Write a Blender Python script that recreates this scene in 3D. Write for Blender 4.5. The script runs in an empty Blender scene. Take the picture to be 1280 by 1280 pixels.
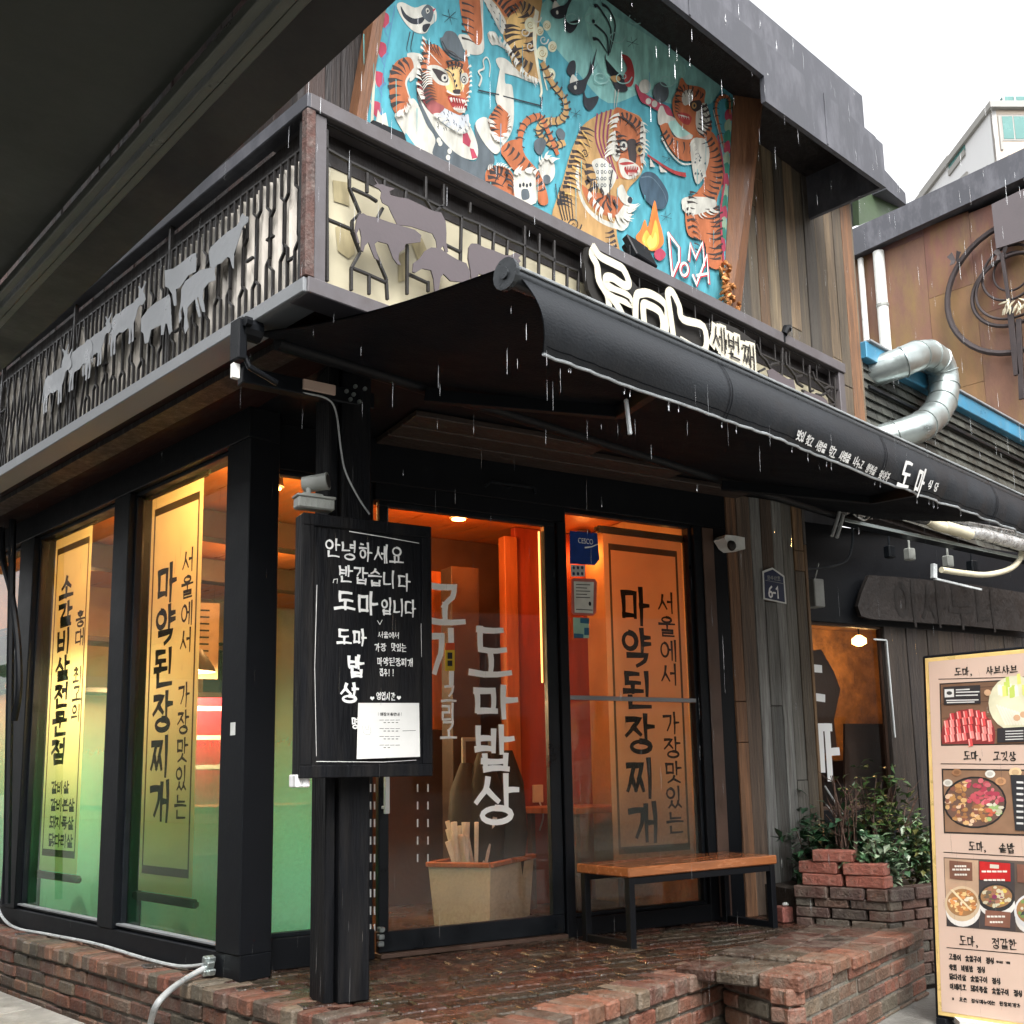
import bpy, bmesh, math, random
from mathutils import Vector, Matrix
V = Vector
rnd = random.Random(7)
SC = bpy.context.scene
COL = SC.collection

# ------------------------------------------------------------------ camera
FPX, CXP, CYP, CZ = 1315.7, 640.0, 754.5, 1.23
YAW, PIT, ROL = 0.79965553, 0.16164321, 0.01901216
def _cam():
    f = V((math.cos(YAW)*math.cos(PIT), math.sin(YAW)*math.cos(PIT), math.sin(PIT)))
    r = V((math.sin(YAW), -math.cos(YAW), 0))
    d = -r.cross(f)
    c, s = math.cos(ROL), math.sin(ROL)
    return c*r+s*d, -s*r+c*d, f
RT, DN, FW = _cam()
EYE = V((0, 0, CZ))
cd = bpy.data.cameras.new('camera'); cam = bpy.data.objects.new('camera', cd); COL.objects.link(cam)
cam.matrix_world = Matrix(((RT.x, -DN.x, -FW.x, 0), (RT.y, -DN.y, -FW.y, 0), (RT.z, -DN.z, -FW.z, CZ), (0, 0, 0, 1)))
cd.sensor_width = 36; cd.lens = 36*FPX/1280; cd.shift_y = (CYP-640)/1280
cd.clip_start = 0.05; cd.clip_end = 2000
SC.camera = cam

# ------------------------------------------------------------------ sky, sun, exposure
SUN_AZ, SUN_EL = math.radians(-122), math.radians(52)      # direction towards the sun (from +X to +Y)
w = bpy.data.worlds.new('World'); SC.world = w; w.use_nodes = True
nt = w.node_tree; bg = nt.nodes['Background']
sky = nt.nodes.new('ShaderNodeTexSky'); sky.sky_type = 'NISHITA'; sky.sun_disc = False
sky.sun_elevation = SUN_EL; sky.sun_rotation = math.pi/2-SUN_AZ
sky.air_density = 1.0; sky.dust_density = 4.0; sky.ozone_density = 1.0
hs = nt.nodes.new('ShaderNodeHueSaturation'); hs.inputs['Saturation'].default_value = .06
nt.links.new(sky.outputs[0], hs.inputs['Color']); nt.links.new(hs.outputs[0], bg.inputs['Color'])
bg.inputs['Strength'].default_value = 0.15
sl = bpy.data.lights.new('sun', 'SUN'); sl.energy = 0.8; sl.angle = math.radians(25); sl.color = (1, .97, .93)
so = bpy.data.objects.new('sun', sl); COL.objects.link(so)
sd = V((math.cos(SUN_AZ)*math.cos(SUN_EL), math.sin(SUN_AZ)*math.cos(SUN_EL), math.sin(SUN_EL)))
so.rotation_euler = sd.to_track_quat('Z', 'Y').to_euler()
SC.view_settings.view_transform = 'Standard'; SC.view_settings.look = 'None'
SC.view_settings.exposure = 1.8; SC.view_settings.gamma = 1
SC.cycles.max_bounces = 7; SC.cycles.transparent_max_bounces = 12
SC.cycles.sample_clamp_indirect = 6

# ------------------------------------------------------------------ pixel rays and frames
def ray(x, y): return RT*((x-CXP)/FPX)+DN*((y-CYP)/FPX)+FW
def onz(x, y, z): d = ray(x, y); return EYE+d*((z-CZ)/d.z)
def onx(x, y, X): d = ray(x, y); return EYE+d*(X/d.x)
def ony(x, y, Y): d = ray(x, y); return EYE+d*(Y/d.y)
class Fr:
    """a plane in the place: origin, right and up as seen from its front"""
    def __init__(s, o, x, y=(0, 0, 1)):
        s.o = V(o); s.x = V(x).normalized(); s.y = V(y).normalized(); s.n = s.x.cross(s.y).normalized()
    def p(s, u, v, w=0.0): return s.o+s.x*u+s.y*v+s.n*w
    def uv(s, px, py):
        d = ray(px, py); t = (s.o-EYE).dot(s.n)/d.dot(s.n); q = EYE+d*t-s.o
        return (q.dot(s.x), q.dot(s.y))
    def off(s, w): return Fr(s.o+s.n*w, s.x, s.y)
def ang(a): a = math.radians(a); return (math.cos(a), math.sin(a), 0)

# ------------------------------------------------------------------ materials
def node(nt, t, **k):
    n = nt.nodes.new(t)
    for a, b in k.items(): setattr(n, a, b)
    return n
def lk(nt, a, b): nt.links.new(a, b)
def base_mat(name):
    m = bpy.data.materials.new(name); m.use_nodes = True
    return m, m.node_tree, m.node_tree.nodes['Principled BSDF']
def pm(name, col, rough=.6, metal=0.0, var=.25, scale=6.0, bump=.15, bscale=40.0, stretch=(1, 1, 1), tint=False, rvar=.2, spec=.5, coat=0.0, dirt=None, dscale=2.5, damt=.5):
    m, t, b = base_mat(name)
    tc = node(t, 'ShaderNodeTexCoord'); mp = node(t, 'ShaderNodeMapping'); mp.inputs['Scale'].default_value = stretch
    lk(t, tc.outputs['Object'], mp.inputs[0])
    n1 = node(t, 'ShaderNodeTexNoise'); n1.inputs['Scale'].default_value = scale; n1.inputs['Detail'].default_value = 6; n1.inputs['Roughness'].default_value = .65
    lk(t, mp.outputs[0], n1.inputs['Vector'])
    mr = node(t, 'ShaderNodeMapRange'); mr.inputs['From Min'].default_value = .28; mr.inputs['From Max'].default_value = .72
    mr.inputs['To Min'].default_value = 1-var; mr.inputs['To Max'].default_value = 1+var
    lk(t, n1.outputs['Fac'], mr.inputs[0])
    mx = node(t, 'ShaderNodeVectorMath', operation='SCALE')
    if tint:
        a = node(t, 'ShaderNodeAttribute', attribute_name='tint'); lk(t, a.outputs['Color'], mx.inputs[0])
    else:
        mx.inputs[0].default_value = col[:3]
    lk(t, mr.outputs[0], mx.inputs['Scale'])
    out = mx.outputs[0]
    if dirt:
        n2 = node(t, 'ShaderNodeTexNoise'); n2.inputs['Scale'].default_value = dscale; n2.inputs['Detail'].default_value = 8; n2.inputs['Roughness'].default_value = .7
        lk(t, mp.outputs[0], n2.inputs['Vector'])
        r2 = node(t, 'ShaderNodeMapRange'); r2.inputs['From Min'].default_value = .46; r2.inputs['From Max'].default_value = .66; r2.inputs['To Max'].default_value = damt
        lk(t, n2.outputs['Fac'], r2.inputs[0])
        mm = node(t, 'ShaderNodeMix', data_type='RGBA'); lk(t, r2.outputs[0], mm.inputs[0]); lk(t, out, mm.inputs[6]); mm.inputs[7].default_value = (*dirt, 1)
        out = mm.outputs[2]
    lk(t, out, b.inputs['Base Color'])
    b.inputs['Metallic'].default_value = metal; b.inputs['Specular IOR Level'].default_value = spec; b.inputs['Coat Weight'].default_value = coat
    b.inputs['Coat Roughness'].default_value = .12
    rr = node(t, 'ShaderNodeMapRange'); rr.inputs['From Min'].default_value = .3; rr.inputs['From Max'].default_value = .7
    rr.inputs['To Min'].default_value = max(.03, rough-rvar); rr.inputs['To Max'].default_value = min(1, rough+rvar)
    lk(t, n1.outputs['Fac'], rr.inputs[0]); lk(t, rr.outputs[0], b.inputs['Roughness'])
    if bump:
        n3 = node(t, 'ShaderNodeTexNoise'); n3.inputs['Scale'].default_value = bscale; n3.inputs['Detail'].default_value = 5
        lk(t, mp.outputs[0], n3.inputs['Vector'])
        bp = node(t, 'ShaderNodeBump'); bp.inputs['Strength'].default_value = bump; bp.inputs['Distance'].default_value = .02
        lk(t, n3.outputs['Fac'], bp.inputs['Height']); lk(t, bp.outputs[0], b.inputs['Normal'])
    return m
def flat(name, col, rough=.6, spec=.3):
    m, t, b = base_mat(name); b.inputs['Base Color'].default_value = (*col, 1); b.inputs['Roughness'].default_value = rough; b.inputs['Specular IOR Level'].default_value = spec
    return m
def tintmat(name, rough=.6, spec=.3, lo=.8, hi=1.15, sc=9.0, st=(1, 1, 1)):
    m, t, b = base_mat(name); a = node(t, 'ShaderNodeAttribute', attribute_name='tint'); tc = node(t, 'ShaderNodeTexCoord')
    n = node(t, 'ShaderNodeTexNoise'); n.inputs['Scale'].default_value = 9; n.inputs['Detail'].default_value = 7
    n.inputs['Scale'].default_value = sc; mp = node(t, 'ShaderNodeMapping'); mp.inputs['Scale'].default_value = st; lk(t, tc.outputs['Object'], mp.inputs[0]); lk(t, mp.outputs[0], n.inputs['Vector'])
    mr = node(t, 'ShaderNodeMapRange'); mr.inputs['From Min'].default_value = .3; mr.inputs['From Max'].default_value = .7; mr.inputs['To Min'].default_value = lo; mr.inputs['To Max'].default_value = hi
    lk(t, n.outputs['Fac'], mr.inputs[0])
    mx = node(t, 'ShaderNodeVectorMath', operation='SCALE'); lk(t, a.outputs['Color'], mx.inputs[0]); lk(t, mr.outputs[0], mx.inputs['Scale'])
    lk(t, mx.outputs[0], b.inputs['Base Color']); b.inputs['Roughness'].default_value = rough; b.inputs['Specular IOR Level'].default_value = spec
    return m
def glassmat(name, tint=(.93, .97, .96), refl=1.0, rough=.02):
    m, t, b = base_mat(name); t.nodes.remove(b); o = t.nodes['Material Output']
    tr = node(t, 'ShaderNodeBsdfTransparent'); tr.inputs[0].default_value = (*tint, 1)
    gl = node(t, 'ShaderNodeBsdfGlossy'); gl.inputs['Roughness'].default_value = rough; gl.inputs['Color'].default_value = (refl, refl, refl, 1)
    fr = node(t, 'ShaderNodeFresnel'); fr.inputs[0].default_value = 1.5
    mx = node(t, 'ShaderNodeMixShader'); lk(t, fr.outputs[0], mx.inputs[0]); lk(t, tr.outputs[0], mx.inputs[1]); lk(t, gl.outputs[0], mx.inputs[2])
    lk(t, mx.outputs[0], o.inputs['Surface']); return m
def reflmat(name, col, z0, z1, a0, a1, speck=.25, tlf=.2):
    """sheet of painted window reflection, fading out upwards between heights z0 and z1"""
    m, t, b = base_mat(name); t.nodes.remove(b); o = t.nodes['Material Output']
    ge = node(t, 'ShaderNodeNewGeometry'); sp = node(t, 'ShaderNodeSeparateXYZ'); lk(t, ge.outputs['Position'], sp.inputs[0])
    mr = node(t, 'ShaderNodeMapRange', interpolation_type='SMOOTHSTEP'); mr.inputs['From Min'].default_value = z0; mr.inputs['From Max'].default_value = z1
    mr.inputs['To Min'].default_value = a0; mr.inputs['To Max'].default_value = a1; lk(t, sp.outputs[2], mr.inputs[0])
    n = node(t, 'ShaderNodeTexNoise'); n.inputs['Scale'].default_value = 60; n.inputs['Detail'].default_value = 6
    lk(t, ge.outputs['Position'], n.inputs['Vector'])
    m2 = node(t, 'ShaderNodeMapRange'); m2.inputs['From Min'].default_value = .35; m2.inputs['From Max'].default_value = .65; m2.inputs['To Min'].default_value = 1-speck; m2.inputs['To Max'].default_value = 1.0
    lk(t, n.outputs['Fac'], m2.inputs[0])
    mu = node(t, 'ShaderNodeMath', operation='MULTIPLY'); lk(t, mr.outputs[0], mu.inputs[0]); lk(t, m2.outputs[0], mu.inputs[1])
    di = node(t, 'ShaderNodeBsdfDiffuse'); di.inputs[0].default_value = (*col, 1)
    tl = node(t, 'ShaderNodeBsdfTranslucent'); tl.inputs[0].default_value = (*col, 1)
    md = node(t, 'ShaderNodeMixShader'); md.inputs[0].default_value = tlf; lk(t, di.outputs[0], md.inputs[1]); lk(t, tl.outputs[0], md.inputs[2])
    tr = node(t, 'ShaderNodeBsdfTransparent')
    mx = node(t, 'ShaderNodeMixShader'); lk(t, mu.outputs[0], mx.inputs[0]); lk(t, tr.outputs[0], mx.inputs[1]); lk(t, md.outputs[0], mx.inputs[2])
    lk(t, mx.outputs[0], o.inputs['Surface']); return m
def translucent(name, col, f=.5):
    m, t, b = base_mat(name); t.nodes.remove(b); o = t.nodes['Material Output']
    tc = node(t, 'ShaderNodeTexCoord'); n = node(t, 'ShaderNodeTexNoise'); n.inputs['Scale'].default_value = 3.5; n.inputs['Detail'].default_value = 5
    lk(t, tc.outputs['Object'], n.inputs['Vector'])
    mr = node(t, 'ShaderNodeMapRange'); mr.inputs['To Min'].default_value = .8; mr.inputs['To Max'].default_value = 1.15; lk(t, n.outputs['Fac'], mr.inputs[0])
    mx0 = node(t, 'ShaderNodeVectorMath', operation='SCALE'); mx0.inputs[0].default_value = col; lk(t, mr.outputs[0], mx0.inputs['Scale'])
    di = node(t, 'ShaderNodeBsdfDiffuse'); tl = node(t, 'ShaderNodeBsdfTranslucent'); lk(t, mx0.outputs[0], di.inputs[0]); lk(t, mx0.outputs[0], tl.inputs[0])
    mx = node(t, 'ShaderNodeMixShader'); mx.inputs[0].default_value = f; lk(t, di.outputs[0], mx.inputs[1]); lk(t, tl.outputs[0], mx.inputs[2])
    lk(t, mx.outputs[0], o.inputs['Surface']); return m
def emit(name, col, s):
    m, t, b = base_mat(name); b.inputs['Base Color'].default_value = (*col, 1); b.inputs['Emission Color'].default_value = (*col, 1); b.inputs['Emission Strength'].default_value = s
    return m

M = dict(
    black=pm('black_painted_steel', (.0034, .0044, .0062), .5, 0, .1, 7, .04, 60, spec=.22, rvar=.04),
    blackwood=pm('black_painted_wood', (.0035, .004, .0055), .6, 0, .4, 5, .3, 22, (3, 3, .35), dirt=(.026, .023, .02), dscale=4, damt=.4, spec=.16),
    frame=pm('grey_black_frame', (.006, .008, .0105), .45, .0, .25, 6, .05, 70, spec=.25),
    soffit=pm('dark_brown_soffit', (.018, .0065, .0055), .7, 0, .35, 3, .08, 20, (2, .6, 2), spec=.12),
    greymetal=pm('grey_brown_flashing', (.105, .096, .102), .5, .1, .18, 4, .05, 50, dirt=(.06, .045, .04), dscale=3, damt=.5),
    whitetrim=pm('pale_grey_trim', (.21, .22, .23), .6, .0, .15, 5, .04, 50),
    rustpost=pm('rusty_corner_post', (.085, .042, .034), .75, .1, .6, 14, .4, 60, dirt=(.17, .14, .125), dscale=20, damt=.7),
    lattice=pm('black_iron_lattice', (.016, .014, .013), .5, .2, .4, 20, .1, 80),
    cow=pm('mauve_brown_steel', (.095, .078, .084), .55, .1, .15, 5, .05, 60),
    cowsteel=pm('bare_steel_plate', (.24, .25, .26), .4, .3, .25, 6, .1, 30),
    panel=pm('cream_panel', (.52, .47, .33), .55, 0, .15, 2.4, .05, 12),
    corru=pm('corrugated_steel', (.30, .275, .24), .4, .3, .6, 3, .1, 40, (1, 1, .4)),
    canvas=pm('black_awning_canvas', (.005, .006, .0085), .7, 0, .3, 3, .2, 90, rvar=.12, spec=.1),
    canvaswet=pm('wet_awning_valance', (.011, .0135, .017), .52, 0, .4, 2.2, .12, 120, (.6, .6, 1.2), rvar=.1, spec=.35),
    tube=pm('awning_tube', (.05, .055, .06), .3, .5, .3, 8, .05, 60),
    piping=pm('white_piping', (.30, .32, .33), .5, 0, .3, 12, .1, 60),
    canopy=pm('dull_green_black_panel', (.027, .031, .025), .55, 0, .12, 2, .04, 40),
    canopyedge=pm('navy_black_beam', (.0035, .0045, .0065), .5, 0, .2, 3, .05, 40),
    canopyrail=pm('grey_green_rail', (.09, .097, .082), .4, .3, .2, 6, .05, 60),
    fascia=pm('dark_zinc_fascia', (.062, .064, .076), .68, .0, .22, 2.5, .05, 40, (1, 1, .4), dirt=(.16, .16, .18), dscale=5, damt=.5),
    dark=pm('dark_brown_boards', (.013, .009, .008), .6, 0, .4, 5, .2, 30, (4, 4, .3)),
    plank=pm('weathered_planks', (.2, .15, .1), .7, 0, .55, 7, .55, 26, (5, 5, .28), tint=True, dirt=(.05, .035, .025), dscale=5, damt=.55, rvar=.15),
    orangewood=pm('varnished_orange_wood', (.36, .12, .035), .4, 0, .35, 5, .15, 30, (3, 3, .3)),
    framewood=pm('mural_frame_wood', (.20, .09, .042), .55, 0, .4, 6, .3, 30, (4, 4, .25), dirt=(.12, .05, .03), dscale=4, damt=.6),
    benchwood=pm('wet_bench_slab', (.33, .115, .04), .22, 0, .35, 5, .1, 30, (.5, 5, 5), rvar=.12, coat=.5),
    brick=pm('weathered_bricks', (.3, .1, .06), .6, 0, .45, 26, .5, 70, tint=True, dirt=(.16, .14, .11), dscale=9, damt=.6, rvar=.25),
    wetbrick=pm('wet_paving_bricks', (.3, .1, .06), .24, 0, .5, 18, .4, 60, tint=True, dirt=(.035, .03, .022), dscale=4, damt=.75, rvar=.2, spec=.6),
    mortar=pm('grey_mortar', (.135, .12, .10), .8, 0, .35, 20, .5, 60, dirt=(.07, .08, .05), dscale=6, damt=.6),
    street=pm('wet_street_concrete', (.17, .165, .15), .45, 0, .35, 4, .3, 50, dirt=(.05, .05, .048), dscale=3, damt=.5, rvar=.2), pave=pm('wet_granite_paving', (.34, .325, .29), .5, 0, .3, 4, .3, 50, dirt=(.6, .58, .54), dscale=9, damt=.6, rvar=.2), oldwall=pm('grey_render', (.20, .20, .195), .8, 0, .3, 1.5, .2, 20),
    soil=pm('dark_soil', (.03, .022, .015), .9, 0, .5, 20, .6, 50),
    steel=pm('galvanised_duct', (.40, .45, .44), .36, .8, .2, 6, .05, 40, rvar=.1),
    white=pm('white_plastic', (.62, .63, .6), .4, 0, .15, 10, .03, 60),
    grey=pm('grey_plastic', (.26, .27, .25), .5, 0, .2, 10, .05, 60),
    hose=pm('grey_hose', (.40, .42, .42), .35, 0, .2, 12, .1, 60),
    blue=pm('blue_gutter_paint', (.045, .22, .36), .42, .1, .2, 4, .05, 40, dirt=(.12, .2, .24), dscale=6, damt=.4),
    tile=pm('dark_slate_shingles', (.055, .058, .05), .5, 0, .4, 9, .3, 50, tint=True),
    rust=pm('rusted_steel_sheets', (.19, .10, .075), .6, .1, .4, 1.6, .15, 30, (1, 1.6, .5), tint=True, dirt=(.20, .13, .04), dscale=1.3, damt=.75),
    iron=pm('dark_wrought_iron', (.045, .035, .035), .5, .4, .3, 9, .1, 60),
    paper=pm('white_paper', (.74, .74, .71), .7, 0, .06, 6, .03, 30),
    ink=flat('black_ink', (.02, .018, .016), .7), chalk=flat('white_chalk_paint', (.78, .78, .76), .8),
    glass=glassmat('window_glass', (.90, .95, .93)), clear=glassmat('door_glass', (.95, .97, .96)),
    reflL=reflmat('teal_reflection_film', (.34, .90, .66), .5, 1.9, .26, .03, .12), reflR=reflmat('teal_reflection_backing', (.22, .86, .78), .7, 1.9, .97, .05, .12, .62),  # teal tint paints a street reflection low on the panes
    reflD=reflmat('grey_reflection_film', (.15, .15, .155), .3, 1.3, .30, .0, .5),  # grey tint paints the reflection low on the door
    reflB=reflmat('grey_reflection_haze', (.15, .16, .145), .4, 1.7, .60, .05, .2),  # grey tint paints the reflection low on the banner window
    banner=translucent('cream_banner_cloth', (.82, .84, .52), .6),
    bannerlit=translucent('orange_lit_banner_cloth', (.60, .39, .23), .5), bannertrim=translucent('brown_banner_trim', (.16, .12, .075), .35),  # right banner: the cream cloth with orange room light put into its colour
    bannerink=flat('banner_ink', (.022, .016, .012), .8),
    cream=flat('cream_paint', (.58, .54, .43), .5), cardpink=pm('cream_menu_print', (.52, .385, .31), .45, 0, .05, 3, .02, 30),
    gold=pm('gold_edge_strip', (.72, .52, .20), .35, .2, .15, 10, .05, 40),
    tint=tintmat('printed_colours', .5), mural=tintmat('mural_paint', .65, .2, .76, 1.22, 11, (2.2, 1, .7)),
    leaf=tintmat('leaf', .38, .5), twig=pm('twig_bark', (.09, .05, .035), .7, 0, .4, 20, .3, 60),
    redwall=pm('red_orange_wall', (.26, .04, .015), .5, 0, .25, 4, .1, 30, (3, 3, .4)),
    intfloor=pm('interior_floor', (.07, .045, .03), .35, 0, .3, 5, .1, 30),
    ceil=pm('orange_ceiling_planks', (.50, .17, .04), .4, 0, .3, 4, .1, 30, (4, .4, 4)),
    intwall=pm('warm_plaster', (.46, .29, .15), .7, 0, .2, 4, .1, 30),
    brown=pm('brown_column', (.075, .042, .028), .55, 0, .25, 5, .1, 30),
    tub=pm('beige_plastic_tub', (.55, .50, .36), .45, 0, .1, 5, .02, 30),
    plasticbag=translucent('clear_plastic_sleeves', (.86, .84, .8), .5),
    navy=flat('navy_plate', (.012, .018, .055), .35, .5),
    copper=pm('copper_chain', (.42, .18, .06), .4, .6, .3, 12, .1, 60),
    towerwall=pm('pale_beige_cladding', (.44, .37, .30), .6, 0, .1, .5, .03, 4),
    towerwhite=pm('white_cladding', (.62, .62, .62), .6, 0, .04, .3, .02, 4),
    towerglass=pm('teal_tower_glass', (.055, .17, .155), .2, 0, .15, .5, .02, 4),
    greenpanel=pm('green_soffit_panel', (.045, .07, .035), .5, 0, .2, 5, .05, 30),
    drop=glassmat('rain_water', (.97, .98, .99)),
    lampglow=emit('lamp_glow', (1, .50, .16), 3), edgeglow=emit('edge_reflection_glow', (1, .50, .14), .7),  # the weaker glow stands in for a yellow edge reflection, not a lamp
)

# ------------------------------------------------------------------ mesh building
def wloc(o):
    l = V((0, 0, 0))
    while o: l = l+o.location; o = o.parent
    return l
class MB:
    def __init__(s): s.v = []; s.f = []; s.m = []; s.c = []; s.mi = 0; s.col = (1, 1, 1)
    def face(s, pts):
        n = len(s.v); s.v += [tuple(p) for p in pts]; s.f.append(tuple(range(n, n+len(pts)))); s.m.append(s.mi); s.c.append(s.col)
    def raw(s, vs, fs):
        n = len(s.v); s.v += [tuple(p) for p in vs]
        for f in fs: s.f.append(tuple(n+i for i in f)); s.m.append(s.mi); s.c.append(s.col)
    def box(s, c, a, b, d, bev=0.0):
        """box from centre c and three half-vectors, edges chamfered"""
        c, a, b, d = V(c), V(a), V(b), V(d)
        if bev <= 0:
            vs = [c+a*i+b*j+d*k for i in (-1, 1) for j in (-1, 1) for k in (-1, 1)]
            s.raw(vs, [(0, 1, 3, 2), (4, 6, 7, 5), (0, 4, 5, 1), (2, 3, 7, 6), (0, 2, 6, 4), (1, 5, 7, 3)]); return
        ax = [a, b, d]; L = [x.length for x in ax]; r = [1-min(bev/max(l, 1e-6), .49) for l in L]
        idx = {}; vs = []
        for i in (-1, 1):
            for j in (-1, 1):
                for k in (-1, 1):
                    for q in range(3):
                        sg = (i, j, k)
                        idx[(sg, q)] = len(vs)
                        vs.append(c+sum((ax[e]*sg[e]*(1 if e == q else r[e]) for e in range(3)), V((0, 0, 0))))
        fs = []
        for q in range(3):
            e, g = [z for z in range(3) if z != q]
            for t in (-1, 1):
                cs = []
                for (x, y) in ((-1, -1), (1, -1), (1, 1), (-1, 1)):
                    sg = [0, 0, 0]; sg[q] = t; sg[e] = x; sg[g] = y; cs.append(idx[(tuple(sg), q)])
                fs.append(tuple(cs))
            for x in (-1, 1):
                for y in (-1, 1):
                    s0 = [0, 0, 0]; s0[q] = -1; s0[e] = x; s0[g] = y; s1 = list(s0); s1[q] = 1; s0, s1 = tuple(s0), tuple(s1)
                    fs.append((idx[(s0, e)], idx[(s1, e)], idx[(s1, g)], idx[(s0, g)]))
        for i in (-1, 1):
            for j in (-1, 1):
                for k in (-1, 1): fs.append(tuple(idx[((i, j, k), q)] for q in range(3)))
        s.raw(vs, fs)
    def fbox(s, fr, u0, u1, v0, v1, w0, w1, bev=.004):
        s.box(fr.p((u0+u1)/2, (v0+v1)/2, (w0+w1)/2), fr.x*((u1-u0)/2), fr.y*((v1-v0)/2), fr.n*((w1-w0)/2), bev)
    def quadbox(s, pts, d):
        """a slab: four or more points and a thickness vector"""
        d = V(d); n = len(pts); vs = [V(p) for p in pts]+[V(p)+d for p in pts]
        s.raw(vs, [tuple(range(n)), tuple(range(2*n-1, n-1, -1))]+[(i, (i+1) % n, n+(i+1) % n, n+i) for i in range(n)])
    def tube(s, pts, r, n=8, cap=True):
        pts = [V(p) for p in pts]; k = len(pts); rs = r if isinstance(r, (list, tuple)) else [r]*k
        vs = []; up = None
        for i, p in enumerate(pts):
            d = (pts[min(i+1, k-1)]-pts[max(i-1, 0)]).normalized()
            if up is None: up = d.orthogonal().normalized()
            up = (up-d*up.dot(d)).normalized(); sd_ = d.cross(up)
            for j in range(n): a = 2*math.pi*j/n; vs.append(p+(up*math.cos(a)+sd_*math.sin(a))*rs[i])
        fs = [(i*n+j, i*n+(j+1) % n, (i+1)*n+(j+1) % n, (i+1)*n+j) for i in range(k-1) for j in range(n)]
        if cap: fs += [tuple(range(n-1, -1, -1)), tuple(range((k-1)*n, k*n))]
        s.raw(vs, fs)
    def bar(s, a, b, up, hw, hh, bev=.002):
        """rectangular bar from a to b"""
        a, b = V(a), V(b); d = b-a; up = V(up); up = (up-d.normalized()*up.dot(d.normalized())).normalized(); sd_ = d.normalized().cross(up)
        s.box((a+b)/2, d/2, up*hh, sd_*hw, bev)
    def strip(s, P, Q):
        n = len(P); s.raw([V(p) for p in P]+[V(q) for q in Q], [(i, i+1, n+i+1, n+i) for i in range(n-1)])
    def grid(s, rows):
        n = len(rows[0]); s.raw([V(p) for r in rows for p in r], [(i*n+j, i*n+j+1, (i+1)*n+j+1, (i+1)*n+j) for i in range(len(rows)-1) for j in range(n-1)])
    def build(s, name, mats, parent=None, at=None, smooth=False, fix=True):
        base = wloc(parent) if parent else V(at or (0, 0, 0))
        me = bpy.data.meshes.new(name)
        me.from_pydata([tuple(V(p)-base) for p in s.v], [], s.f)
        mats = mats if isinstance(mats, (list, tuple)) else [mats]
        for x in mats: me.materials.append(x if not isinstance(x, str) else M[x])
        me.polygons.foreach_set('material_index', s.m)
        ca = me.color_attributes.new('tint', 'FLOAT_COLOR', 'CORNER')
        arr = []
        for f, c in zip(s.f, s.c): arr += [c[0], c[1], c[2], 1.0]*len(f)
        ca.data.foreach_set('color', arr)
        if fix:
            bm = bmesh.new(); bm.from_mesh(me); bmesh.ops.recalc_face_normals(bm, faces=bm.faces); bm.to_mesh(me); bm.free()
        if smooth:
            me.polygons.foreach_set('use_smooth', [True]*len(me.polygons))
            try: me.set_sharp_from_angle(angle=math.radians(40))
            except Exception: pass
        me.update()
        o = bpy.data.objects.new(name, me); COL.objects.link(o)
        if parent: o.parent = parent
        else: o.location = base
        return o
def tag(o, label=None, cat=None, group=None, kind=None):
    if label: o['label'] = label
    if cat: o['category'] = cat
    if group: o['group'] = group
    if kind: o['kind'] = kind
    return o
def thing(name, loc, label, cat, group=None):
    o = bpy.data.objects.new(name, None); COL.objects.link(o); o.location = loc; o.empty_display_size = .1
    return tag(o, label, cat, group)
def light(name, loc, e, col, parent=None, r=.06, kind='POINT'):
    l = bpy.data.lights.new(name, kind); l.energy = e; l.color = col; l.shadow_soft_size = r
    o = bpy.data.objects.new(name, l); COL.objects.link(o)
    if parent: o.parent = parent; o.location = V(loc)-wloc(parent)
    else: o.location = loc
    return o
def catmull(pts, closed=False, k=6):
    n = len(pts); out = []
    P = lambda i: V((*pts[i % n], 0)[:3]) if closed else V((*pts[max(0, min(n-1, i))], 0)[:3])
    for i in range(n if closed else n-1):
        a, b, c, d = P(i-1), P(i), P(i+1), P(i+2)
        for j in range(k):
            t = j/k; out.append(.5*((2*b)+(c-a)*t+(2*a-5*b+4*c-d)*t*t+(3*b-a-3*c+d)*t**3))
    if not closed: out.append(P(n-1))
    return [(q.x, q.y) if len(pts[0]) == 2 else q for q in out]

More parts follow.
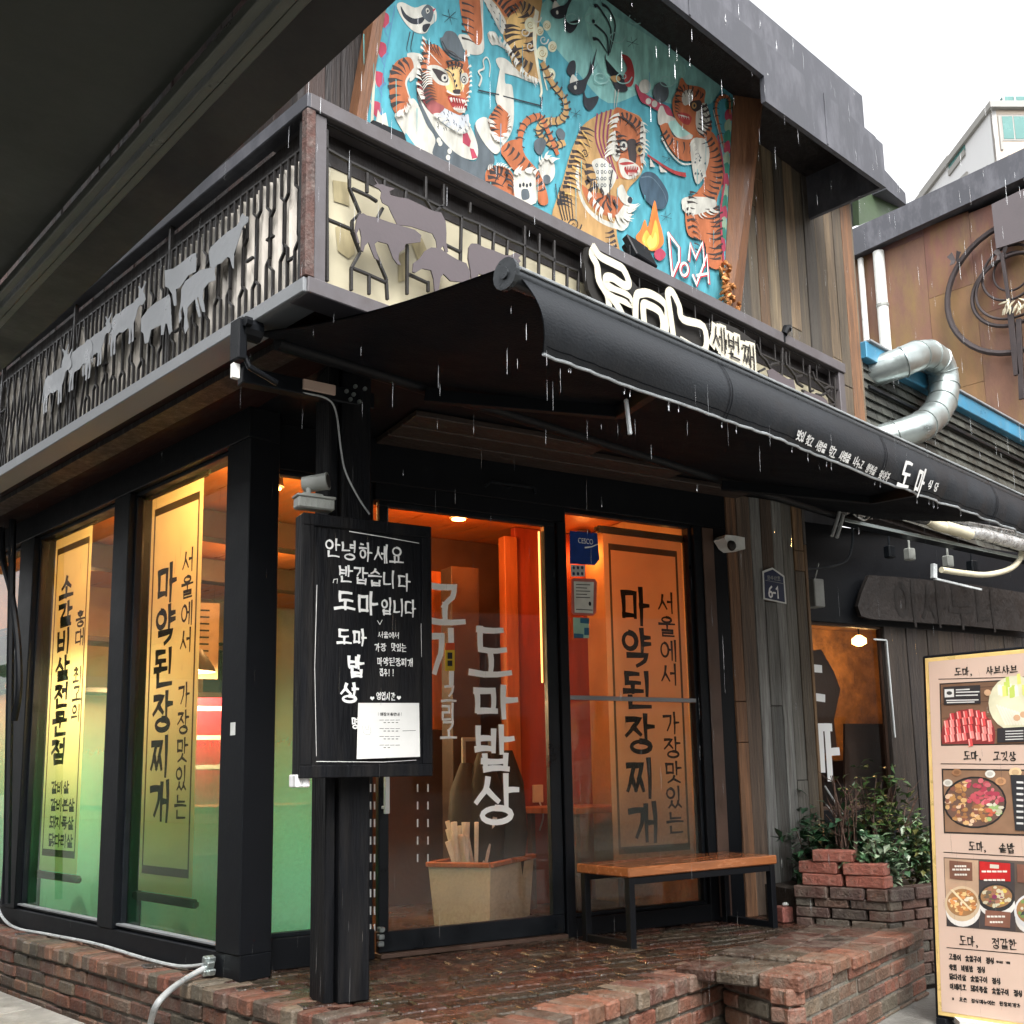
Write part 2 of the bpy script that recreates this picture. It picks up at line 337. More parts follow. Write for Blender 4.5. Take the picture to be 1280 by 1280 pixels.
# ------------------------------------------------------------------ Hangul brush writing
def _circ(cx, cy, rx, ry, n=16): return [(cx+rx*math.sin(2*math.pi*i/n), cy+ry*math.cos(2*math.pi*i/n)) for i in range(n+1)]
_S = [(.52, 1), (.40, .5), (.02, .05)], [(.45, .6), (.96, .08)]
_J = [(.06, .92), (.90, .94), (.48, .48), (.02, .04)], [(.50, .48), (.97, .06)]
_G = [[(.02, .9), (.88, .93), (.80, .45), (.45, .0)]]
_D = [[(.06, .92), (.94, .93)], [(.08, .92), (.08, .1), (1, .12)]]
_B = [[(.1, 1), (.12, .02)], [(.9, 1), (.88, .02)], [(.1, .52), (.9, .52)], [(.1, .06), (.9, .06)]]
def _two(st): return [[(x*.5, y) for x, y in s] for s in st]+[[(.5+x*.5, y) for x, y in s] for s in st]
CONS = {'ㄱ': _G, 'ㄲ': _two(_G), 'ㄴ': [[(.08, 1), (.08, .1), (1, .14)]], 'ㄷ': _D, 'ㄸ': _two(_D),
        'ㄹ': [[(.05, .95), (.9, .95), (.9, .53), (.08, .52), (.08, .06), (1, .08)]],
        'ㅁ': [[(.1, .95), (.12, .03)], [(.1, .92), (.9, .93), (.88, .03)], [(.12, .07), (.88, .07)]], 'ㅂ': _B, 'ㅃ': _two(_B),
        'ㅅ': list(_S), 'ㅆ': _two(_S), 'ㅇ': [_circ(.5, .5, .44, .46)], 'ㅈ': list(_J), 'ㅉ': _two(_J),
        'ㅊ': [[(.36, 1), (.66, .97)]]+[[(x, y*.82) for x, y in s] for s in _J],
        'ㅋ': _G+[[(.08, .5), (.8, .55)]], 'ㅌ': _D+[[(.1, .52), (.9, .53)]],
        'ㅍ': [[(0, .95), (1, .96)], [(.3, .95), (.3, .1)], [(.7, .95), (.7, .1)], [(0, .08), (1, .1)]],
        'ㅎ': [[(.34, 1), (.66, .98)], [(.04, .76), (.96, .78)], _circ(.5, .3, .34, .29)]}
VERT = {'ㅏ': [[(.3, 1), (.3, 0)], [(.3, .5), (1, .52)]], 'ㅑ': [[(.3, 1), (.3, 0)], [(.3, .64), (1, .66)], [(.3, .38), (1, .4)]],
        'ㅓ': [[(.75, 1), (.75, 0)], [(.05, .55), (.75, .55)]], 'ㅕ': [[(.75, 1), (.75, 0)], [(.05, .66), (.75, .66)], [(.05, .42), (.75, .42)]],
        'ㅣ': [[(.5, 1), (.5, 0)]], 'ㅐ': [[(.2, .96), (.2, .04)], [(.85, 1), (.85, 0)], [(.2, .5), (.85, .5)]],
        'ㅔ': [[(.45, .95), (.45, .05)], [(.95, 1), (.95, 0)], [(0, .55), (.45, .55)]],
        'ㅖ': [[(.45, .95), (.45, .05)], [(.95, 1), (.95, 0)], [(0, .66), (.45, .66)], [(0, .42), (.45, .42)]],
        'ㅒ': [[(.2, .96), (.2, .04)], [(.85, 1), (.85, 0)], [(.2, .6), (.85, .6)], [(.2, .4), (.85, .4)]]}
HORZ = {'ㅗ': [[(0, .15), (1, .18)], [(.5, 1), (.5, .15)]], 'ㅛ': [[(0, .15), (1, .18)], [(.35, .9), (.35, .15)], [(.65, .9), (.65, .15)]],
        'ㅜ': [[(0, .85), (1, .88)], [(.52, .85), (.52, 0)]], 'ㅠ': [[(0, .85), (1, .88)], [(.35, .85), (.33, .05)], [(.65, .85), (.67, .05)]], 'ㅡ': [[(0, .5), (1, .54)]]}
MIXV = {'ㅘ': 'ㅗㅏ', 'ㅙ': 'ㅗㅐ', 'ㅚ': 'ㅗㅣ', 'ㅝ': 'ㅜㅓ', 'ㅞ': 'ㅜㅔ', 'ㅟ': 'ㅜㅣ', 'ㅢ': 'ㅡㅣ'}
LL = 'ㄱㄲㄴㄷㄸㄹㅁㅂㅃㅅㅆㅇㅈㅉㅊㅋㅌㅍㅎ'; VL = 'ㅏㅐㅑㅒㅓㅔㅕㅖㅗㅘㅙㅚㅛㅜㅝㅞㅟㅠㅡㅢㅣ'
TL = ['', 'ㄱ', 'ㄲ', 'ㄱㅅ', 'ㄴ', 'ㄴㅈ', 'ㄴㅎ', 'ㄷ', 'ㄹ', 'ㄹㄱ', 'ㄹㅁ', 'ㄹㅂ', 'ㄹㅅ', 'ㄹㅌ', 'ㄹㅍ', 'ㄹㅎ', 'ㅁ', 'ㅂ', 'ㅂㅅ', 'ㅅ', 'ㅆ', 'ㅇ', 'ㅈ', 'ㅊ', 'ㅋ', 'ㅌ', 'ㅍ', 'ㅎ']
def fit(st, x0, x1, y0, y1): return [[(x0+x*(x1-x0), y0+y*(y1-y0)) for x, y in s] for s in st]
def syllable(ch):
    k = ord(ch)-0xAC00
    if not 0 <= k < 11172:
        if ch in ',.': return [[(.1, .12), (.2, 0), (.1, -.1)]]
        if ch == '!': return [[(.3, 1), (.3, .35)], [(.3, .12), (.3, .02)]]
        if ch == '1': return [[(.3, .8), (.5, 1), (.5, 0)]]
        if ch == '-': return [[(.2, .5), (.8, .5)]]
        if ch == '*': return [[(.2, .7), (.6, .3)], [(.2, .3), (.6, .7)], [(.4, .8), (.4, .2)]]
        return []
    l, v, t = LL[k//588], VL[(k % 588)//28], TL[k % 28]
    y0 = .40 if t else .0; st = []
    if v in VERT:
        st += fit(CONS[l], .02, .56, y0+(.06 if t else .14), .97 if t else .92); st += fit(VERT[v], .60 if v not in 'ㅔㅐㅖㅒ' else .54, 1.0, y0-.02 if not t else y0, 1.04)
    elif v in HORZ:
        m = y0+(1-y0)*.46
        st += fit(CONS[l], .16, .84, m+.03, 1.0); st += fit(HORZ[v], .0, 1.0, y0+(.0 if v == 'ㅜ' or v == 'ㅠ' else .04), m+(.06 if v in 'ㅗㅛ' else 0))
    else:
        a, b = MIXV[v]; m = y0+(1-y0)*.46
        st += fit(CONS[l], .06, .56, m+.03, 1.0); st += fit(HORZ[a], 0, .64, y0+.04, m+.03); st += fit(VERT[b], .66, 1.02, y0-.0, 1.04)
    if t:
        if len(t) == 1: st += fit(CONS[t], .16, .94, 0, .33)
        else: st += fit(CONS[t[0]], .08, .5, 0, .33); st += fit(CONS[t[1]], .54, .98, 0, .33)
    return st
def brush(mb, fr, pts, wd, w=.0, taper=.75, head=1.15, rr=None):
    """one stroke as a ribbon with a heavy start and lighter end"""
    pts = [V((p[0], p[1], 0)) for p in pts]
    if len(pts) < 2: return
    n = len(pts); A = []; B = []
    for i, p in enumerate(pts):
        d0 = (pts[i]-pts[i-1]).normalized() if i else None; d1 = (pts[i+1]-pts[i]).normalized() if i < n-1 else None
        d = ((d0 or d1)+(d1 or d0)); d = d.normalized() if d.length > 1e-6 else (d0 or d1)
        k = 1.0
        if d0 and d1: k = min(1.5, 1/max(.5, d.dot(d1)))
        t = i/(n-1); h = wd*.5*(head*(1-t)+taper*t)*k
        if i == 0: p = p-d*wd*.4
        if i == n-1: p = p+d*wd*.4
        nn = V((-d.y, d.x, 0)); A.append(p+nn*h); B.append(p-nn*h)
    P = [fr.p(a.x, a.y, w) for a in A]; Q = [fr.p(b.x, b.y, w) for b in B]
    mb.strip(P, Q)
class Pen:
    def __init__(s, mb, fr, w=.003, rr=None, jit=.02): s.mb = mb; s.fr = fr; s.w = w; s.r = rr or random.Random(3); s.jit = jit
    def char(s, ch, u, v, sx, sy, wd, slant=0.0, taper=.72, head=1.25, skew=0.0):
        for k, st in enumerate(syllable(ch)):
            j = lambda: s.r.uniform(-s.jit, s.jit)
            dx, dy = j(), j()
            if len(st) < 6:                       # a hand never draws a dead straight line
                st2 = [st[0]]
                for a_, b_ in zip(st, st[1:]):
                    bw = s.r.uniform(-1.3, 1.3)*s.jit+.012; L_ = math.hypot(b_[0]-a_[0], b_[1]-a_[1]); nx_, ny_ = -(b_[1]-a_[1]), b_[0]-a_[0]
                    for f_ in (.33, .67): st2.append((a_[0]+(b_[0]-a_[0])*f_+nx_*bw, a_[1]+(b_[1]-a_[1])*f_+ny_*bw))
                    st2.append(b_)
                st = st2
            pts = [(u+(x+dx)*sx+(y*slant)*sx, v+(y+dy)*sy+skew*x*sx) for x, y in st]
            brush(s.mb, s.fr, pts, wd, s.w+.00012*k, taper, head)
    def line(s, text, u, v, sx, sy, wd, gap=.12, drop=0.0, **k):
        for ch in text:
            if ch == ' ': u += sx*.45; continue
            wdt = .35 if ch in ',.!*1-' else 1.0
            s.char(ch, u, v, sx, sy, wd, **k); u += sx*(wdt+gap); v += drop*sx
        return u
    def column(s, text, uc, vtop, sx, sy, wd, pitch, lean=0.0, **k):
        v = vtop
        for ch in text:
            if ch == ' ': v -= pitch*.55; continue
            s.char(ch, uc-sx/2+lean*(v-vtop), v-sy, sx, sy, wd, **k); v -= pitch
def latin(body, fr, u, v, size, mat, name, parent, w=.003, bold=0.0, align='LEFT', sx=1.0):
    c = bpy.data.curves.new(name, 'FONT'); c.body = body; c.size = size; c.offset = bold; c.align_x = align; c.extrude = .0006
    o = bpy.data.objects.new(name, c); COL.objects.link(o)
    dg = bpy.context.evaluated_depsgraph_get(); me = bpy.data.meshes.new_from_object(o.evaluated_get(dg)); bpy.data.objects.remove(o)
    base = wloc(parent)
    for q in me.vertices: q.co = fr.p(u+q.co.x*sx, v+q.co.y, w+q.co.z)-base
    me.materials.clear(); me.materials.append(M[mat] if isinstance(mat, str) else mat)
    r = bpy.data.objects.new(name, me); COL.objects.link(r); r.parent = parent
    return r
# ================================================================== the setting
DA = -13.5
DOOR = Fr((2.735, 4.529, 0), ang(DA))              # plane of the entrance glass
LWALL = Fr((2.526, 4.39, 0), (0, -1, 0))           # plane of the left shop windows (u grows towards the corner)
SF = Fr((2.034, 3.161, 0), (1, 0, 0))              # front of the first-floor railing
SLF = Fr((2.034, 3.161, 0), (0, -1, 0))            # left side of the railing
PZ = .34                                           # top of the brick terrace
Z3 = V((0, 0, 1))

g = MB(); g.face([(-60, -60, 0), (140, -60, 0), (140, 140, 0), (-60, 140, 0)])
tag(g.build('street', 'street'), kind='structure')

def brick_col(r, wet=False):
    c = r.choice([(.21, .075, .045), (.24, .095, .055), (.15, .065, .045), (.25, .12, .07), (.15, .085, .055), (.20, .145, .095), (.14, .115, .08), (.22, .095, .06), (.12, .075, .05)])
    k = r.uniform(.7, 1.2)*(.26 if wet else .62)
    return tuple(x*k for x in c)
def brick_wall(mb, fr, L, H, r, bl=.2, bh=.062, gap=.011, depth=.09, coping=True, start=0.0, proud=.006):
    """bricks laid on a frame, running bond, with a soldier coping of headers on top"""
    rows = int((H-(.075 if coping else 0))//(bh+gap)); v = H-(.075 if coping else 0)
    for k in range(rows+1):
        v1 = v-k*(bh+gap)-gap; v0 = max(0, v1-bh)
        if v1-v0 < .015: break
        u = start-(bl/2 if k % 2 else 0)-r.uniform(0, .03)
        while u < L:
            l = bl*r.uniform(.88, 1.1); a, b = max(start, u), min(L, u+l)
            if b-a > .02:
                mb.col = brick_col(r)
                d = r.uniform(-.006, .008)
                mb.fbox(fr, a, b, v0+r.uniform(-.003, .003), v1+r.uniform(-.003, .003), -depth, proud+d, .007)
            u += l+gap
    if coping:
        u = start
        while u < L:
            l = r.uniform(.082, .108); b = min(L, u+l)
            if b-u > .02:
                mb.col = brick_col(r)
                d = r.uniform(-.008, .01)
                mb.fbox(fr, u, b, H-.072, H+r.uniform(-.004, .005), -.2, .018+d, .009)
            u += l+gap
def paving(mb, poly, z, dirang, r, bl=.2, bw=.095, gap=.008, wet=True):
    """paving bricks inside a polygon"""
    c, s = math.cos(math.radians(dirang)), math.sin(math.radians(dirang)); ax = V((c, s, 0)); ay = V((-s, c, 0))
    xs = [V((*p, 0)).dot(ax) for p in poly]; ys = [V((*p, 0)).dot(ay) for p in poly]
    def inside(q):
        k = False; n = len(poly)
        for i in range(n):
            (x0, y0), (x1, y1) = poly[i], poly[(i+1) % n]
            if (y0 > q.y) != (y1 > q.y) and q.x < (x1-x0)*(q.y-y0)/(y1-y0)+x0: k = not k
        return k
    y = min(ys); row = 0
    while y < max(ys):
        x = min(xs)-(bl/2 if row % 2 else 0)
        while x < max(xs):
            l = bl*r.uniform(.94, 1.05); q = ax*(x+l/2)+ay*(y+bw/2)
            if inside(q):
                mb.col = brick_col(r, wet)
                t1, t2 = r.uniform(-.008, .008), r.uniform(-.012, .012)
                mb.box(q+Z3*(z-.03+r.uniform(-.003, .004)), ax*(l/2)+Z3*t1*.3, ay*(bw/2)+Z3*t2*.2, Z3*.032, .006)
            x += l+gap
        y += bw+gap; row += 1

# ---- brick terrace in front of the shop
TLp, TC, TFR = (2.36, 8.6), (2.39, 2.77), (4.245, 3.01)      # left back, near corner, front right (where the step block starts)
BLK0, BLK1, BLK2 = (4.18, 2.955), (4.00, 2.512), (5.82, 2.78)
ter = thing('brick_terrace', (2.4, 3, 0), 'low brick terrace with wet red paving in front of the shop entrance', 'terrace')
m = MB()
poly = [TLp, (2.39, 2.80), TFR, (5.65, 2.86), (5.9, 3.7), (2.6, 9)]
core = [(2.364, 8.7), (2.394, 2.775), (4.24, 3.016), (5.6, 3.0), (6.0, 4.0), (2.7, 5.0), (2.7, 8.7)]
m.quadbox([(x, y, .0) for x, y in core], (0, 0, PZ-.016))
m.build('mortar_core', 'mortar', ter)
r1 = random.Random(11)
m = MB()
frL = Fr((2.36, 8.6, 0), (0.005, -1, 0)); brick_wall(m, frL, 5.83, PZ, r1)
m.build('brick_side', 'brick', ter)
m = MB()
d = V((TFR[0]-TC[0], TFR[1]-TC[1], 0)); frT = Fr((*TC, 0), d); brick_wall(m, frT, d.length, PZ, r1, start=.03)
m.build('brick_front', 'brick', ter)
m = MB()
paving(m, [(2.50, 9), (2.52, 2.93), (4.23, 3.15), (5.78, 3.06), (6.2, 4.2), (2.5, 5.2)], PZ-.002, -13.5, r1)
m.build('paving', 'wetbrick', ter)
# projecting block of old bricks
stp = thing('brick_step_block', (4.1, 2.6, 0), 'projecting block of chipped old bricks at the right end of the terrace', 'step')
m = MB()
d1 = V((BLK1[0]-BLK0[0], BLK1[1]-BLK0[1], 0)); frA = Fr((*BLK0, 0), d1); brick_wall(m, frA, d1.length, PZ-.004, r1, bl=.22, bh=.066, coping=False, start=.0)
d2 = V((BLK2[0]-BLK1[0], BLK2[1]-BLK1[1], 0)); frB = Fr((*BLK1, 0), d2); brick_wall(m, frB, d2.length, PZ-.004, r1, bl=.22, bh=.066, coping=False, start=.012)
for k in range(8):
    u = .03+k*.225; m.col = brick_col(r1); h = .03 if k not in (0, 1) else .034
    c = frB.p(u+.105, PZ-.018+(.02 if k in (0, 2) else r1.uniform(0, .012)), -.07+(.02 if k == 0 else r1.uniform(-.01, .012)))
    m.box(c, frB.x*.107, Z3*h, frB.n*.095, .009)
    for q in range(1, 3):
        m.col = brick_col(r1, True); m.box(c-frB.n*(.2*q)+frB.x*r1.uniform(-.02, .02), frB.x*.107, Z3*(h-.006), frB.n*.095, .009)
m.build('bricks', 'brick', stp)
m = MB(); ins = [V((*p, 0)) for p in (BLK0, BLK1, BLK2, (5.9, 3.2))]; cen = sum(ins, V())/4
m.quadbox([p+(cen-p).normalized()*.008 for p in ins], (0, 0, PZ-.035)); m.build('mortar_core', 'mortar', stp)

# ---- granite kerb slabs beside the terrace, street side
m = MB()
rk = random.Random(5)
for k in range(9):
    y = 2.0+k*.8; m.fbox(Fr((2.28, 0, .0), (0, 1, 0), (-1, 0, 0)), y+.004, y+.796, .0, .62, 0, .05+.006*rk.random(), .006)
tag(m.build('pavement', 'pave', at=(2, 4, 0)), kind='structure')

# ================================================================== restaurant building
B = thing('restaurant_building', (2.6, 4.6, 0), 'two storey black and brown restaurant with glowing orange shop windows', 'building')
SOF = 3.03
# soffit of the overhang
m = MB(); m.quadbox([(2.05, 3.18, SOF), (2.46, 3.18, SOF), (2.62, 5.2, SOF), (2.8, 9.5, SOF), (2.05, 9.5, SOF)], (0, 0, .05)); m.build('side_soffit', 'soffit', B)
m = MB(); m.quadbox([(2.462, 3.18, SOF), (6.3, 3.18, SOF), (6.6, 4.4, SOF), (2.622, 5.2, SOF)], (0, 0, .05)); m.build('front_soffit', 'black', B)
# brown boards on the ceiling over the door
CBM = pm('brown_ceiling_board', (.032, .021, .016), .6, 0, .35, 5, .2, 30, (1, 5, 5))
for k in range(3):
    m = MB(); fr = DOOR.off(.10+.17*k); m.fbox(fr, .55, 3.1-.7*k, SOF-.035, SOF-.004, -.08, .08, .004); m.build('ceiling_board', CBM, B)

# left wall: sill, head, posts
def uL(px, py=900): return LWALL.uv(px, py)[0]
m = MB()
m.fbox(LWALL, -4.6, 0, PZ, .452, -.16, .0); m.fbox(LWALL, -4.6, 0, 2.875, SOF, -.16, .012)
m.fbox(LWALL, -1.535, -1.335, .452, 2.875, -.16, .008)
m.fbox(LWALL, -3.05, -2.80, .452, 2.875, -.16, .008)
m.fbox(LWALL, -4.6, -4.2, .452, 2.875, -.16, .0)
m.fbox(LWALL, -.22, .0, .452, 2.875, -.16, .006)
m.build('wall_frame', 'black', B)
m = MB(); m.quadbox([(2.527, 4.392, PZ-.02), (2.60, 4.41, PZ-.02), (2.745, 4.53, PZ-.02), (2.745, 4.66, PZ-.02), (2.60, 4.66, PZ-.02)], (0, 0, SOF-PZ+.02)); m.build('corner_post', 'frame', B)
def window(fr, u0, u1, v0, v1, w, ft, fm='frame', refl_film=None, glass='glass', deep=.05, fl=True):
    f = MB()
    for a, b, c, d in ((u0, u1, v0, v0+ft), (u0, u1, v1-ft, v1), (u0, u0+ft, v0+ft, v1-ft), (u1-ft, u1, v0+ft, v1-ft)): f.fbox(fr, a, b, c, d, w-deep, w, .003)
    fo = f.build('window_frame', fm, B)
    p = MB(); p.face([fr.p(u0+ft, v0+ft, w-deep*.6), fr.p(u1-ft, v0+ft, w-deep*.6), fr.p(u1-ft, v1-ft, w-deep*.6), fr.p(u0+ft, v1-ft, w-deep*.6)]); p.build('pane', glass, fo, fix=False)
    if refl_film:
        q = MB(); q.face([fr.p(u0+ft, v0+ft, w-deep*.6-.004), fr.p(u1-ft, v0+ft, w-deep*.6-.004), fr.p(u1-ft, v1-ft, w-deep*.6-.004), fr.p(u0+ft, v1-ft, w-deep*.6-.004)]); q.build('reflection_film', refl_film, fo, fix=False)  # painted reflection just behind the pane
    if refl_film == 'reflL':
        q = MB(); q.face([fr.p(u0, v0, -.15), fr.p(u1, v0, -.15), fr.p(u1, v1-.7, -.15), fr.p(u0, v1-.7, -.15)]); q.build('reflection_backing', 'reflR', fo, fix=False)  # teal reflection tint carried on behind the banner
    return fo
W2 = (-1.335, -.22, .452, 2.875); W1 = (-2.80, -1.535, .452, 2.875); W0 = (-4.2, -3.05, .452, 2.875)
for wq in (W2, W1, W0): window(LWALL, *wq, -.03, .022, refl_film='reflL')
# light metal bead along the bottom of the panes
m = MB(); m.fbox(LWALL, -2.80, -1.535, .470, .482, -.05, -.012, .002); m.fbox(LWALL, -1.335, -.22, .470, .482, -.05, -.012, .002); m.build('sill_bead', 'whitetrim', B)

# entrance side
def uD(px, py): return DOOR.uv(px, py)
m = MB()
m.fbox(DOOR, -.02, 3.02, 2.79, SOF, -.12, .0)                       # header
m.fbox(DOOR, .56, 1.77, 2.695, 2.79, -.12, -.004)
m.fbox(DOOR, -.02, .56, PZ, .485, -.12, .0)                          # under the narrow window
m.fbox(DOOR, 2.745, 3.02, PZ, 2.79, -.12, .0)                        # dark jamb right
m.fbox(DOOR, 1.705, 1.765, PZ, 2.695, -.12, .006)
m.fbox(DOOR, 1.765, 2.745, PZ, .44, -.12, .0)
m.build('entrance_frame', 'black', B)
m = MB(); m.fbox(DOOR, 2.81, 2.90, PZ+.02, 2.775, .0, .012); m.build('jamb_board', 'brown', B)
window(DOOR, -.0, .56, .485, 2.79, -.03, .02, refl_film='reflL')
# door leaf
door = MB()
du0, du1, dv0, dv1 = .585, 1.70, PZ+.025, 2.695
for a, b, c, d in ((du0, du1, dv0, dv0+.10), (du0, du1, dv1-.03, dv1), (du0, du0+.055, dv0+.10, dv1-.03), (du1-.075, du1, dv0+.10, dv1-.03)): door.fbox(DOOR, a, b, c, d, -.055, -.012, .004)
dob = door.build('door', 'frame', B)
p = MB(); p.face([DOOR.p(du0+.055, dv0+.1, -.034), DOOR.p(du1-.075, dv0+.1, -.034), DOOR.p(du1-.075, dv1-.03, -.034), DOOR.p(du0+.055, dv1-.03, -.034)]); p.build('door_glass', 'clear', dob, fix=False)
p = MB(); p.face([DOOR.p(du0+.055, dv0+.1, -.04), DOOR.p(du1-.075, dv0+.1, -.04), DOOR.p(du1-.075, dv1-.03, -.04), DOOR.p(du0+.055, dv1-.03, -.04)]); p.build('door_reflection', 'reflD', dob, fix=False)  # painted grey reflection behind the door glass
p = MB(); p.bar(DOOR.p(.605, 1.05, .04), DOOR.p(.605, 1.45, .04), DOOR.n, .012, .012); p.bar(DOOR.p(.605, 1.08, -.01), DOOR.p(.605, 1.08, .04), Z3, .008, .008); p.bar(DOOR.p(.605, 1.42, -.01), DOOR.p(.605, 1.42, .04), Z3, .008, .008); p.build('handle', 'white', dob)
p = MB()
for k in range(3): p.fbox(DOOR, .572, .602, .40+.035*k, .425+.035*k, -.01, .02+.006*k, .004)
p.build('floor_hinge', 'steel', dob)
p = MB(); p.fbox(DOOR, .585, 1.70, PZ, PZ+.022, -.10, .02, .003); p.build('threshold', 'brown', dob)
p = MB()
for px, py in ((0, 0),): p.bar(DOOR.p(1.24, 2.865, .05), DOOR.p(1.52, 2.865, .05), Z3, .01, .008); p.bar(DOOR.p(1.24, 2.865, .05), DOOR.p(1.20, 2.835, .05), Z3, .01, .008); p.bar(DOOR.p(1.52, 2.865, .05), DOOR.p(1.53, 2.83, .05), Z3, .01, .008); p.bar(DOOR.p(1.38, 2.865, 0), DOOR.p(1.38, 2.865, .05), Z3, .01, .008)
p.build('door_sensor', 'frame', B)
# banner window
bwf = window(DOOR, 1.765, 2.745, .44, 2.79, -.03, .022, refl_film='reflB')
m = MB(); m.fbox(DOOR, 1.72, 2.72, 1.655, 1.68, -.05, -.02, .002); m.build('glazing_bar', 'whitetrim', bwf)

# ground floor cladding of old planks right of the entrance
rp = random.Random(21)
PLK = [(.105, .088, .07), (.13, .105, .075), (.085, .08, .075), (.15, .11, .065), (.16, .14, .11), (.10, .07, .05), (.20, .12, .06), (.12, .12, .11)]
def planks(mb, fr, u0, u1, v0, v1, r, wd=.11, cols=PLK, k=1.0, w=0.0, joints=2, forced=None, gap=.004):
    u = u0; i = 0
    while u < u1-.01:
        ww = min(wd*r.uniform(.8, 1.25), u1-u); cuts = [v0]+sorted(r.uniform(v0+.2*(v1-v0), v1-.1*(v1-v0)) for _ in range(r.randint(0, joints)))+[v1]
        for a, b in zip(cuts, cuts[1:]):
            c = r.choice(cols) if not forced or i not in forced else forced[i]
            q = r.uniform(.8, 1.25)*k; mb.col = tuple(x*q for x in c)
            mb.fbox(fr, u+gap/2, u+ww-gap/2, a+.002, b-.002, w-.03, w+r.uniform(0, .01), .003)
        u += ww; i += 1
m = MB(); planks(m, DOOR, 3.02, 3.74, PZ, SOF, rp, .105, k=.95, forced={0: (.20, .10, .05), 2: (.17, .17, .16), 4: (.20, .20, .185), 5: (.12, .115, .10)})
m.build('plank_cladding', 'plank', B)
m = MB(); m.fbox(DOOR, 3.02, 3.74, PZ, SOF, -.3, -.032, 0); m.build('cladding_back', 'dark', B)

# right wing, set back a little: small window, dark boards
WING = Fr(DOOR.p(3.74, 0, -.26), ang(DA))
wu = lambda x, y: WING.uv(x, y)
a, b = wu(1000, 785), wu(1108, 1040)
m = MB(); planks(m, WING, wu(1112, 900)[0], wu(1112, 900)[0]+3.2, PZ, 2.29, rp, .13, cols=[(.020, .014, .010), (.032, .022, .014), (.013, .010, .009), (.026, .016, .012)], joints=0); m.build('wing_boards', 'plank', B)
m = MB(); m.fbox(WING, -.3, 4.0, 2.275, 3.0, -.15, .012); m.fbox(WING, -.3, wu(1112, 900)[0], PZ, .95, -.12, .0); m.build('wing_wall', 'black', B)
m = MB(); wfr = WING
wf = window(WING, -.05, wu(1111, 850)[0], .95, 2.28, -.02, .022, fm='brown', glass='clear')
m = MB(); m.bar(WING.p(wu(1106, 795)[0], 2.17, .012), WING.p(wu(1106, 795)[0]+.012, 1.45, .012), WING.n, .006, .006); m.bar(WING.p(wu(1090, 795)[0], 2.172, .012), WING.p(wu(1106, 795)[0], 2.172, .012), WING.n, .006, .006); m.build('window_bead', 'hose', wf)
m = MB(); pen = Pen(m, WING, .006, random.Random(4), .01)
a = wu(1042, 900)[0]; pen.char('도', a-.34, wu(1030, 921)[1], .29, .50, .055, taper=1, head=1); pen.char('마', a-.31, wu(1040, 972)[1], .32, .34, .055, taper=1, head=1)
m.build('window_lettering', 'chalk', wf)
# alcove behind the wing window
m = MB()
q0, q1 = -.3, 2.6
m.fbox(WING, q0, q1, .3, 2.6, -1.3, -1.25, 0); m.fbox(WING, q0-.04, q0, .3, 2.6, -1.3, -.12, 0); m.fbox(WING, q1, q1+.04, .3, 2.6, -1.3, -.12, 0); m.fbox(WING, q0, q1, 2.45, 2.5, -1.3, -.12, 0)
m.build('alcove', pm('amber_plaster', (.30, .15, .055), .8, 0, .5, 5, .5, 25, dirt=(.06, .03, .015), dscale=3.5, damt=.8), B)
m = MB(); m.fbox(WING, 1.05, 2.5, .4, 1.30, -1.2, -.7); m.build('alcove_shelf', 'brown', B)

# ---- interior shell of the shop
m = MB(); m.quadbox([(2.56, 4.66, .36), (6.3, 3.95, .36), (7.2, 9.4, .36), (2.56, 9.4, .36)], (0, 0, -.05)); m.build('interior_floor', 'intfloor', B)
m = MB(); ri = random.Random(2)
m.quadbox([(2.56, 4.72, 2.985), (6.3, 3.98, 2.985), (7.2, 9.4, 2.985), (2.56, 9.4, 2.985)], (0, 0, .03)); m.build('interior_ceiling', 'ceil', B)
m = MB(); m.box((4.9, 9.4, 1.7), (2.4, 0, 0), (0, .05, 0), (0, 0, 1.4)); m.box((6.9, 7.6, 1.7), (.05, 0, 0), (0, 1.8, 0), (0, 0, 1.4)); m.build('interior_wall', 'intwall', B)
for y in (6.2, 7.6): m = MB(); m.box((4.8, y, 2.88), (2.1, 0, 0), (0, .07, 0), (0, 0, .09), .004); m.build('interior_beam', 'brown', B)
f5 = DOOR.off(-1.25); fx = lambda px, w: DOOR.off(-w).uv(px, 900)[0]
pt = MB(); pt.fbox(f5, fx(648, 1.25), fx(648, 1.25)+1.5, .36, 2.98, -.06, 0); pt.build('partition', 'redwall', B)
pt = MB(); pt.fbox(f5, fx(632, 1.25), fx(648, 1.25), .36, 2.90, -.06, .03, .004); pt.build('partition_post', 'orangewood', B)
f6 = DOOR.off(-1.1); pt = MB(); pt.fbox(f6, fx(566, 1.1), fx(601, 1.1), .36, 2.62, -.16, 0, .004); pt.build('interior_column', pm('dark_column', (.045, .026, .018), .5, 0, .25, 5, .1, 30), B)
f7 = DOOR.off(-1.5); pt = MB(); pt.fbox(f7, fx(520, 1.5), fx(557, 1.5), 1.55, 2.66, -.05, 0, .004); pt.build('screen_panel', 'orangewood', B)
f8 = DOOR.off(-1.8); pt = MB(); pt.fbox(f8, fx(440, 1.8), fx(665, 1.8), .36, 2.98, -.05, 0, .004); pt.build('rear_blocking_wall', 'brown', B)  # rear wall, widened to block pendant light from the door area
pt = MB(); pt.fbox(DOOR.off(-1.9), fx(560, 1.9), fx(640, 1.9), 2.50, 2.62, -.05, .0, .004); pt.build('rear_lintel', 'orangewood', B)
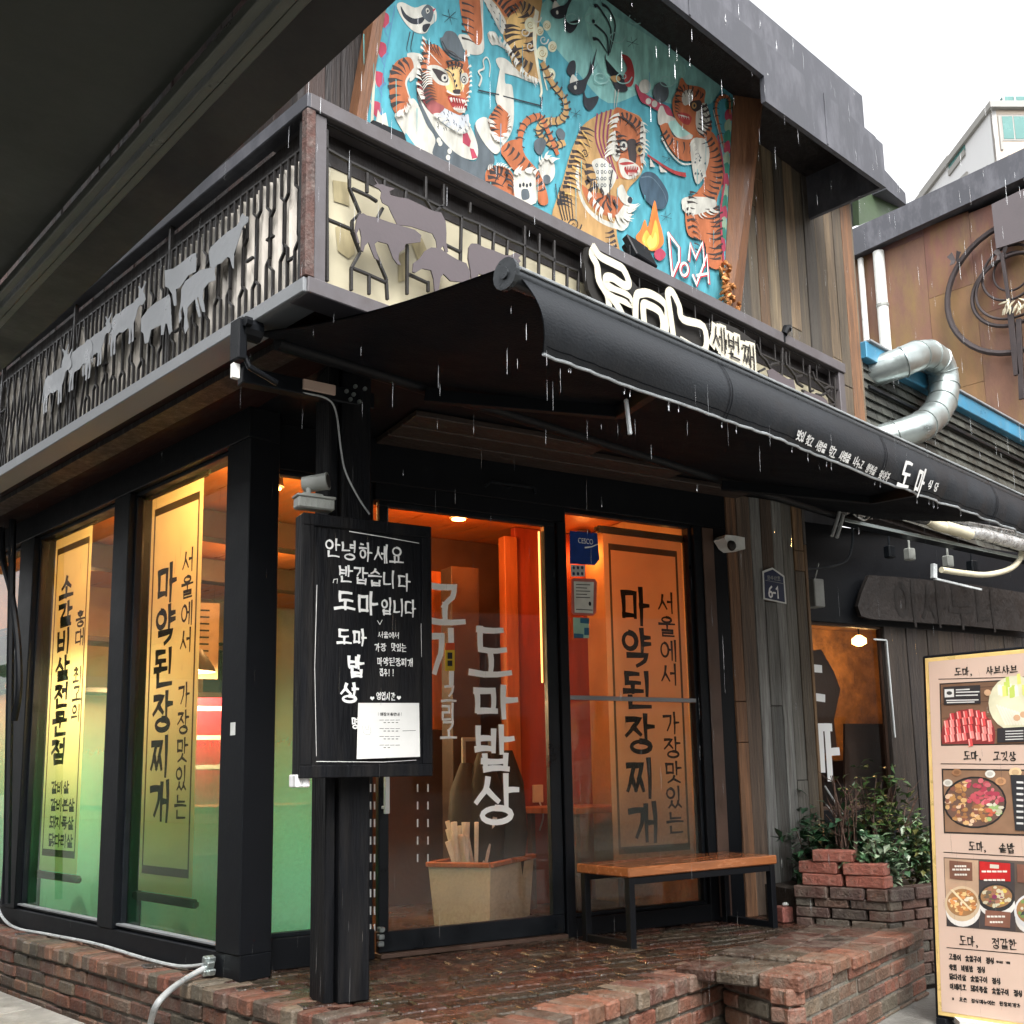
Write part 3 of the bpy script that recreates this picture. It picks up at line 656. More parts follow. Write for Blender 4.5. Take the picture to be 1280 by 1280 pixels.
pt = MB(); f9 = Fr(DOOR.p(1.77, 0, -.42), ang(DA+90)); pt.fbox(Fr(DOOR.p(2.80, 0, -.12), ang(DA+90)), 0, 1.6, .36, 2.98, -.03, .02); pt.build('side_wall', 'intwall', B)
m = MB(); m.fbox(DOOR, 2.735, 2.752, 1.0, 2.75, -.30, -.27, .002); m.fbox(DOOR, 1.613, 1.622, 1.75, 2.64, -.065, -.055, .002); m.build('edge_reflection', 'edgeglow', B)  # glowing strips that imitate reflections along the window and door edges

# ---- upper storey
UY = 3.47
m = MB(); ru = random.Random(9)
m.box((4.62, UY+.08, 4.4), (2.42, 0, 0), (0, .06, 0), (0, 0, 1.4)); m.box((2.26, 6.5, 4.4), (.06, 0, 0), (0, 3.0, 0), (0, 0, 1.4)); m.build('upper_wall', 'dark', B)
m = MB(); UF = Fr((0, UY, 0), (1, 0, 0)); planks(m, UF, 2.21, 2.5, 3.1, 5.75, ru, .1, cols=[(.035, .02, .018), (.05, .03, .026), (.025, .02, .02)], joints=0)
planks(m, Fr((2.19, UY, 0), (0, -1, 0)), -4, .0, 3.1, 5.75, ru, .12, cols=[(.035, .02, .018), (.06, .03, .026), (.025, .02, .02)], joints=0); m.build('dark_siding', 'plank', B)
m = MB(); planks(m, UF, 5.30, 7.02, 3.05, 5.45, random.Random(12), .125, cols=[(.22, .16, .095), (.17, .13, .085), (.28, .20, .12), (.12, .105, .085), (.24, .155, .085), (.30, .23, .14), (.18, .145, .10)], k=.62, joints=2,
                  forced={12: (.25, .12, .055), 3: (.27, .16, .085)})
m.build('plank_cladding', 'plank', B)
m = MB(); m.box((7.0, 5.2, 4.3), (.03, 0, 0), (0, 1.7, 0), (0, 0, 1.3), .004); m.build('end_wall', 'dark', B)
# roof fascia: two steps of dark zinc, soffit behind
m = MB()
FZ = Fr((0, 2.9, 0), (1, 0, 0))
m.quadbox([FZ.p(.9, 5.19), FZ.p(4.93, 5.19), FZ.p(4.93, 5.43), FZ.p(.9, 5.43)], (0, .03, 0))
m.quadbox([FZ.p(4.93, 5.03), FZ.p(6.40, 5.08), FZ.p(6.40, 5.40), FZ.p(4.93, 5.43)], (0, .03, 0))
m.quadbox([(6.37, 2.93, 5.08), (6.37, 4.2, 5.08), (6.37, 4.2, 5.40), (6.37, 2.93, 5.40)], (.03, 0, 0))
m.quadbox([(.9, 2.93, 5.19), (.9, 9, 5.19), (.9, 9, 5.43), (.9, 2.93, 5.43)], (.03, 0, 0))
m.fbox(FZ, 4.21, 4.225, 5.195, 5.425, .0, .006, .001); m.fbox(FZ, 5.62, 5.635, 5.06, 5.41, .0, .006, .001); m.build('fascia', 'fascia', B)
m = MB(); m.quadbox([(.93, 2.93, 5.425), (6.37, 2.93, 5.425), (6.37, 6, 5.425), (.93, 6, 5.425)], (0, 0, .03)); m.build('roof_deck', 'fascia', B)
m = MB(); m.quadbox([(1, 3.3, 5.455), (7.0, 3.3, 5.455), (7.0, 3.3, 6.25), (1, 3.3, 6.15)], (0, .08, 0)); m.quadbox([(6.99, 3.38, 5.455), (6.99, 6, 5.455), (6.99, 6, 6.25), (6.99, 3.38, 6.25)], (.03, 0, 0)); m.build('parapet', 'fascia', B)
m = MB(); m.quadbox([(.93, 2.935, 5.40), (6.37, 2.935, 5.40), (6.37, 3.9, 5.40), (.93, 3.9, 5.40)], (0, 0, .02)); m.build('roof_soffit', 'dark', B)
# lower eave sticking out beyond the gable
m = MB(); e0 = ony(1108, 236, 3.35); e1 = ony(1133, 256, 3.35)
m.quadbox([e0, e1, e1+V((0, 0, .10)), e0+V((0, 0, .16))], (0, 2.2, 0)); m.build('end_eave', 'fascia', B)
m = MB(); q = [ony(1072, 218, 3.5), ony(1112, 236, 3.4), ony(1128, 258, 3.4), ony(1074, 282, 3.5)]; m.quadbox(q, (.0, .05, .02)); m.build('eave_soffit', 'greenpanel', B)

# ================================================================== railing with cow silhouettes (balcony sign)
RB, RTZ = 3.023, 3.838
R = thing('balcony_railing', (2.034, 3.161, RB), 'grey framed iron lattice railing with cow silhouettes wrapping the first floor corner', 'railing')
m = MB()
m.fbox(SF, -.0, 4.10, RTZ-.066, RTZ, -.34, .012); m.build('top_rail', 'greymetal', R)
m = MB(); m.fbox(SLF, -6.0, .010, RTZ-.066, RTZ-.002, -.05, .012); m.build('side_top_rail', 'fascia', R)
m = MB(); m.fbox(SF, 0, 4.10, RB-.003, RB+.062, -.12, .012); m.build('bottom_rail', 'greymetal', R)
m = MB(); m.fbox(SLF, -6.0, .0, RB, RB+.06, -.12, .014); m.build('side_rail', 'whitetrim', R)
m = MB(); m.fbox(SF, -.012, .028, RB+.062, RTZ-.066, -.03, .010); m.build('corner_post', 'rustpost', R)
X_ = lambda x, y: SF.uv(930+x/6.424, 380+y/6.424)
m = MB(); m.fbox(SF, .032, .085, RB+.062, RTZ-.066, -.04, .0); m.build('end_post', 'greymetal', R); m = MB(); m.quadbox([SF.p(*X_(*p), -.004) for p in ((185, 530), (230, 520), (300, 570), (350, 600), (400, 610), (415, 690), (430, 760), (300, 720), (215, 640))], SF.n*.004); m.quadbox([SF.p(*X_(*p), -.004) for p in ((470, 760), (490, 700), (560, 720), (640, 750), (670, 780), (690, 860), (560, 860))], SF.n*.004); m.build('leaf_silhouette', 'cow', R); m = MB(); m.fbox(SF, 4.03, 4.10, RB+.062, RTZ-.066, -.3, .0); m.build('end_post', 'greymetal', R)
m = MB(); m.face([SF.p(.10, RB+.05, -.09), SF.p(4.04, RB+.05, -.09), SF.p(4.04, RTZ-.2, -.09), SF.p(.10, RTZ-.2, -.09)])
m.build('backing_panel', 'panel', R, fix=False)
m = MB(); m.fbox(SF, .1, 4.04, RTZ-.2, RTZ-.07, -.11, -.085, 0); m.build('header_strip', 'dark', R)
# printed chairs showing faintly on the cream panel
m = MB(); pf = SF.off(-.086)
def Q3(x, y): return pf.uv(360+x/3.048, 120+y/3.048)
m.col = (.40, .34, .20)
for poly in ([(180, 500), (215, 485), (250, 520), (255, 600), (230, 620), (190, 590)], [(420, 610), (450, 590), (455, 700), (420, 710)], [(470, 560), (510, 540), (535, 600), (500, 640)], [(170, 320), (230, 330), (235, 420), (175, 400)]):
    m.face([pf.p(*Q3(*p)) for p in poly])
m.build('panel_print', M['mural'], R, fix=False)
m = MB(); rows = []
ub = [-.02-.01*k for k in range(360)]
m.strip([SLF.p(u, RB+.05, -.05+.012*math.sin(k*1.57)) for k, u in enumerate(ub)], [SLF.p(u, RTZ-.2, -.05+.012*math.sin(k*1.57)) for k, u in enumerate(ub)])
m.strip([SLF.p(-3.6-.05*k, RB+.05, -.05+.012*math.sin(k*1.57)) for k in range(48)], [SLF.p(-3.6-.05*k, RTZ-.2, -.05+.012*math.sin(k*1.57)) for k in range(48)])
m.build('corrugated_backing', 'corru', R, fix=False)
m = MB(); m.fbox(SLF, -6, -.03, RTZ-.2, RTZ-.07, -.09, -.06, 0); m.build('side_header_strip', 'dark', R)
# lattice bars: front, traced from the way they branch
m = MB()
def Z(x, y): return SF.uv(360+x/3.048, 120+y/3.048)
LAT = [[(158, 120), (160, 700)], [(85, 165), (160, 195), (245, 243), (320, 280), (460, 352), (535, 388), (670, 455), (745, 485), (850, 540), (910, 565), (970, 595), (1025, 625), (1120, 665)],
       [(245, 243), (245, 345), (285, 440), (255, 470), (255, 510), (285, 590), (252, 650), (252, 735)], [(160, 462), (250, 500)], [(255, 345), (320, 375), (350, 395)], [(312, 285), (312, 362)], [(378, 312), (376, 345)], [(460, 352), (456, 395)],
       [(535, 300), (535, 388), (560, 430), (560, 445)], [(603, 330), (603, 410), (575, 430), (572, 450)], [(672, 450), (668, 640)], [(600, 555), (670, 590)], [(740, 485), (740, 580)], [(795, 515), (792, 590)], [(848, 545), (845, 600)], [(912, 490), (912, 680)], [(968, 520), (966, 700)], [(1025, 545), (1023, 720)], [(1075, 645), (1074, 745)], [(1118, 665), (1116, 765)],
       [(330, 560), (385, 690), (390, 770)], [(260, 650), (320, 675), (385, 705)], [(320, 675), (320, 750)], [(465, 560), (465, 750)], [(470, 672), (540, 705)], [(545, 700), (545, 740)], [(372, 420), (350, 462)], [(705, 400), (703, 440)], [(970, 590), (1025, 618)]]
for l in LAT:
    for p, q in zip(l, l[1:]):
        a, b = Z(*p), Z(*q); m.bar(SF.p(*a, -.02), SF.p(*b, -.02), SF.n, .0055, .007, .001)
X_ = lambda x, y: SF.uv(930+x/6.424, 380+y/6.424)
for l in ([(95, 290), (95, 580)], [(110, 320), (140, 400), (190, 450), (215, 500), (250, 545), (310, 580)], [(215, 500), (245, 475), (290, 475)], [(320, 350), (315, 590)], [(345, 380), (350, 480), (420, 570), (440, 630), (485, 660)], [(430, 580), (480, 570)], [(540, 490), (535, 560), (545, 700), (570, 690)], [(560, 540), (580, 600), (640, 660), (690, 740), (740, 790)], [(650, 680), (690, 660), (730, 670)], [(480, 690), (540, 720)], [(590, 720), (640, 730), (700, 690)], [(740, 590), (745, 880)], [(690, 820), (740, 800)], [(130, 540), (180, 515)], [(160, 570), (200, 590), (215, 640)], [(355, 610), (400, 605)], [(410, 690), (440, 745)]):
    for p, q in zip(l, l[1:]): m.bar(SF.p(*X_(*p), -.012), SF.p(*X_(*q), -.012), SF.n, .007, .007, .001)
for k in range(0):        # right end
    u = 3.42+.07*k; m.bar(SF.p(u, 3.62-.02*(k % 3), -.02), SF.p(u+.09, 3.36, -.02), SF.n, .008, .008, .001); m.bar(SF.p(u+.05, 3.48, -.02), SF.p(u-.03, 3.42-.04*(k % 2), -.02), SF.n, .007, .007, .001)
for k in range(14): a = SF.p(1.86+.16*k, RTZ-.08, -.022); b = SF.p(1.86+.16*k, RTZ-.2, -.022); m.bar(a, b, SF.n, .004, .004, .001)
m.bar(SF.p(1.6, RTZ-.185, -.02), SF.p(4.03, RTZ-.185, -.02), SF.n, .006, .006, .001); m.bar(SF.p(.09, RTZ-.075, -.02), SF.p(4.03, RTZ-.075, -.02), SF.n, .004, .004, .001)
m.build('lattice', 'lattice', R)
# side lattice: jogging vertical bars
m = MB(); rs = random.Random(8); k = 0; u = -.06
m.bar(SLF.p(-6, RTZ-.19, -.02), SLF.p(0, RTZ-.19, -.02), SLF.n, .005, .005, .001)
def sbar(pts):
    for p, q in zip(pts, pts[1:]): m.bar(SLF.p(*p, -.018), SLF.p(*q, -.018), SLF.n, .0045, .006, .0)
vt_, vb_ = RTZ-.19, RB+.06
while u > -5.9:
    h = vt_-vb_; ph = k % 6
    if u > -2.1:
        a_, c_ = vt_-h*rs.uniform(.22, .40), vb_+h*rs.uniform(.2, .38); dx = .028*(1 if k % 2 else -1)
        sbar([(u, vt_), (u, a_), (u+dx, a_-.028), (u+dx, c_), (u, c_-.028), (u, vb_)])
        if ph in (1, 4): vv = rs.uniform(vb_+.1, vt_-.1); sbar([(u, vv), (u-.052, vv)])
    elif u > -3.3:
        if ph % 2: sbar([(u, vt_), (u-.06, vt_-h*.5), (u, vb_)])
        else: sbar([(u, vt_), (u+.055, vt_-h*.45), (u, vt_-h*.9), (u, vb_)])
    else:
        if ph in (0, 3): sbar([(u, vt_), (u-.07, vt_-h*.33), (u+.05, vt_-h*.66), (u, vb_)]); sbar([(u-.07, vt_-h*.33), (u+.07, vt_-h*.33)])
        elif ph in (1, 4): sbar([(u, vt_), (u, vb_)]); sbar([(u, vt_-h*.5), (u-.06, vt_-h*.5)])
        else: sbar([(u, vt_), (u, vt_-h*.4), (u+.04, vt_-h*.5), (u, vt_-h*.6), (u, vb_)])
    u -= .052; k += 1
for t in range(5): m.bar(SLF.p(-.07-1.1*t, RTZ-.06, -.02), SLF.p(-.07-1.1*t, RB+.06, -.02), SLF.n, .009, .01, .001)
m.build('side_lattice', 'lattice', R)
G_ = lambda x, y: (430+x/4.55, 200+y/4.55)
S_ = lambda x, y: (180+x/6.424, 250+y/6.424)
COWS = [[(165, 100), (195, 140), (215, 140), (235, 150), (285, 165), (255, 180), (262, 200), (300, 212), (360, 222), (430, 255), (500, 290), (550, 300), (575, 350), (580, 420), (578, 470), (590, 525), (575, 530), (560, 490), (545, 510), (528, 520), (520, 460), (500, 420), (440, 400), (380, 380), (300, 370), (265, 300), (250, 265), (215, 245), (205, 215), (210, 185), (195, 165), (165, 150), (185, 138)],
        [(85, 310), (105, 305), (125, 318), (180, 330), (250, 355), (350, 385), (400, 400), (435, 430), (430, 470), (385, 475), (345, 480), (340, 510), (310, 530), (305, 570), (320, 600), (300, 595), (275, 560), (245, 480), (190, 465), (170, 480), (185, 540), (195, 575), (170, 560), (150, 510), (135, 470), (115, 490), (105, 525), (92, 515), (95, 440), (85, 390), (68, 420), (85, 480), (72, 472), (57, 400), (70, 340)],
        [(385, 640), (390, 590), (430, 560), (455, 520), (490, 500), (540, 505), (590, 540), (640, 570), (690, 590), (712, 640), (705, 740), (690, 745), (680, 700), (600, 690), (560, 650), (545, 670), (530, 760), (512, 760), (505, 680), (490, 630), (440, 620), (400, 645)],
        [(705, 500), (720, 478), (750, 480), (790, 500), (850, 520), (910, 545), (940, 545), (970, 530), (1000, 545), (985, 560), (1000, 580), (960, 610), (930, 625), (870, 645), (800, 660), (760, 650), (735, 720), (720, 720), (715, 640), (700, 560)]]
for k, c in enumerate(COWS):
    m = MB(); m.quadbox([SF.p(*SF.uv(*G_(*p)), .0) for p in c], SF.n*(.004+.0015*k)); m.build('cow_silhouette', 'cow', R)
COWT = [[(530, 420), (545, 385), (600, 330), (680, 260), (750, 215), (775, 180), (785, 140), (800, 110), (820, 130), (850, 140), (845, 180), (800, 225), (780, 290), (745, 400), (730, 440), (730, 555), (720, 550), (700, 470), (680, 460), (630, 510), (600, 520), (580, 550), (540, 540)],
        [(180, 570), (250, 555), (300, 520), (400, 440), (430, 430), (435, 480), (430, 580), (370, 610), (330, 670), (300, 710), (270, 720), (275, 850), (255, 855), (240, 760), (210, 710), (185, 700)],
        [(430, 600), (470, 570), (560, 550), (590, 545), (585, 590), (595, 650), (540, 670), (500, 720), (490, 780), (510, 905), (490, 905), (470, 850), (455, 780), (445, 800), (460, 850), (475, 940), (460, 950), (440, 880), (430, 800), (370, 870), (365, 950), (378, 1030), (350, 1080), (340, 1030), (345, 940), (330, 860), (312, 900), (320, 960), (305, 1000), (300, 930), (315, 830), (320, 720), (350, 660)],
        [(0, 960), (60, 880), (120, 830), (190, 790), (225, 765), (235, 800), (240, 900), (245, 1000), (250, 1060), (228, 1090), (210, 1000), (195, 1000), (180, 1090), (162, 1090), (160, 1010), (80, 1050), (60, 1150), (30, 1160), (20, 1080), (0, 1060)]]
for k, c in enumerate(COWT):
    m = MB(); m.quadbox([SLF.p(*SLF.uv(*S_(*p)), .004+.003*k) for p in c], SLF.n*.002); m.build('cow_silhouette', 'cowsteel', R)
COWL = [(0, .60), (.03, .70), (.07, .76), (.05, .83), (.0, .90), (.02, .92), (.09, .85), (.13, .84), (.19, .93), (.21, .92), (.17, .82), (.20, .78), (.17, .72), (.24, .73), (.33, .70), (.55, .72), (.72, .70), (.82, .73), (.90, .69), (.95, .60), (.975, .40), (.99, .26), (.97, .25), (.945, .40), (.93, .50), (.92, .34), (.935, .18), (.92, .02), (.885, .0), (.875, .03), (.89, .16), (.86, .30), (.84, .16), (.845, .03), (.82, .0), (.79, .02), (.80, .18), (.79, .32), (.70, .35), (.60, .30), (.45, .31), (.42, .28), (.41, .14), (.42, .02), (.39, .0), (.365, .02), (.375, .16), (.36, .28), (.33, .14), (.335, .03), (.31, .0), (.285, .02), (.295, .18), (.30, .33), (.24, .42), (.20, .54), (.14, .57), (.08, .54), (.03, .56)]
CW = [.014]
def side_cow(px, py, wd, flip):
    u, v = SLF.uv(px, py); m = MB()
    pts = [((1-x if flip else x)*wd, y*wd*.72) for x, y in COWL]
    CW[0] += .003; m.quadbox([SLF.p(u-wd/2+a, v-wd*.36+b, .004+CW[0]) for a, b in pts], SLF.n*.002); m.build('cow_silhouette', 'cowsteel', R)
for px, py, wd, fl in ((164, 400, .40, True), (126, 432, .36, True), (103, 452, .42, False), (78, 478, .40, True)): side_cow(px, py, wd, fl)

# ---- restaurant logo cut out of black board in front of the railing
LG = thing('logo_sign', (4.2, 3.13, RB), 'black cut-out sign with thick cream hand drawn letters on the railing', 'sign')
lf = SF.off(.03); L0 = lambda x, y: lf.uv(720+x/5.333, 290+y/5.333)
m = MB(); bd = [(80, 95), (160, 130), (300, 215), (420, 365), (560, 410), (640, 385), (740, 560), (860, 610), (960, 590), (1080, 640), (1195, 720), (1210, 960), (1120, 1000), (850, 830), (560, 760), (300, 640), (160, 520), (90, 380), (60, 200)]
m.quadbox([lf.p(*L0(*p), -.028) for p in bd], lf.n*.02); m.build('backboard', 'ink', LG)
m = MB(); sgn = [[(110, 118), (95, 160), (128, 230), (142, 330), (198, 430), (208, 520), (205, 600)], [(110, 118), (150, 170), (250, 222), (302, 255), (338, 340), (310, 362), (232, 312), (190, 312), (190, 352), (240, 392), (330, 432), (352, 482), (285, 452), (205, 425)], [(235, 460), (270, 510), (300, 570)],
               [(380, 640), (384, 450), (420, 415), (482, 420), (562, 470), (592, 540), (575, 720)], [(442, 660), (430, 500), (472, 498), (540, 540), (562, 620), (556, 700)], [(635, 740), (602, 500), (592, 420), (622, 408), (668, 500), (692, 588), (832, 640), (835, 800), (690, 735)]]
for k, s in enumerate(sgn):
    brush(m, lf, catmull([L0(*p) for p in s], k=5), .046, .012+.0015*k, 1, 1)
m.build('cream_outline', 'cream', LG, fix=False)
sl_ = L0(920, 740); dx = V((L0(1180, 880)[0]-sl_[0], L0(1180, 880)[1]-sl_[1], 0))
for wd, mt, nm, ww in ((.062, 'cream', 'small_outline', .011), (.012, 'ink', 'small_letters', .018)):
    m = MB(); pen = Pen(m, lf, ww, random.Random(2), .01)
    u, v = L0(880, 720)
    for k, ch in enumerate('세번째'): pen.char(ch, u+.02+k*.145, v-.04-.012*k, .115, .135, wd, taper=1, head=1)
    m.build(nm, mt, LG, fix=False)

# ================================================================== mural
MY = 3.45
ma = ony(455, 160, MY); mb_ = ony(905, 385, MY)
MUR = Fr((0, MY-.02, 4.045), (1, 0, 0), (0, -math.sin(math.radians(6)), math.cos(math.radians(6))))
mu = thing('mural_painting', (3.9, MY, 4.04), 'large turquoise mural of orange tigers in a wooden frame above the railing', 'mural')
pq = lambda x, y: MUR.uv(x, y)
OA = lambda x, y: (440+x/5.12, y/5.12)
OB = lambda x, y: (660+x/4.571, 100+y/4.571)
OC = lambda x, y: (590+x/6.095, y/6.095)
OO = lambda x, y: (440+x/2.56, y/2.56)
tl = pq(478, 30); bl = pq(453, 175); br = pq(903, 400); tr = pq(917, 100)
slope = (tl[0]-bl[0])/(tl[1]-bl[1]); VT = 1.36; VB = -.45
uLeft = lambda v: bl[0]+slope*(v-bl[1]); sr = (tr[0]-br[0])/(tr[1]-br[1]); uRight = lambda v: br[0]+sr*(v-br[1])
m = MB(); m.quadbox([MUR.p(uLeft(VB)-.02, VB, -.04), MUR.p(uRight(VB)+.02, VB, -.04), MUR.p(uRight(VT)+.02, VT, -.04), MUR.p(uLeft(VT)-.02, VT, -.04)], MUR.n*.035); m.build('board', 'dark', mu)
P = MB(); LAY = [0]
def mu_poly(col, pts, T=OA, smooth=True):
    P.col = col; LAY[0] += 1; w_ = .0005+.00004*LAY[0]
    q = [pq(*T(*p)) for p in pts]
    if smooth: q = catmull(q, True, 4)
    cl = [(max(uLeft(v), min(uRight(v), u)), max(VB, min(VT, v))) for u, v in q]
    P.face([MUR.p(u, v, w_) for u, v in cl])
def mu_line(col, pts, T=OA, wpx=2.0, smooth=True, taper=.4, head=1.0):
    P.col = col; LAY[0] += .25; q = [pq(*T(*p)) for p in pts]
    if smooth and len(q) > 2: q = catmull(q, False, 4)
    brush(P, MUR, q, wpx*.0036, .0005+.00004*LAY[0], taper, head)
TE, TE2 = (.085, .33, .40), (.24, .50, .47); OR, YE, CR, DK, RD, GR, PK, BK = (.43, .14, .062), (.44, .27, .115), (.56, .55, .49), (.035, .04, .048), (.36, .05, .05), (.10, .12, .135), (.40, .06, .10), (.055, .045, .045)
P.col = TE; P.face([MUR.p(uLeft(VB), VB, 0), MUR.p(uRight(VB), VB, 0), MUR.p(uRight(VT), VT, 0), MUR.p(uLeft(VT), VT, 0)])
mu_poly(TE2, [(620, 0), (1000, -60), (1180, 180), (1150, 330), (1010, 330), (930, 300), (820, 330), (720, 230), (640, 130)], OO)
mu_poly((.30, .60, .54), [(760, 20), (1040, 180), (1050, 260), (900, 290), (800, 230)], OO)
# left border of flags
for k in range(9):
    y = 120+190*k-760; x = 205-.18*(y-120)*.5
    mu_poly(PK, [(x-30, y-40), (x+25, y-30), (x+30, y+30), (x+5, y+60), (x-20, y+30)], OA)
    mu_line(CR, [(x-45, y-70), (x-30, y-20), (x-15, y+60)], OA, 1.3); mu_line((.10, .25, .40), [(x+40, y+30), (x+5, y+70), (x+20, y+110)], OA, 3)
mu_line((.10, .25, .40), [(275, 40), (205, 430), (180, 700), (170, 850)], OA, 1.6); mu_line((.60, .56, .44), [(165, 150), (140, 500), (125, 830)], OA, 4, head=1, taper=1)
mu_poly(CR, [(150, 790), (165, 700), (185, 740), (215, 720), (240, 850), (180, 860)], OA, False)
# right border of scallops
for k in range(14):
    y = 120+62*k; mu_poly([(.05, .22, .16), PK, (.30, .42, .30)][k % 3], [(1130-k*3, y), (1160-k*3, y-20), (1165-k*3, y+50), (1130-k*3, y+44)], OB)
def stripes(pts, n, ln, wpx, T, col=BK, side=1, jit=.25, seed=1):
    r = random.Random(seed); q = catmull(pts, False, 12); m_ = len(q)
    for k in range(n):
        i = int((k+.5)/n*(m_-1)); a = V((*q[i], 0)); b = V((*q[min(i+1, m_-1)], 0)); d = (b-a).normalized() if (b-a).length else V((1, 0, 0))
        nn = V((-d.y, d.x, 0))*side; l = ln*r.uniform(1-jit, 1+jit)
        p0, p1, p2 = a, a+nn*l*.5+d*l*.12, a+nn*l+d*l*.05
        mu_line(col, [tuple(p0[:2]), tuple(p1[:2]), tuple(p2[:2])], T, wpx, True, .15, 1.2)
# bird top left
mu_poly(CR, [(285, 40), (320, 15), (400, 50), (470, 30), (532, 60), (538, 130), (500, 165), (470, 212), (400, 205), (330, 135)])
mu_poly(DK, [(310, 38), (345, 92), (400, 120), (465, 108), (440, 152), (380, 152), (325, 105)]); mu_poly(GR, [(440, 85), (480, 30), (520, 65), (508, 130), (485, 140)]); mu_poly(DK, [(455, 160), (500, 155), (470, 205), (450, 195)])
mu_poly(CR, [(470, 60), (485, 52), (495, 75), (478, 88)]); mu_poly(DK, [(478, 66), (488, 64), (488, 78), (478, 78)]); mu_poly(PK, [(515, 62), (535, 55), (520, 75)]); mu_line(DK, [(370, 205), (350, 300), (352, 330)], OA, 1.6); mu_line(DK, [(392, 210), (375, 300), (380, 330)], OA, 1.6)
def star(x, y, r, T=OA):
    for a in range(3): c, s = math.cos(a*1.05+.3)*r, math.sin(a*1.05+.3)*r; mu_line(DK, [(x-c, y-s), (x, y), (x+c, y+s)], T, 1.6, False, .3, .5)
star(625, 110, 48)
# leg hanging from the top
mu_poly(CR, [(680, 225), (740, 225), (790, 250), (815, 0), (835, -60), (838, 180), (838, 335), (745, 345), (700, 290)]); mu_poly(OR, [(690, -60), (800, -60), (825, 110), (832, 250), (800, 290), (740, 220), (700, 110)])
for k in range(6): mu_line(BK, [(705, 20+45*k), (745, 30+45*k), (775, 45+45*k)], OA, 3.2)
# hanging tiger body at the top
mu_poly(CR, [(830, -40), (960, -40), (1010, 180), (960, 220), (900, 110)]); 
for k in range(16): mu_line(BK, [(850+k % 4*30+k*5, 20+k*11), (858+k % 4*30+k*5, 34+k*11)], OA, 1.6)
mu_poly(YE, [(880, -60), (1190, -60), (1200, 120), (1180, 260), (1175, 400), (1195, 520), (1120, 505), (1040, 450), (1000, 330), (965, 230), (985, 150), (940, 60)])
mu_poly(OR, [(880, -60), (1100, -60), (1060, 60), (985, 110), (940, 50)]); mu_poly((.70, .46, .18), [(990, 130), (1080, 90), (1110, 250), (1060, 420), (1000, 330)])
stripes([(985, 160), (985, 260), (1040, 420)], 6, -95, 5, OA, seed=3); stripes([(1120, 80), (1150, 200), (1160, 330)], 6, 70, 5, OA, seed=4); stripes([(890, -20), (950, 40), (1000, 110)], 6, -70, 4, OA, seed=5)
mu_poly(CR, [(865, 215), (910, 205), (940, 250), (1000, 325), (930, 290), (890, 285)]); mu_poly(CR, [(918, 385), (960, 370), (1010, 400), (1080, 470), (1190, 520), (1150, 530), (1050, 490), (960, 460)])
for cx, cy, r in ((1140, 160, 38), (1215, 340, 36), (1245, 165, 26), (1265, 480, 34), (1200, 200, 24), (1280, 300, 28)):
    mu_poly((.66, .66, .48), _circ(cx, cy, r, r*1.25, 12)[:-1]); mu_line((.40, .30, .14), [(cx+r*.65*(1-t/14)*math.cos(t*.8), cy+r*.75*(1-t/14)*math.sin(t*.8)) for t in range(14)], OA, 1.3)
mu_line((.70, .68, .52), [(1180, 80), (1165, 250), (1185, 420), (1210, 570), (1205, 610)], OA, 8); mu_line((.70, .68, .52), [(1230, 380), (1225, 480), (1245, 570)], OA, 5)
# suited tiger
mu_poly(CR, [(350, 345), (440, 350), (450, 420), (400, 500), (365, 520), (380, 430)]); mu_poly(OR, [(370, 370), (290, 388), (242, 465), (235, 560), (252, 680), (290, 742), (330, 722), (372, 640), (350, 570), (345, 500), (392, 445)])
stripes([(340, 380), (260, 440), (238, 560), (262, 700)], 8, -75, 5, OA, seed=7); mu_line(CR, [(392, 450), (345, 520), (352, 580), (372, 640)], OA, 3.5)
mu_poly(CR, [(270, 745), (330, 720), (378, 632), (420, 670), (470, 790), (530, 890), (525, 1020), (470, 995), (390, 940)])
mu_poly((.10, .35, .42), [(340, 850), (400, 930), (470, 990), (360, 930)])
mu_poly(GR, [(410, 610), (470, 700), (545, 830), (640, 930), (720, 1015), (800, 1015), (780, 800), (830, 900), (900, 985), (905, 1050), (850, 1090), (842, 1180), (700, 1110), (520, 1005), (532, 890), (470, 790)])
mu_poly(CR, [(415, 605), (470, 690), (520, 740), (600, 810), (690, 850), (745, 800), (800, 930), (790, 1020), (700, 1005), (600, 925), (510, 800)])
mu_poly((.55, .58, .62), [(520, 680), (590, 640), (700, 735), (742, 735), (742, 830), (692, 855), (600, 805), (520, 738)])
rr = random.Random(5)
for k in range(34): x, y = 545+rr.random()*190, 690+rr.random()*140; mu_line(DK, [(x, y), (x+4, y+13)], OA, 1.7)
mu_poly(PK, [(705, 860), (735, 850), (758, 905), (748, 945), (705, 915)], OA, False); mu_poly(PK, [(750, 950), (775, 955), (800, 1010), (765, 1018)], OA, False)
mu_poly(OR, [(450, 240), (475, 285), (520, 285), (560, 305), (640, 385), (700, 385), (728, 318), (738, 390), (750, 480), (748, 560), (735, 640), (700, 735), (640, 720), (570, 690), (520, 735), (450, 640), (412, 590), (420, 500), (440, 420), (455, 340)])
mu_poly((.33, .10, .10), [(415, 560), (450, 520), (520, 640), (590, 690), (520, 738), (450, 650)])
mu_poly((.72, .50, .22), [(590, 450), (680, 430), (720, 480), (715, 560), (670, 600), (600, 570)])
mu_poly(CR, [(480, 430), (540, 420), (600, 460), (620, 540), (560, 545), (510, 500)]); mu_poly(CR, [(690, 480), (730, 470), (742, 520), (715, 545), (692, 520)])
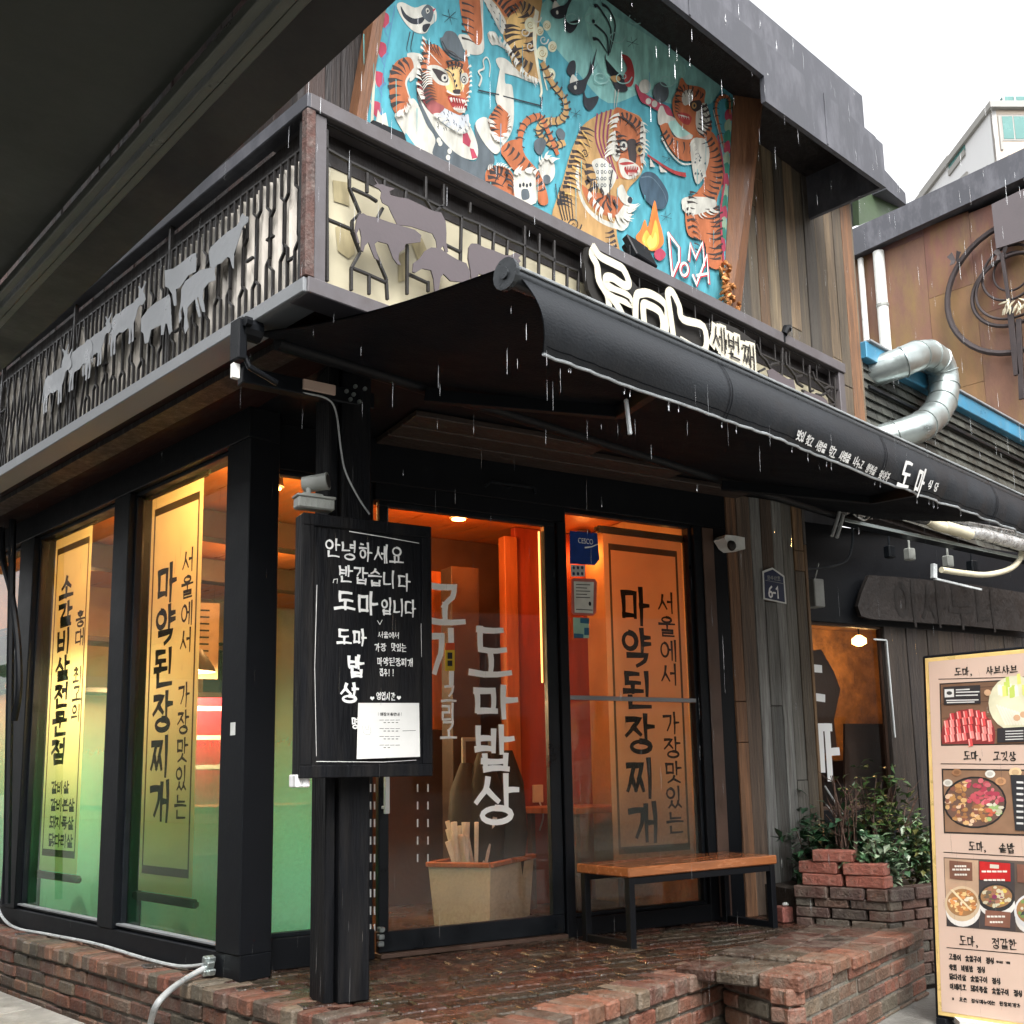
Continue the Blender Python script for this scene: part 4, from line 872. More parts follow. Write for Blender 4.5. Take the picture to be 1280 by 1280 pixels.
mu_poly(BK, [(510, 440), (570, 455), (610, 490), (605, 530), (560, 520), (530, 480)]); mu_poly(CR, _circ(588, 500, 20, 24, 10)[:-1]); mu_poly(DK, _circ(590, 500, 8, 11, 8)[:-1]); mu_poly(DK, _circ(712, 512, 17, 24, 10)[:-1]); mu_poly(CR, _circ(712, 512, 12, 17, 10)[:-1]); mu_poly(DK, _circ(714, 512, 5, 9, 8)[:-1])
mu_poly(BK, [(640, 580), (690, 575), (680, 610), (655, 605)]); mu_poly(RD, [(610, 620), (680, 625), (725, 640), (728, 700), (690, 715), (640, 690)]); mu_poly(CR, [(618, 628), (640, 632), (632, 660)], OA, False); mu_poly(CR, [(700, 640), (720, 642), (712, 665)], OA, False); mu_poly(CR, [(640, 690), (700, 700), (722, 690), (718, 718), (680, 722)]); mu_poly(RD, [(655, 672), (712, 680), (700, 695), (660, 690)])
stripes([(450, 340), (430, 450), (420, 560)], 7, -55, 3.5, OA, seed=9); stripes([(600, 400), (660, 400), (710, 420)], 5, 40, 3.5, OA, seed=10)
for k in range(5): mu_line(CR, [(480+12*k, 330+12*k), (500+12*k, 345+14*k), (520+12*k, 370+12*k)], OA, 1.5)
for x, y in ((645, 480), (655, 520), (690, 470), (640, 440), (665, 550)): mu_poly(DK, _circ(x, y, 6, 10, 6)[:-1])
mu_poly(GR, [(560, 250), (575, 240), (600, 202), (655, 212), (700, 290), (722, 385), (690, 392), (640, 370), (590, 330)]); mu_line(DK, [(575, 270), (620, 340), (715, 388)], OA, 2.5)
mu_poly(CR, [(785, 790), (858, 755), (905, 880), (958, 900), (945, 965), (905, 985), (830, 900)])
mu_poly(CR, [(915, 640), (928, 530), (945, 440), (972, 440), (975, 530), (1000, 540), (1022, 560), (1032, 690), (1022, 830), (965, 930), (945, 910), (1000, 820), (1000, 735), (945, 690)])
mu_poly(OR, [(868, 770), (895, 720), (930, 672), (965, 700), (1002, 742), (1000, 820), (945, 905), (900, 880)]); stripes([(930, 680), (885, 750), (890, 850)], 6, -48, 3.5, OA, seed=12)
mu_line(DK, [(805, 580), (935, 608)], OA, 2, False, 1); mu_line(DK, [(965, 618), (1208, 680)], OA, 2, False, 1); mu_line(DK, [(1205, 682), (1212, 625)], OA, 3.2, False, 1)
mu_line(CR, [(810, 550), (825, 500), (805, 460), (840, 440), (835, 390), (860, 370), (880, 420), (875, 490)], OA, 3)
for x, y in ((550, 900), (620, 970), (560, 920), (610, 1010)): mu_poly(CR, _circ(x, y, 14, 18, 7)[:-1])
# curled tails
def tail(pts, wpx, T, c1, c2, n, seed):
    mu_line(c1, pts, T, wpx, True, .85, 1); q = catmull(pts, False, 10); m_ = len(q)
    for k in range(n):
        i = int((k+.5)/n*(m_-2)); a, b = V((*q[i], 0)), V((*q[i+1], 0)); d = (b-a).normalized(); nn = V((-d.y, d.x, 0)); s = wpx*.5*(6.095 if T is OC else 4.571 if T is OB else 5.12)
        mu_line(c2, [tuple((a-nn*s)[:2]), tuple((a+d*s*.35)[:2]), tuple((a+nn*s)[:2])], T, wpx*.28, True, .6, 1)
tail([(540, 500), (610, 640), (690, 740), (712, 850), (660, 920), (560, 930), (500, 990), (540, 1060), (620, 1110), (690, 1090)], 11, OC, YE, BK, 20, 1)
mu_poly(GR, [(470, 1080), (520, 1050), (560, 1090), (520, 1180), (475, 1150)], OC); mu_poly(GR, [(635, 1000), (670, 980), (705, 1020), (690, 1070), (650, 1050)], OC)
tail([(370, 1220), (360, 1060), (400, 940), (500, 890), (540, 930), (590, 1040), (640, 1160)], 10, OC, OR, BK, 14, 2)
# tumbling tiger low in the middle
mu_poly(OR, [(850, 1160), (860, 1085), (930, 1060), (1010, 1095), (1040, 1180), (1030, 1290), (900, 1250)]); stripes([(860, 1180), (900, 1075), (1000, 1100)], 7, 80, 5, OA, seed=15)
mu_poly(OR, [(945, 960), (1000, 905), (1065, 905), (1105, 1000), (1185, 1095), (1230, 1190), (1250, 1300), (1190, 1300), (1140, 1130), (1040, 1100), (975, 1020)]); stripes([(990, 920), (1080, 1000), (1180, 1110), (1230, 1220)], 9, 60, 4, OA, seed=16)
mu_poly(CR, [(1030, 1110), (1085, 1095), (1160, 1105), (1172, 1190), (1172, 1300), (1050, 1300)]); mu_poly(GR, [(1080, 1220), (1120, 1215), (1130, 1270), (1085, 1280)]); mu_poly(CR, [(1190, 1050), (1230, 1010), (1285, 1040), (1290, 1130), (1240, 1180), (1200, 1120)]); mu_poly(GR, _circ(1240, 1150, 26, 30, 8)[:-1])
for k in range(4): mu_poly(DK, _circ(1070+22*k, 1190-6*(k % 2), 8, 14, 6)[:-1])
# magpies and rooster (upper right)
for dx, dy, s in ((0, 0, 1), (-130, -560, .9)):
    f = lambda p: (700+dx+(p[0]-700)*s, 560+dy+(p[1]-560)*s)
    mu_poly(DK, [f(p) for p in ((715, 550), (735, 480), (775, 465), (785, 520), (765, 590))], OC); mu_poly(CR, [f(p) for p in ((760, 570), (800, 610), (830, 640), (800, 680), (740, 640))], OC); mu_poly(DK, [f(p) for p in ((725, 650), (790, 620), (850, 600), (890, 520), (905, 330), (900, 500), (945, 370), (920, 520), (955, 480), (880, 610), (850, 700), (790, 725), (740, 700))], OC)
    mu_poly(DK, [f(p) for p in ((845, 690), (870, 750), (955, 735), (940, 800), (890, 845), (845, 800))], OC); mu_poly(CR, [f(p) for p in ((770, 660), (785, 655), (790, 680), (775, 685))], OC)
mu_poly(DK, [(1010, 420), (1030, 560), (1080, 540), (1140, 590), (1180, 690), (1110, 700), (1070, 640), (1010, 470)], OC); mu_poly(YE, [(1045, 590), (1100, 580), (1125, 610), (1080, 630)], OC); mu_poly(RD, [(1135, 420), (1200, 450), (1230, 560), (1215, 650), (1170, 660), (1150, 580), (1175, 520)], OC)
for p in ([(1030, 420), (1020, 280), (930, 190), (920, 160)], [(1035, 410), (1050, 220), (960, 60), (930, 50)], [(1045, 400), (1085, 200), (1040, 80), (990, 40)], [(1020, 400), (960, 310), (920, 300)]): mu_line(DK, p, OC, 4.5, True, 1.2, .4)
mu_line(CR, [(1085, 690), (1075, 830)], OC, 2); mu_line(CR, [(1110, 690), (1090, 830)], OC, 2)
star(785, 870, 40, OC); star(1215, 330, 45, OC); star(800, 450, 40, OB); star(785, 785, 32, OB)
# sash tiger in the centre
mu_poly(YE, [(490, 170), (400, 200), (310, 260), (270, 340), (230, 440), (190, 590), (155, 690), (140, 800), (280, 890), (420, 960), (520, 1010), (500, 860), (560, 820), (590, 740), (560, 640), (640, 540), (660, 420), (650, 240), (590, 190)], OB)
mu_poly(OR, [(300, 600), (360, 640), (470, 660), (540, 690), (560, 740), (500, 790), (400, 760), (330, 690)], OB)
mu_line(CR, [(280, 500), (275, 580), (320, 720), (420, 810), (540, 840), (575, 770)], OB, 9, True, 1, .6); mu_poly(CR, [(500, 780), (560, 700), (585, 770), (545, 860), (490, 840)], OB)
stripes([(300, 270), (240, 440), (200, 600), (160, 720)], 16, -75, 4.5, OB, seed=20); stripes([(330, 480), (330, 600), (420, 740), (520, 720)], 8, -55, 6, OB, seed=21); stripes([(480, 860), (500, 960)], 4, 60, 4, OB, seed=31)
for k in range(4): mu_line((.22, .05, .10), [(390+26*k, 200-8*k), (380+22*k, 330), (420+16*k, 450), (480+8*k, 560)], OB, 4.5, True, 1, .8)
mu_poly(CR, [(360, 470), (420, 450), (470, 500), (500, 560), (440, 660), (400, 620), (380, 540)], OB)
for k in range(16): x, y = 385+(k % 4)*24+rr.random()*8, 490+(k//4)*38; mu_poly(GR, _circ(x, y, 8, 11, 7)[:-1], OB); mu_poly(CR, _circ(x, y, 4, 6, 6)[:-1], OB)
mu_poly(OR, [(490, 165), (560, 180), (640, 230), (662, 330), (655, 470), (600, 560), (520, 560), (500, 480), (490, 380), (480, 280)], OB)
mu_poly(CR, [(490, 290), (475, 340), (470, 420), (500, 470), (520, 420), (500, 350)], OB); mu_poly(CR, [(640, 240), (665, 300), (660, 430), (640, 480), (632, 380)], OB)
mu_poly(BK, [(560, 350), (610, 350), (610, 470), (580, 480), (565, 420)], OB); mu_poly(CR, _circ(538, 378, 22, 28, 9)[:-1], OB); mu_poly(DK, _circ(540, 378, 9, 14, 8)[:-1], OB); mu_poly(YE, _circ(628, 400, 18, 30, 9)[:-1], OB); mu_poly(DK, _circ(630, 402, 9, 15, 8)[:-1], OB)
mu_poly(CR, [(510, 470), (545, 450), (620, 490), (632, 530), (580, 570), (530, 550)], OB); mu_poly(RD, [(545, 500), (620, 500), (605, 545), (560, 545)], OB); mu_poly(RD, [(515, 480), (560, 470), (600, 480), (540, 490)], OB)
stripes([(500, 200), (570, 200), (640, 250)], 6, 50, 5, OB, seed=22); stripes([(510, 320), (500, 430)], 4, -40, 4, OB, seed=23)
mu_line(DK, [(318+22*(1-t/12)*math.cos(t), 418+26*(1-t/12)*math.sin(t)) for t in range(13)], OB, 1.4); mu_line(DK, [(255+45*(1-t/14)*math.cos(t*.9), 830+50*(1-t/14)*math.sin(t*.9)) for t in range(14)], OB, 2); 
for k in range(5): mu_line(DK, [(150+22*k, 600+20*k), (165+20*k, 700+10*k), (190+15*k, 800)], OB, 2.6, True, .8, .8)
mu_poly(CR, [(500, 640), (530, 600), (560, 660), (590, 680), (570, 720), (530, 700)], OB); mu_poly(DK, _circ(575, 690, 14, 20, 8)[:-1], OB); mu_line(DK, [(475, 520), (460, 620), (465, 720)], OB, 3)
# pan, fire, plates
mu_poly((.05, .085, .12), [(630, 580), (660, 530), (720, 540), (780, 620), (795, 680), (770, 735), (720, 735), (660, 680)], OB); mu_line((.11, .16, .20), [(640, 560), (700, 560), (765, 640), (785, 700)], OB, 2)
mu_line(RD, [(680, 435), (760, 490), (830, 530), (890, 545)], OB, 6, True, 1.2, .6); mu_poly(CR, [(690, 450), (720, 500), (690, 500)], OB, False); mu_poly(CR, [(740, 490), (790, 530), (750, 530)], OB, False)
mu_poly((.66, .20, .05), [(610, 910), (635, 860), (660, 800), (680, 840), (715, 690), (740, 800), (760, 870), (765, 940), (700, 980)], OB); mu_poly((.75, .45, .08), [(645, 920), (670, 860), (695, 890), (720, 800), (740, 890), (735, 950), (690, 975)], OB); mu_poly((.80, .65, .15), [(670, 930), (690, 890), (705, 910), (720, 870), (728, 940), (695, 965)], OB); mu_poly(PK, [(715, 985), (750, 965), (780, 1000), (750, 1035), (720, 1020)], OB)
mu_poly(PK, [(605, 25), (660, 80), (740, 130), (800, 160), (820, 220), (760, 195), (680, 150), (635, 120)], OB); mu_poly(CR, _circ(660, 40, 34, 40, 10)[:-1], OB); mu_poly(GR, _circ(752, 75, 45, 60, 12)[:-1], OB); mu_poly(CR, _circ(680, 125, 16, 18, 8)[:-1], OB); mu_poly(CR, _circ(715, 140, 16, 20, 8)[:-1], OB)
# standing tiger on the right
mu_poly(OR, [(930, 330), (1030, 290), (1090, 390), (1108, 560), (1070, 700), (1090, 800), (1105, 1060), (1020, 1060), (1000, 930), (910, 890), (890, 770), (905, 690), (960, 640), (1000, 570), (940, 500)], OB)
mu_poly(OR, [(745, 255), (790, 250), (830, 330), (930, 340), (935, 455), (860, 455), (790, 370)], OB); mu_poly(CR, [(740, 260), (735, 180), (760, 150), (785, 200), (830, 220), (920, 290), (925, 340), (840, 330), (790, 250)], OB); mu_poly((.38, .62, .56), [(800, 240), (880, 240), (925, 300), (860, 330), (810, 290)], OB)
mu_line(CR, [(760, 340), (800, 410), (870, 480), (940, 480)], OB, 5)
stripes([(780, 290), (830, 350), (930, 370)], 6, 50, 4, OB, seed=25)
mu_poly(CR, [(925, 350), (1000, 340), (1030, 420), (1010, 520), (960, 600), (930, 500)], OB); mu_poly(CR, [(870, 690), (920, 670), (1050, 680), (1060, 730), (960, 770), (890, 760)], OB)
for k in range(14): x, y = 945+rr.random()*60, 400+rr.random()*150; mu_poly(GR, _circ(x, y, 5, 7, 6)[:-1], OB)
stripes([(1040, 330), (1095, 450), (1095, 580), (1050, 690)], 12, 58, 4, OB, seed=26); stripes([(1080, 720), (1095, 860), (1090, 1040)], 10, 70, 4, OB, seed=27); stripes([(920, 640), (900, 740), (910, 860)], 7, -50, 4, OB, seed=28)
mu_poly(OR, [(818, 120), (845, 60), (868, -10), (900, 30), (960, 40), (1005, 65), (1000, 130), (1030, 230), (1040, 290), (980, 335), (920, 310), (850, 250), (822, 190)], OB)
mu_poly(CR, [(880, 70), (930, 60), (930, 120), (890, 150), (870, 120)], OB); mu_poly(CR, [(960, 160), (1010, 140), (1030, 250), (980, 320), (950, 260)], OB); mu_poly(BK, [(920, 130), (975, 120), (985, 160), (950, 185), (925, 165)], OB); mu_poly(YE, _circ(940, 150, 14, 18, 8)[:-1], OB); mu_poly(DK, _circ(942, 150, 6, 9, 7)[:-1], OB)
mu_poly(RD, [(840, 200), (880, 190), (925, 215), (910, 260), (870, 245)], OB); mu_poly(CR, [(845, 200), (880, 205), (915, 220), (880, 215)], OB, False); stripes([(830, 140), (850, 50), (920, 40), (1000, 90)], 9, 40, 4, OB, seed=29); stripes([(1010, 140), (1040, 260), (990, 330)], 8, 55, 4, OB, seed=30)
tail([(1110, 380), (1080, 260), (1065, 150), (1095, 100), (1140, 110), (1145, 190)], 7, OB, OR, BK, 12, 3); mu_line(CR, [(1050, 180), (1090, 340), (1110, 460)], OB, 2.4)
def fringe(pts, n, ln, wpx, T, col, side=1, seed=1):
    r = random.Random(seed); q = catmull(pts, False, 12); m_ = len(q)
    for k in range(n):
        i = min(m_-2, int((k+r.random())/n*(m_-1))); a, b = V((*q[i], 0)), V((*q[i+1], 0)); d = (b-a).normalized(); nn = V((-d.y, d.x, 0))*side; l = ln*r.uniform(.6, 1.3)
        mu_line(col, [tuple((a-nn*l*.2)[:2]), tuple((a+nn*l*.5+d*l*.35)[:2]), tuple((a+nn*l+d*l*.9)[:2])], T, wpx, True, .1, 1.2)
W5 = (.62, .61, .55)
fringe([(450, 250), (418, 420), (412, 560), (440, 640)], 16, 26, 3, OA, W5, -1, 1); fringe([(735, 330), (750, 480), (745, 600), (700, 735)], 12, 16, 2.5, OA, W5, 1, 2); fringe([(520, 738), (600, 800), (690, 850), (742, 800)], 14, 26, 3, OA, W5, -1, 3)
for pts in ([(590, 325), (640, 345), (690, 395)], [(600, 400), (650, 395), (700, 420)], [(610, 425), (650, 420), (690, 435)]): mu_line(BK, pts, OA, 2.4)
for k in range(9): a = .45*k; mu_line(BK, [(432+4*k, 470+24*k), (460+5*k, 480+20*k), (500+4*k, 500+18*k)], OA, 3.2, True, .15)
for k in range(4): mu_line(BK, [(470+22*k, 270+10*k), (480+22*k, 300+12*k), (505+20*k, 330+14*k)], OA, 2.4)
for k in range(6): mu_line(W5, [(500, 470+14*k), (470, 465+16*k), (440, 480+22*k)], OA, 2.2, True, .2)
mu_line(DK, [(585, 452), (620, 470), (640, 520), (650, 575)], OA, 2.2); mu_line(DK, [(690, 460), (680, 510), (690, 575)], OA, 2.0); mu_line(W5, [(600, 590), (640, 610), (680, 612)], OA, 3)
for k in range(6): mu_line(W5, [(625+17*k, 634+3*k), (630+17*k, 652+3*k)], OA, 2.6, False, .3); 
for k in range(5): mu_line(W5, [(645+14*k, 704), (648+14*k, 690)], OA, 2.2, False, .3)
fringe([(275, 740), (330, 722), (372, 640)], 9, 22, 3.5, OA, W5, -1, 5); fringe([(870, 760), (900, 880), (945, 905)], 9, 24, 3.5, OA, W5, -1, 6); fringe([(1000, 735), (1003, 820), (945, 910)], 9, 22, 3, OA, W5, 1, 7)
fringe([(860, 1085), (930, 1058), (1010, 1092)], 9, 16, 2.4, OA, W5, -1, 8); fringe([(1030, 1110), (1100, 1095), (1165, 1108)], 7, 26, 5, OA, W5, -1, 9); fringe([(1190, 1050), (1230, 1010), (1285, 1040)], 6, 26, 5, OA, W5, -1, 10)
for k in range(3): mu_line(DK, [(970+10*k, 1110+40*k), (1000+8*k, 1120+42*k), (1020, 1150+42*k)], OA, 3.5)
# body lines of the upper tiger, cloud scrolls
stripes([(1000, 60), (1080, 20), (1160, 60)], 6, 60, 4, OA, seed=41); stripes([(1030, 300), (1080, 380), (1150, 420)], 5, 60, 5, OA, seed=42); fringe([(1000, 330), (1100, 480), (1190, 525)], 12, 24, 4, OA, W5, 1, 11); fringe([(870, 220), (940, 255), (1000, 325)], 7, 24, 4, OA, W5, 1, 12)
for cx, cy in ((1095, 210), (1170, 120), (1215, 260), (1130, 300)): mu_line(W5, [(cx+30*(1-t/12)*math.cos(t*.7), cy+34*(1-t/12)*math.sin(t*.7)) for t in range(12)], OA, 2)
for cx, cy in ((760, 60), (840, 120), (900, 60), (1000, 260), (860, 250), (700, 60), (790, 250)): mu_line((.34, .58, .55), [(cx+30*(1-t/12)*math.cos(t*.8), cy+24*(1-t/12)*math.sin(t*.8)) for t in range(12)], OO, 2)
# centre tiger face and back
fringe([(500, 200), (475, 340), (470, 420)], 12, 36, 4, OB, W5, 1, 13); fringe([(650, 250), (664, 380), (640, 500), (580, 565)], 14, 18, 3, OB, W5, -1, 14); fringe([(330, 640), (420, 760), (540, 790), (580, 720)], 16, 36, 5, OB, W5, 1, 15)
for k in range(7): mu_line(BK, [(520+10*k, 215+6*k), (545+9*k, 225+8*k), (560+9*k, 250+10*k)], OB, 3, True, .15)
for k in range(6): mu_line(BK, [(645, 270+32*k), (630, 275+32*k), (612, 290+30*k)], OB, 2.6, True, .15); mu_line(BK, [(492, 300+26*k), (510, 305+26*k), (522, 325+22*k)], OB, 2.4, True, .15)
for k in range(7): mu_line(W5, [(552+9*k, 500), (554+9*k, 514)], OB, 2.2, False, .3); mu_line(W5, [(562+7*k, 546), (563+7*k, 534)], OB, 1.8, False, .3)
mu_line(DK, [(512, 360), (535, 345), (562, 360)], OB, 3); mu_line(DK, [(515, 398), (540, 412), (565, 395)], OB, 2.2); mu_line(DK, [(610, 370), (630, 360), (650, 375)], OB, 2.6)
for k in range(8): mu_line((.55, .36, .12), [(300-14*k, 300+50*k), (330-12*k, 340+46*k), (350-10*k, 400+40*k)], OB, 3, True, .2)
for k in range(5): mu_line(BK, [(330+38*k, 560+34*k), (352+34*k, 590+30*k), (340+38*k, 625+28*k)], OB, 5, True, .1, 1.2)
# right tiger face
for k in range(6): mu_line(BK, [(990-6*k, 150+26*k), (1012-5*k, 165+26*k), (1030-4*k, 200+24*k)], OB, 3, True, .15); mu_line(BK, [(845+26*k, 55+4*k), (856+24*k, 75+4*k), (870+20*k, 95+5*k)], OB, 2.6, True, .15)
for k in range(5): mu_line(W5, [(850+14*k, 205+3*k), (853+14*k, 218+3*k)], OB, 2, False, .3); mu_line(BK, [(832, 110+18*k), (846, 116+18*k), (856, 130+17*k)], OB, 2.4, True, .15)
mu_line(PK, [(1075, 330), (1112, 560), (1090, 760), (1108, 1050)], OB, 7, True, .8, .6); fringe([(870, 700), (960, 775), (1058, 735)], 10, 26, 4, OB, W5, 1, 17); fringe([(930, 350), (1000, 560)], 7, 24, 4, OB, W5, 1, 18)
for k in range(6): mu_line(BK, [(1100, 760+45*k), (1070, 775+45*k), (1045, 805+45*k)], OB, 3.4, True, .1); mu_line(BK, [(925+4*k, 800+34*k), (950+4*k, 812+34*k), (965+4*k, 835+34*k)], OB, 3, True, .1)
# drips and scratches in the paint
for k in range(26): x = rr.uniform(30, 1200); y = rr.uniform(20, 900); mu_line(tuple(v*rr.uniform(.85, 1.2) for v in TE), [(x, y), (x+rr.uniform(-3, 3), y+rr.uniform(40, 140))], OO, 1.4, False, .3)
# DOMA
for ch, pts in (('D', [(790, 880), (800, 1000), (812, 1130)]), ('D', [(790, 880), (850, 960), (850, 1040), (812, 1130)]), ('O', _circ(880, 1085, 22, 36, 12)), ('M', [(905, 1030), (915, 940), (945, 1020), (985, 930), (995, 1060)]), ('A', [(930, 1120), (950, 1170), (990, 1060), (1010, 1000), (1020, 1160)]), ('A', [(955, 1120), (1010, 1110)])):
    mu_line((.50, .04, .06), [(x+4, y+4) for x, y in pts], OB, 6.5, len(pts) > 8, .9, 1)
for pts in ([(790, 880), (800, 1000), (812, 1130)], [(790, 880), (850, 960), (850, 1040), (812, 1130)], _circ(880, 1085, 22, 36, 12), [(905, 1030), (915, 940), (945, 1020), (985, 930), (995, 1060)], [(930, 1120), (950, 1170), (990, 1060), (1010, 1000), (1020, 1160)], [(955, 1120), (1010, 1110)]):
    mu_line((.80, .80, .74), pts, OB, 4.6, len(pts) > 8, .8, 1)
P.build('painting', 'mural', mu, fix=False)
# frame boards
m = MB()
fa = lambda v: MUR.p(uLeft(v), v, .0)
for k, (o0, o1, d0) in enumerate(((-.004, -.022, .015), (-.024, -.044, .024), (-.046, -.066, .03))):
    m.quadbox([MUR.p(uLeft(VB)+o0, VB, -.04), MUR.p(uLeft(VB)+o1, VB, -.04), MUR.p(uLeft(VT)+o1, VT, -.04), MUR.p(uLeft(VT)+o0, VT, -.04)], MUR.n*(.04+d0))
m.build('frame_left', 'framewood', mu)
m = MB(); e = [ony(958, 128, 3.2), ony(927, 400, MY)]
t0 = MUR.p(uRight(VT)+.005, VT, .0); b0 = MUR.p(uRight(VB)+.005, VB, .0)
oB = ony(925, 398, MY-.02); oT = ony(955, 112, 3.18)
dv = (oT-oB)/(oT.z-oB.z); b1 = oB+dv*(MUR.p(0, VB).z-oB.z)
m.quadbox([b0, b1, oT+dv*.1, t0], V((.01, .045, 0)))
m.quadbox([b1, b1+V((.05, .02, 0)), oT+dv*.1+V((.03, .1, 0)), oT+dv*.1], V((.0, .05, 0)))
m.build('frame_right', 'framewood', mu)
m = MB(); m.quadbox([MUR.p(uLeft(VT), VT+.005, -.0), MUR.p(uRight(VT)+.03, VT+.005, -.0), MUR.p(uRight(VT)+.03, VT+.03, .12), MUR.p(uLeft(VT), VT+.03, .12)], MUR.n*.03); m.build('frame_top', 'dark', mu)
# dried pods string in the corner of the frame
m = MB(); rq = random.Random(4)
for k in range(46):
    c = ony(903+rq.uniform(-4, 12)+k*.15, 330+k*1.6, MY-.07)+V((0, rq.uniform(-.03, .02), 0)); a = V((rq.uniform(-1, 1), rq.uniform(-1, 1), rq.uniform(-1, 1))).normalized()*.026
    m.tube([c-a, c-a*.4, c+a*.4, c+a], [.004, .013, .013, .004], 6)
tag(m.build('dried_pod_garland', 'copper', at=(5.25, 3.38, 4.0), smooth=True), 'garland of shiny brown dried pods hanging at the right corner of the mural frame', 'garland')

# ================================================================== awning
AW = thing('black_awning', (2.05, 3.55, 3.0), 'long black fabric awning pulled out over the shop entrance', 'awning')
AX0, AX1 = 2.05, 6.75
back = V((0, 3.56, 3.0)); fz = lambda x: 2.688-.02*max(0, (x-3.4)/2.6); FY = 2.083
m = MB(); rows = []
for i in range(13):
    t = i/12; r = []
    for j in range(25):
        x = AX0+(AX1-AX0)*j/24; sag = -.035*math.sin(math.pi*t)+.006*math.sin(j*1.9)*math.sin(math.pi*t)
        r.append((x, back.y+(FY-back.y)*t, back.z+(fz(x)+.04-back.z)*t+sag))
    rows.append(r)
m.grid(rows); m.grid([[(p[0], p[1], p[2]-.006) for p in r] for r in rows])
m.build('canvas', 'canvas', AW, smooth=True, fix=False)
m = MB(); m.tube([(AX0-.02+(AX1-AX0+.04)*k/12, FY, fz(AX0+(AX1-AX0)*k/12)) for k in range(13)], .034, 14); fb = m.build('front_tube', 'tube', AW, smooth=True)
m = MB(); m.tube([(AX0-.03, FY, fz(AX0)), (AX0-.015, FY, fz(AX0))], .050, 16)
m.tube([(AX0-.036, FY, fz(AX0)), (AX0-.028, FY, fz(AX0))], .018, 10); m.build('end_cap', 'tube', fb)
m = MB()
for dz, dy in ((.037, -.004), (.014, -.036)): m.tube([(AX0+(AX1-AX0)*k/12, FY+dy, fz(AX0+(AX1-AX0)*k/12)+dz) for k in range(13)], .0052, 6)
m.build('tube_edge', 'piping', fb)
# valance: hangs from the tube, ripples towards the right
m = MB(); rows = []; NV, NX = 10, 140
def val(x, t):
    u = (x-AX0)/(AX1-AX0); drop = (.205-.03*u)*t
    rip = .007*t*math.sin(x*26)*max(0, min(1, (x-4.1)/.6))+.008*t*math.sin(x*3.1+.7)
    bulge = -.05*math.sin(t*math.pi*.75)*(1-.5*u)+.045*t*t
    rip += .0035*t*math.sin(x*57+3*t)*math.sin(x*2.3)+.003*math.sin(x*11+t*5)*t
    return V((x+.10*t*(1-u)**6, FY-.03+bulge+rip, fz(x)-.012-drop))
for i in range(NV+1): rows.append([val(AX0+.01+(AX1-AX0-.02)*j/NX, i/NV) for j in range(NX+1)])
m.grid(rows); m.grid([[p+V((0, .004, 0)) for p in r] for r in rows])
va = m.build('valance', 'canvaswet', AW, smooth=True, fix=False)
m = MB()
for x0 in (3.05, 4.25, 5.45):
    for e in (0, .018): m.strip([val(x0+e, i/12)+V((0, -.0025, 0)) for i in range(13)], [val(x0+e+.004, i/12)+V((0, -.0025, 0)) for i in range(13)])
m.strip([val(AX0+.02+(AX1-AX0-.04)*j/120, .90)+V((0, -.002, 0)) for j in range(121)], [val(AX0+.02+(AX1-AX0-.04)*j/120, .915)+V((0, -.002, 0)) for j in range(121)])
m.build('seams', 'canvas', va, fix=False)
m = MB(); m.tube(rows[-1], .0055, 6); m.build('hem_piping', 'piping', va, smooth=True)
def vframe(px, py):
    """local frame on the valance under a pixel"""
    p = ony(px, py, FY-.05); x = p.x; best = min(range(60), key=lambda i: abs(val(x, i/59).z-p.z)); t = best/59
    a = val(x, t); ex = (val(x+.05, t)-val(x-.05, t)).normalized(); ey = (val(x, max(0, t-.05))-val(x, min(1, t+.05))).normalized()
    return Fr(a, ex, ey)
m = MB()
txt = '맛있 찾고 사랑을 먹고 사랑을 나누고 행복을 찾아가'; nch = len(txt); ru2 = random.Random(6)
for k, ch in enumerate(txt):
    if ch == ' ': continue
    f = k/(nch-1); px, py = 997+(1117-997)*f, 543+(594-543)*f
    Pen(m, vframe(px, py), .006, ru2, .05).char(ch, -.014, -.018, .028, .036, .0056, taper=.9, head=1.1)
for ch, px, py, s in (('도', 1135, 593, .085), ('마', 1152, 601, .085)): Pen(m, vframe(px, py), .007, ru2, .02).char(ch, -.042, -.06, s*.95, s*1.35, .015, taper=.8)
for k, ch in enumerate('식당'): Pen(m, vframe(1164+6*k, 606+3*k), .006, ru2, .04).char(ch, -.012, -.015, .03, .038, .006)
m.build('valance_lettering', 'chalk', va, fix=False)
m = MB(); c = onz(315, 414, 2.99)
m.tube([c+V((-.05, 0, 0)), c+V((.03, 0, 0))], .045, 12); m.tube([c+V((-.06, -.05, .01)), c+V((-.035, -.05, .01))], .02, 8)
m.fbox(Fr(c, (1, 0, 0)), -.075, -.035, -.14, .03, -.04, .03, .006); m.tube([c+V((-.06, -.01, -.08)), c+V((-.02, -.02, -.16)), c+V((.10, -.03, -.20))], .012, 8)
m.build('mounting_bracket', 'black', AW)
m = MB(); q = onz(298, 460, 2.86); m.fbox(Fr(onx(294, 464, c.x-.06), (1, 0, 0)), -.015, .015, -.03, .03, -.012, .012, .002); m.build('bracket_label', 'paper', AW)
m = MB(); m.tube([(AX0+.1, 3.55, 2.985), (AX1, 3.55, 2.985)], .035, 10); m.build('rear_tube', 'black', AW, smooth=True)
for x in (2.9, 5.2):
    m = MB(); m.bar((x, 3.52, 2.93), (x+.55, 2.85, 2.80), Z3, .02, .028); m.bar((x+.55, 2.85, 2.80), (x+.1, FY+.05, fz(x)-.005), Z3, .02, .028); m.build('folding_arm', 'black', AW)
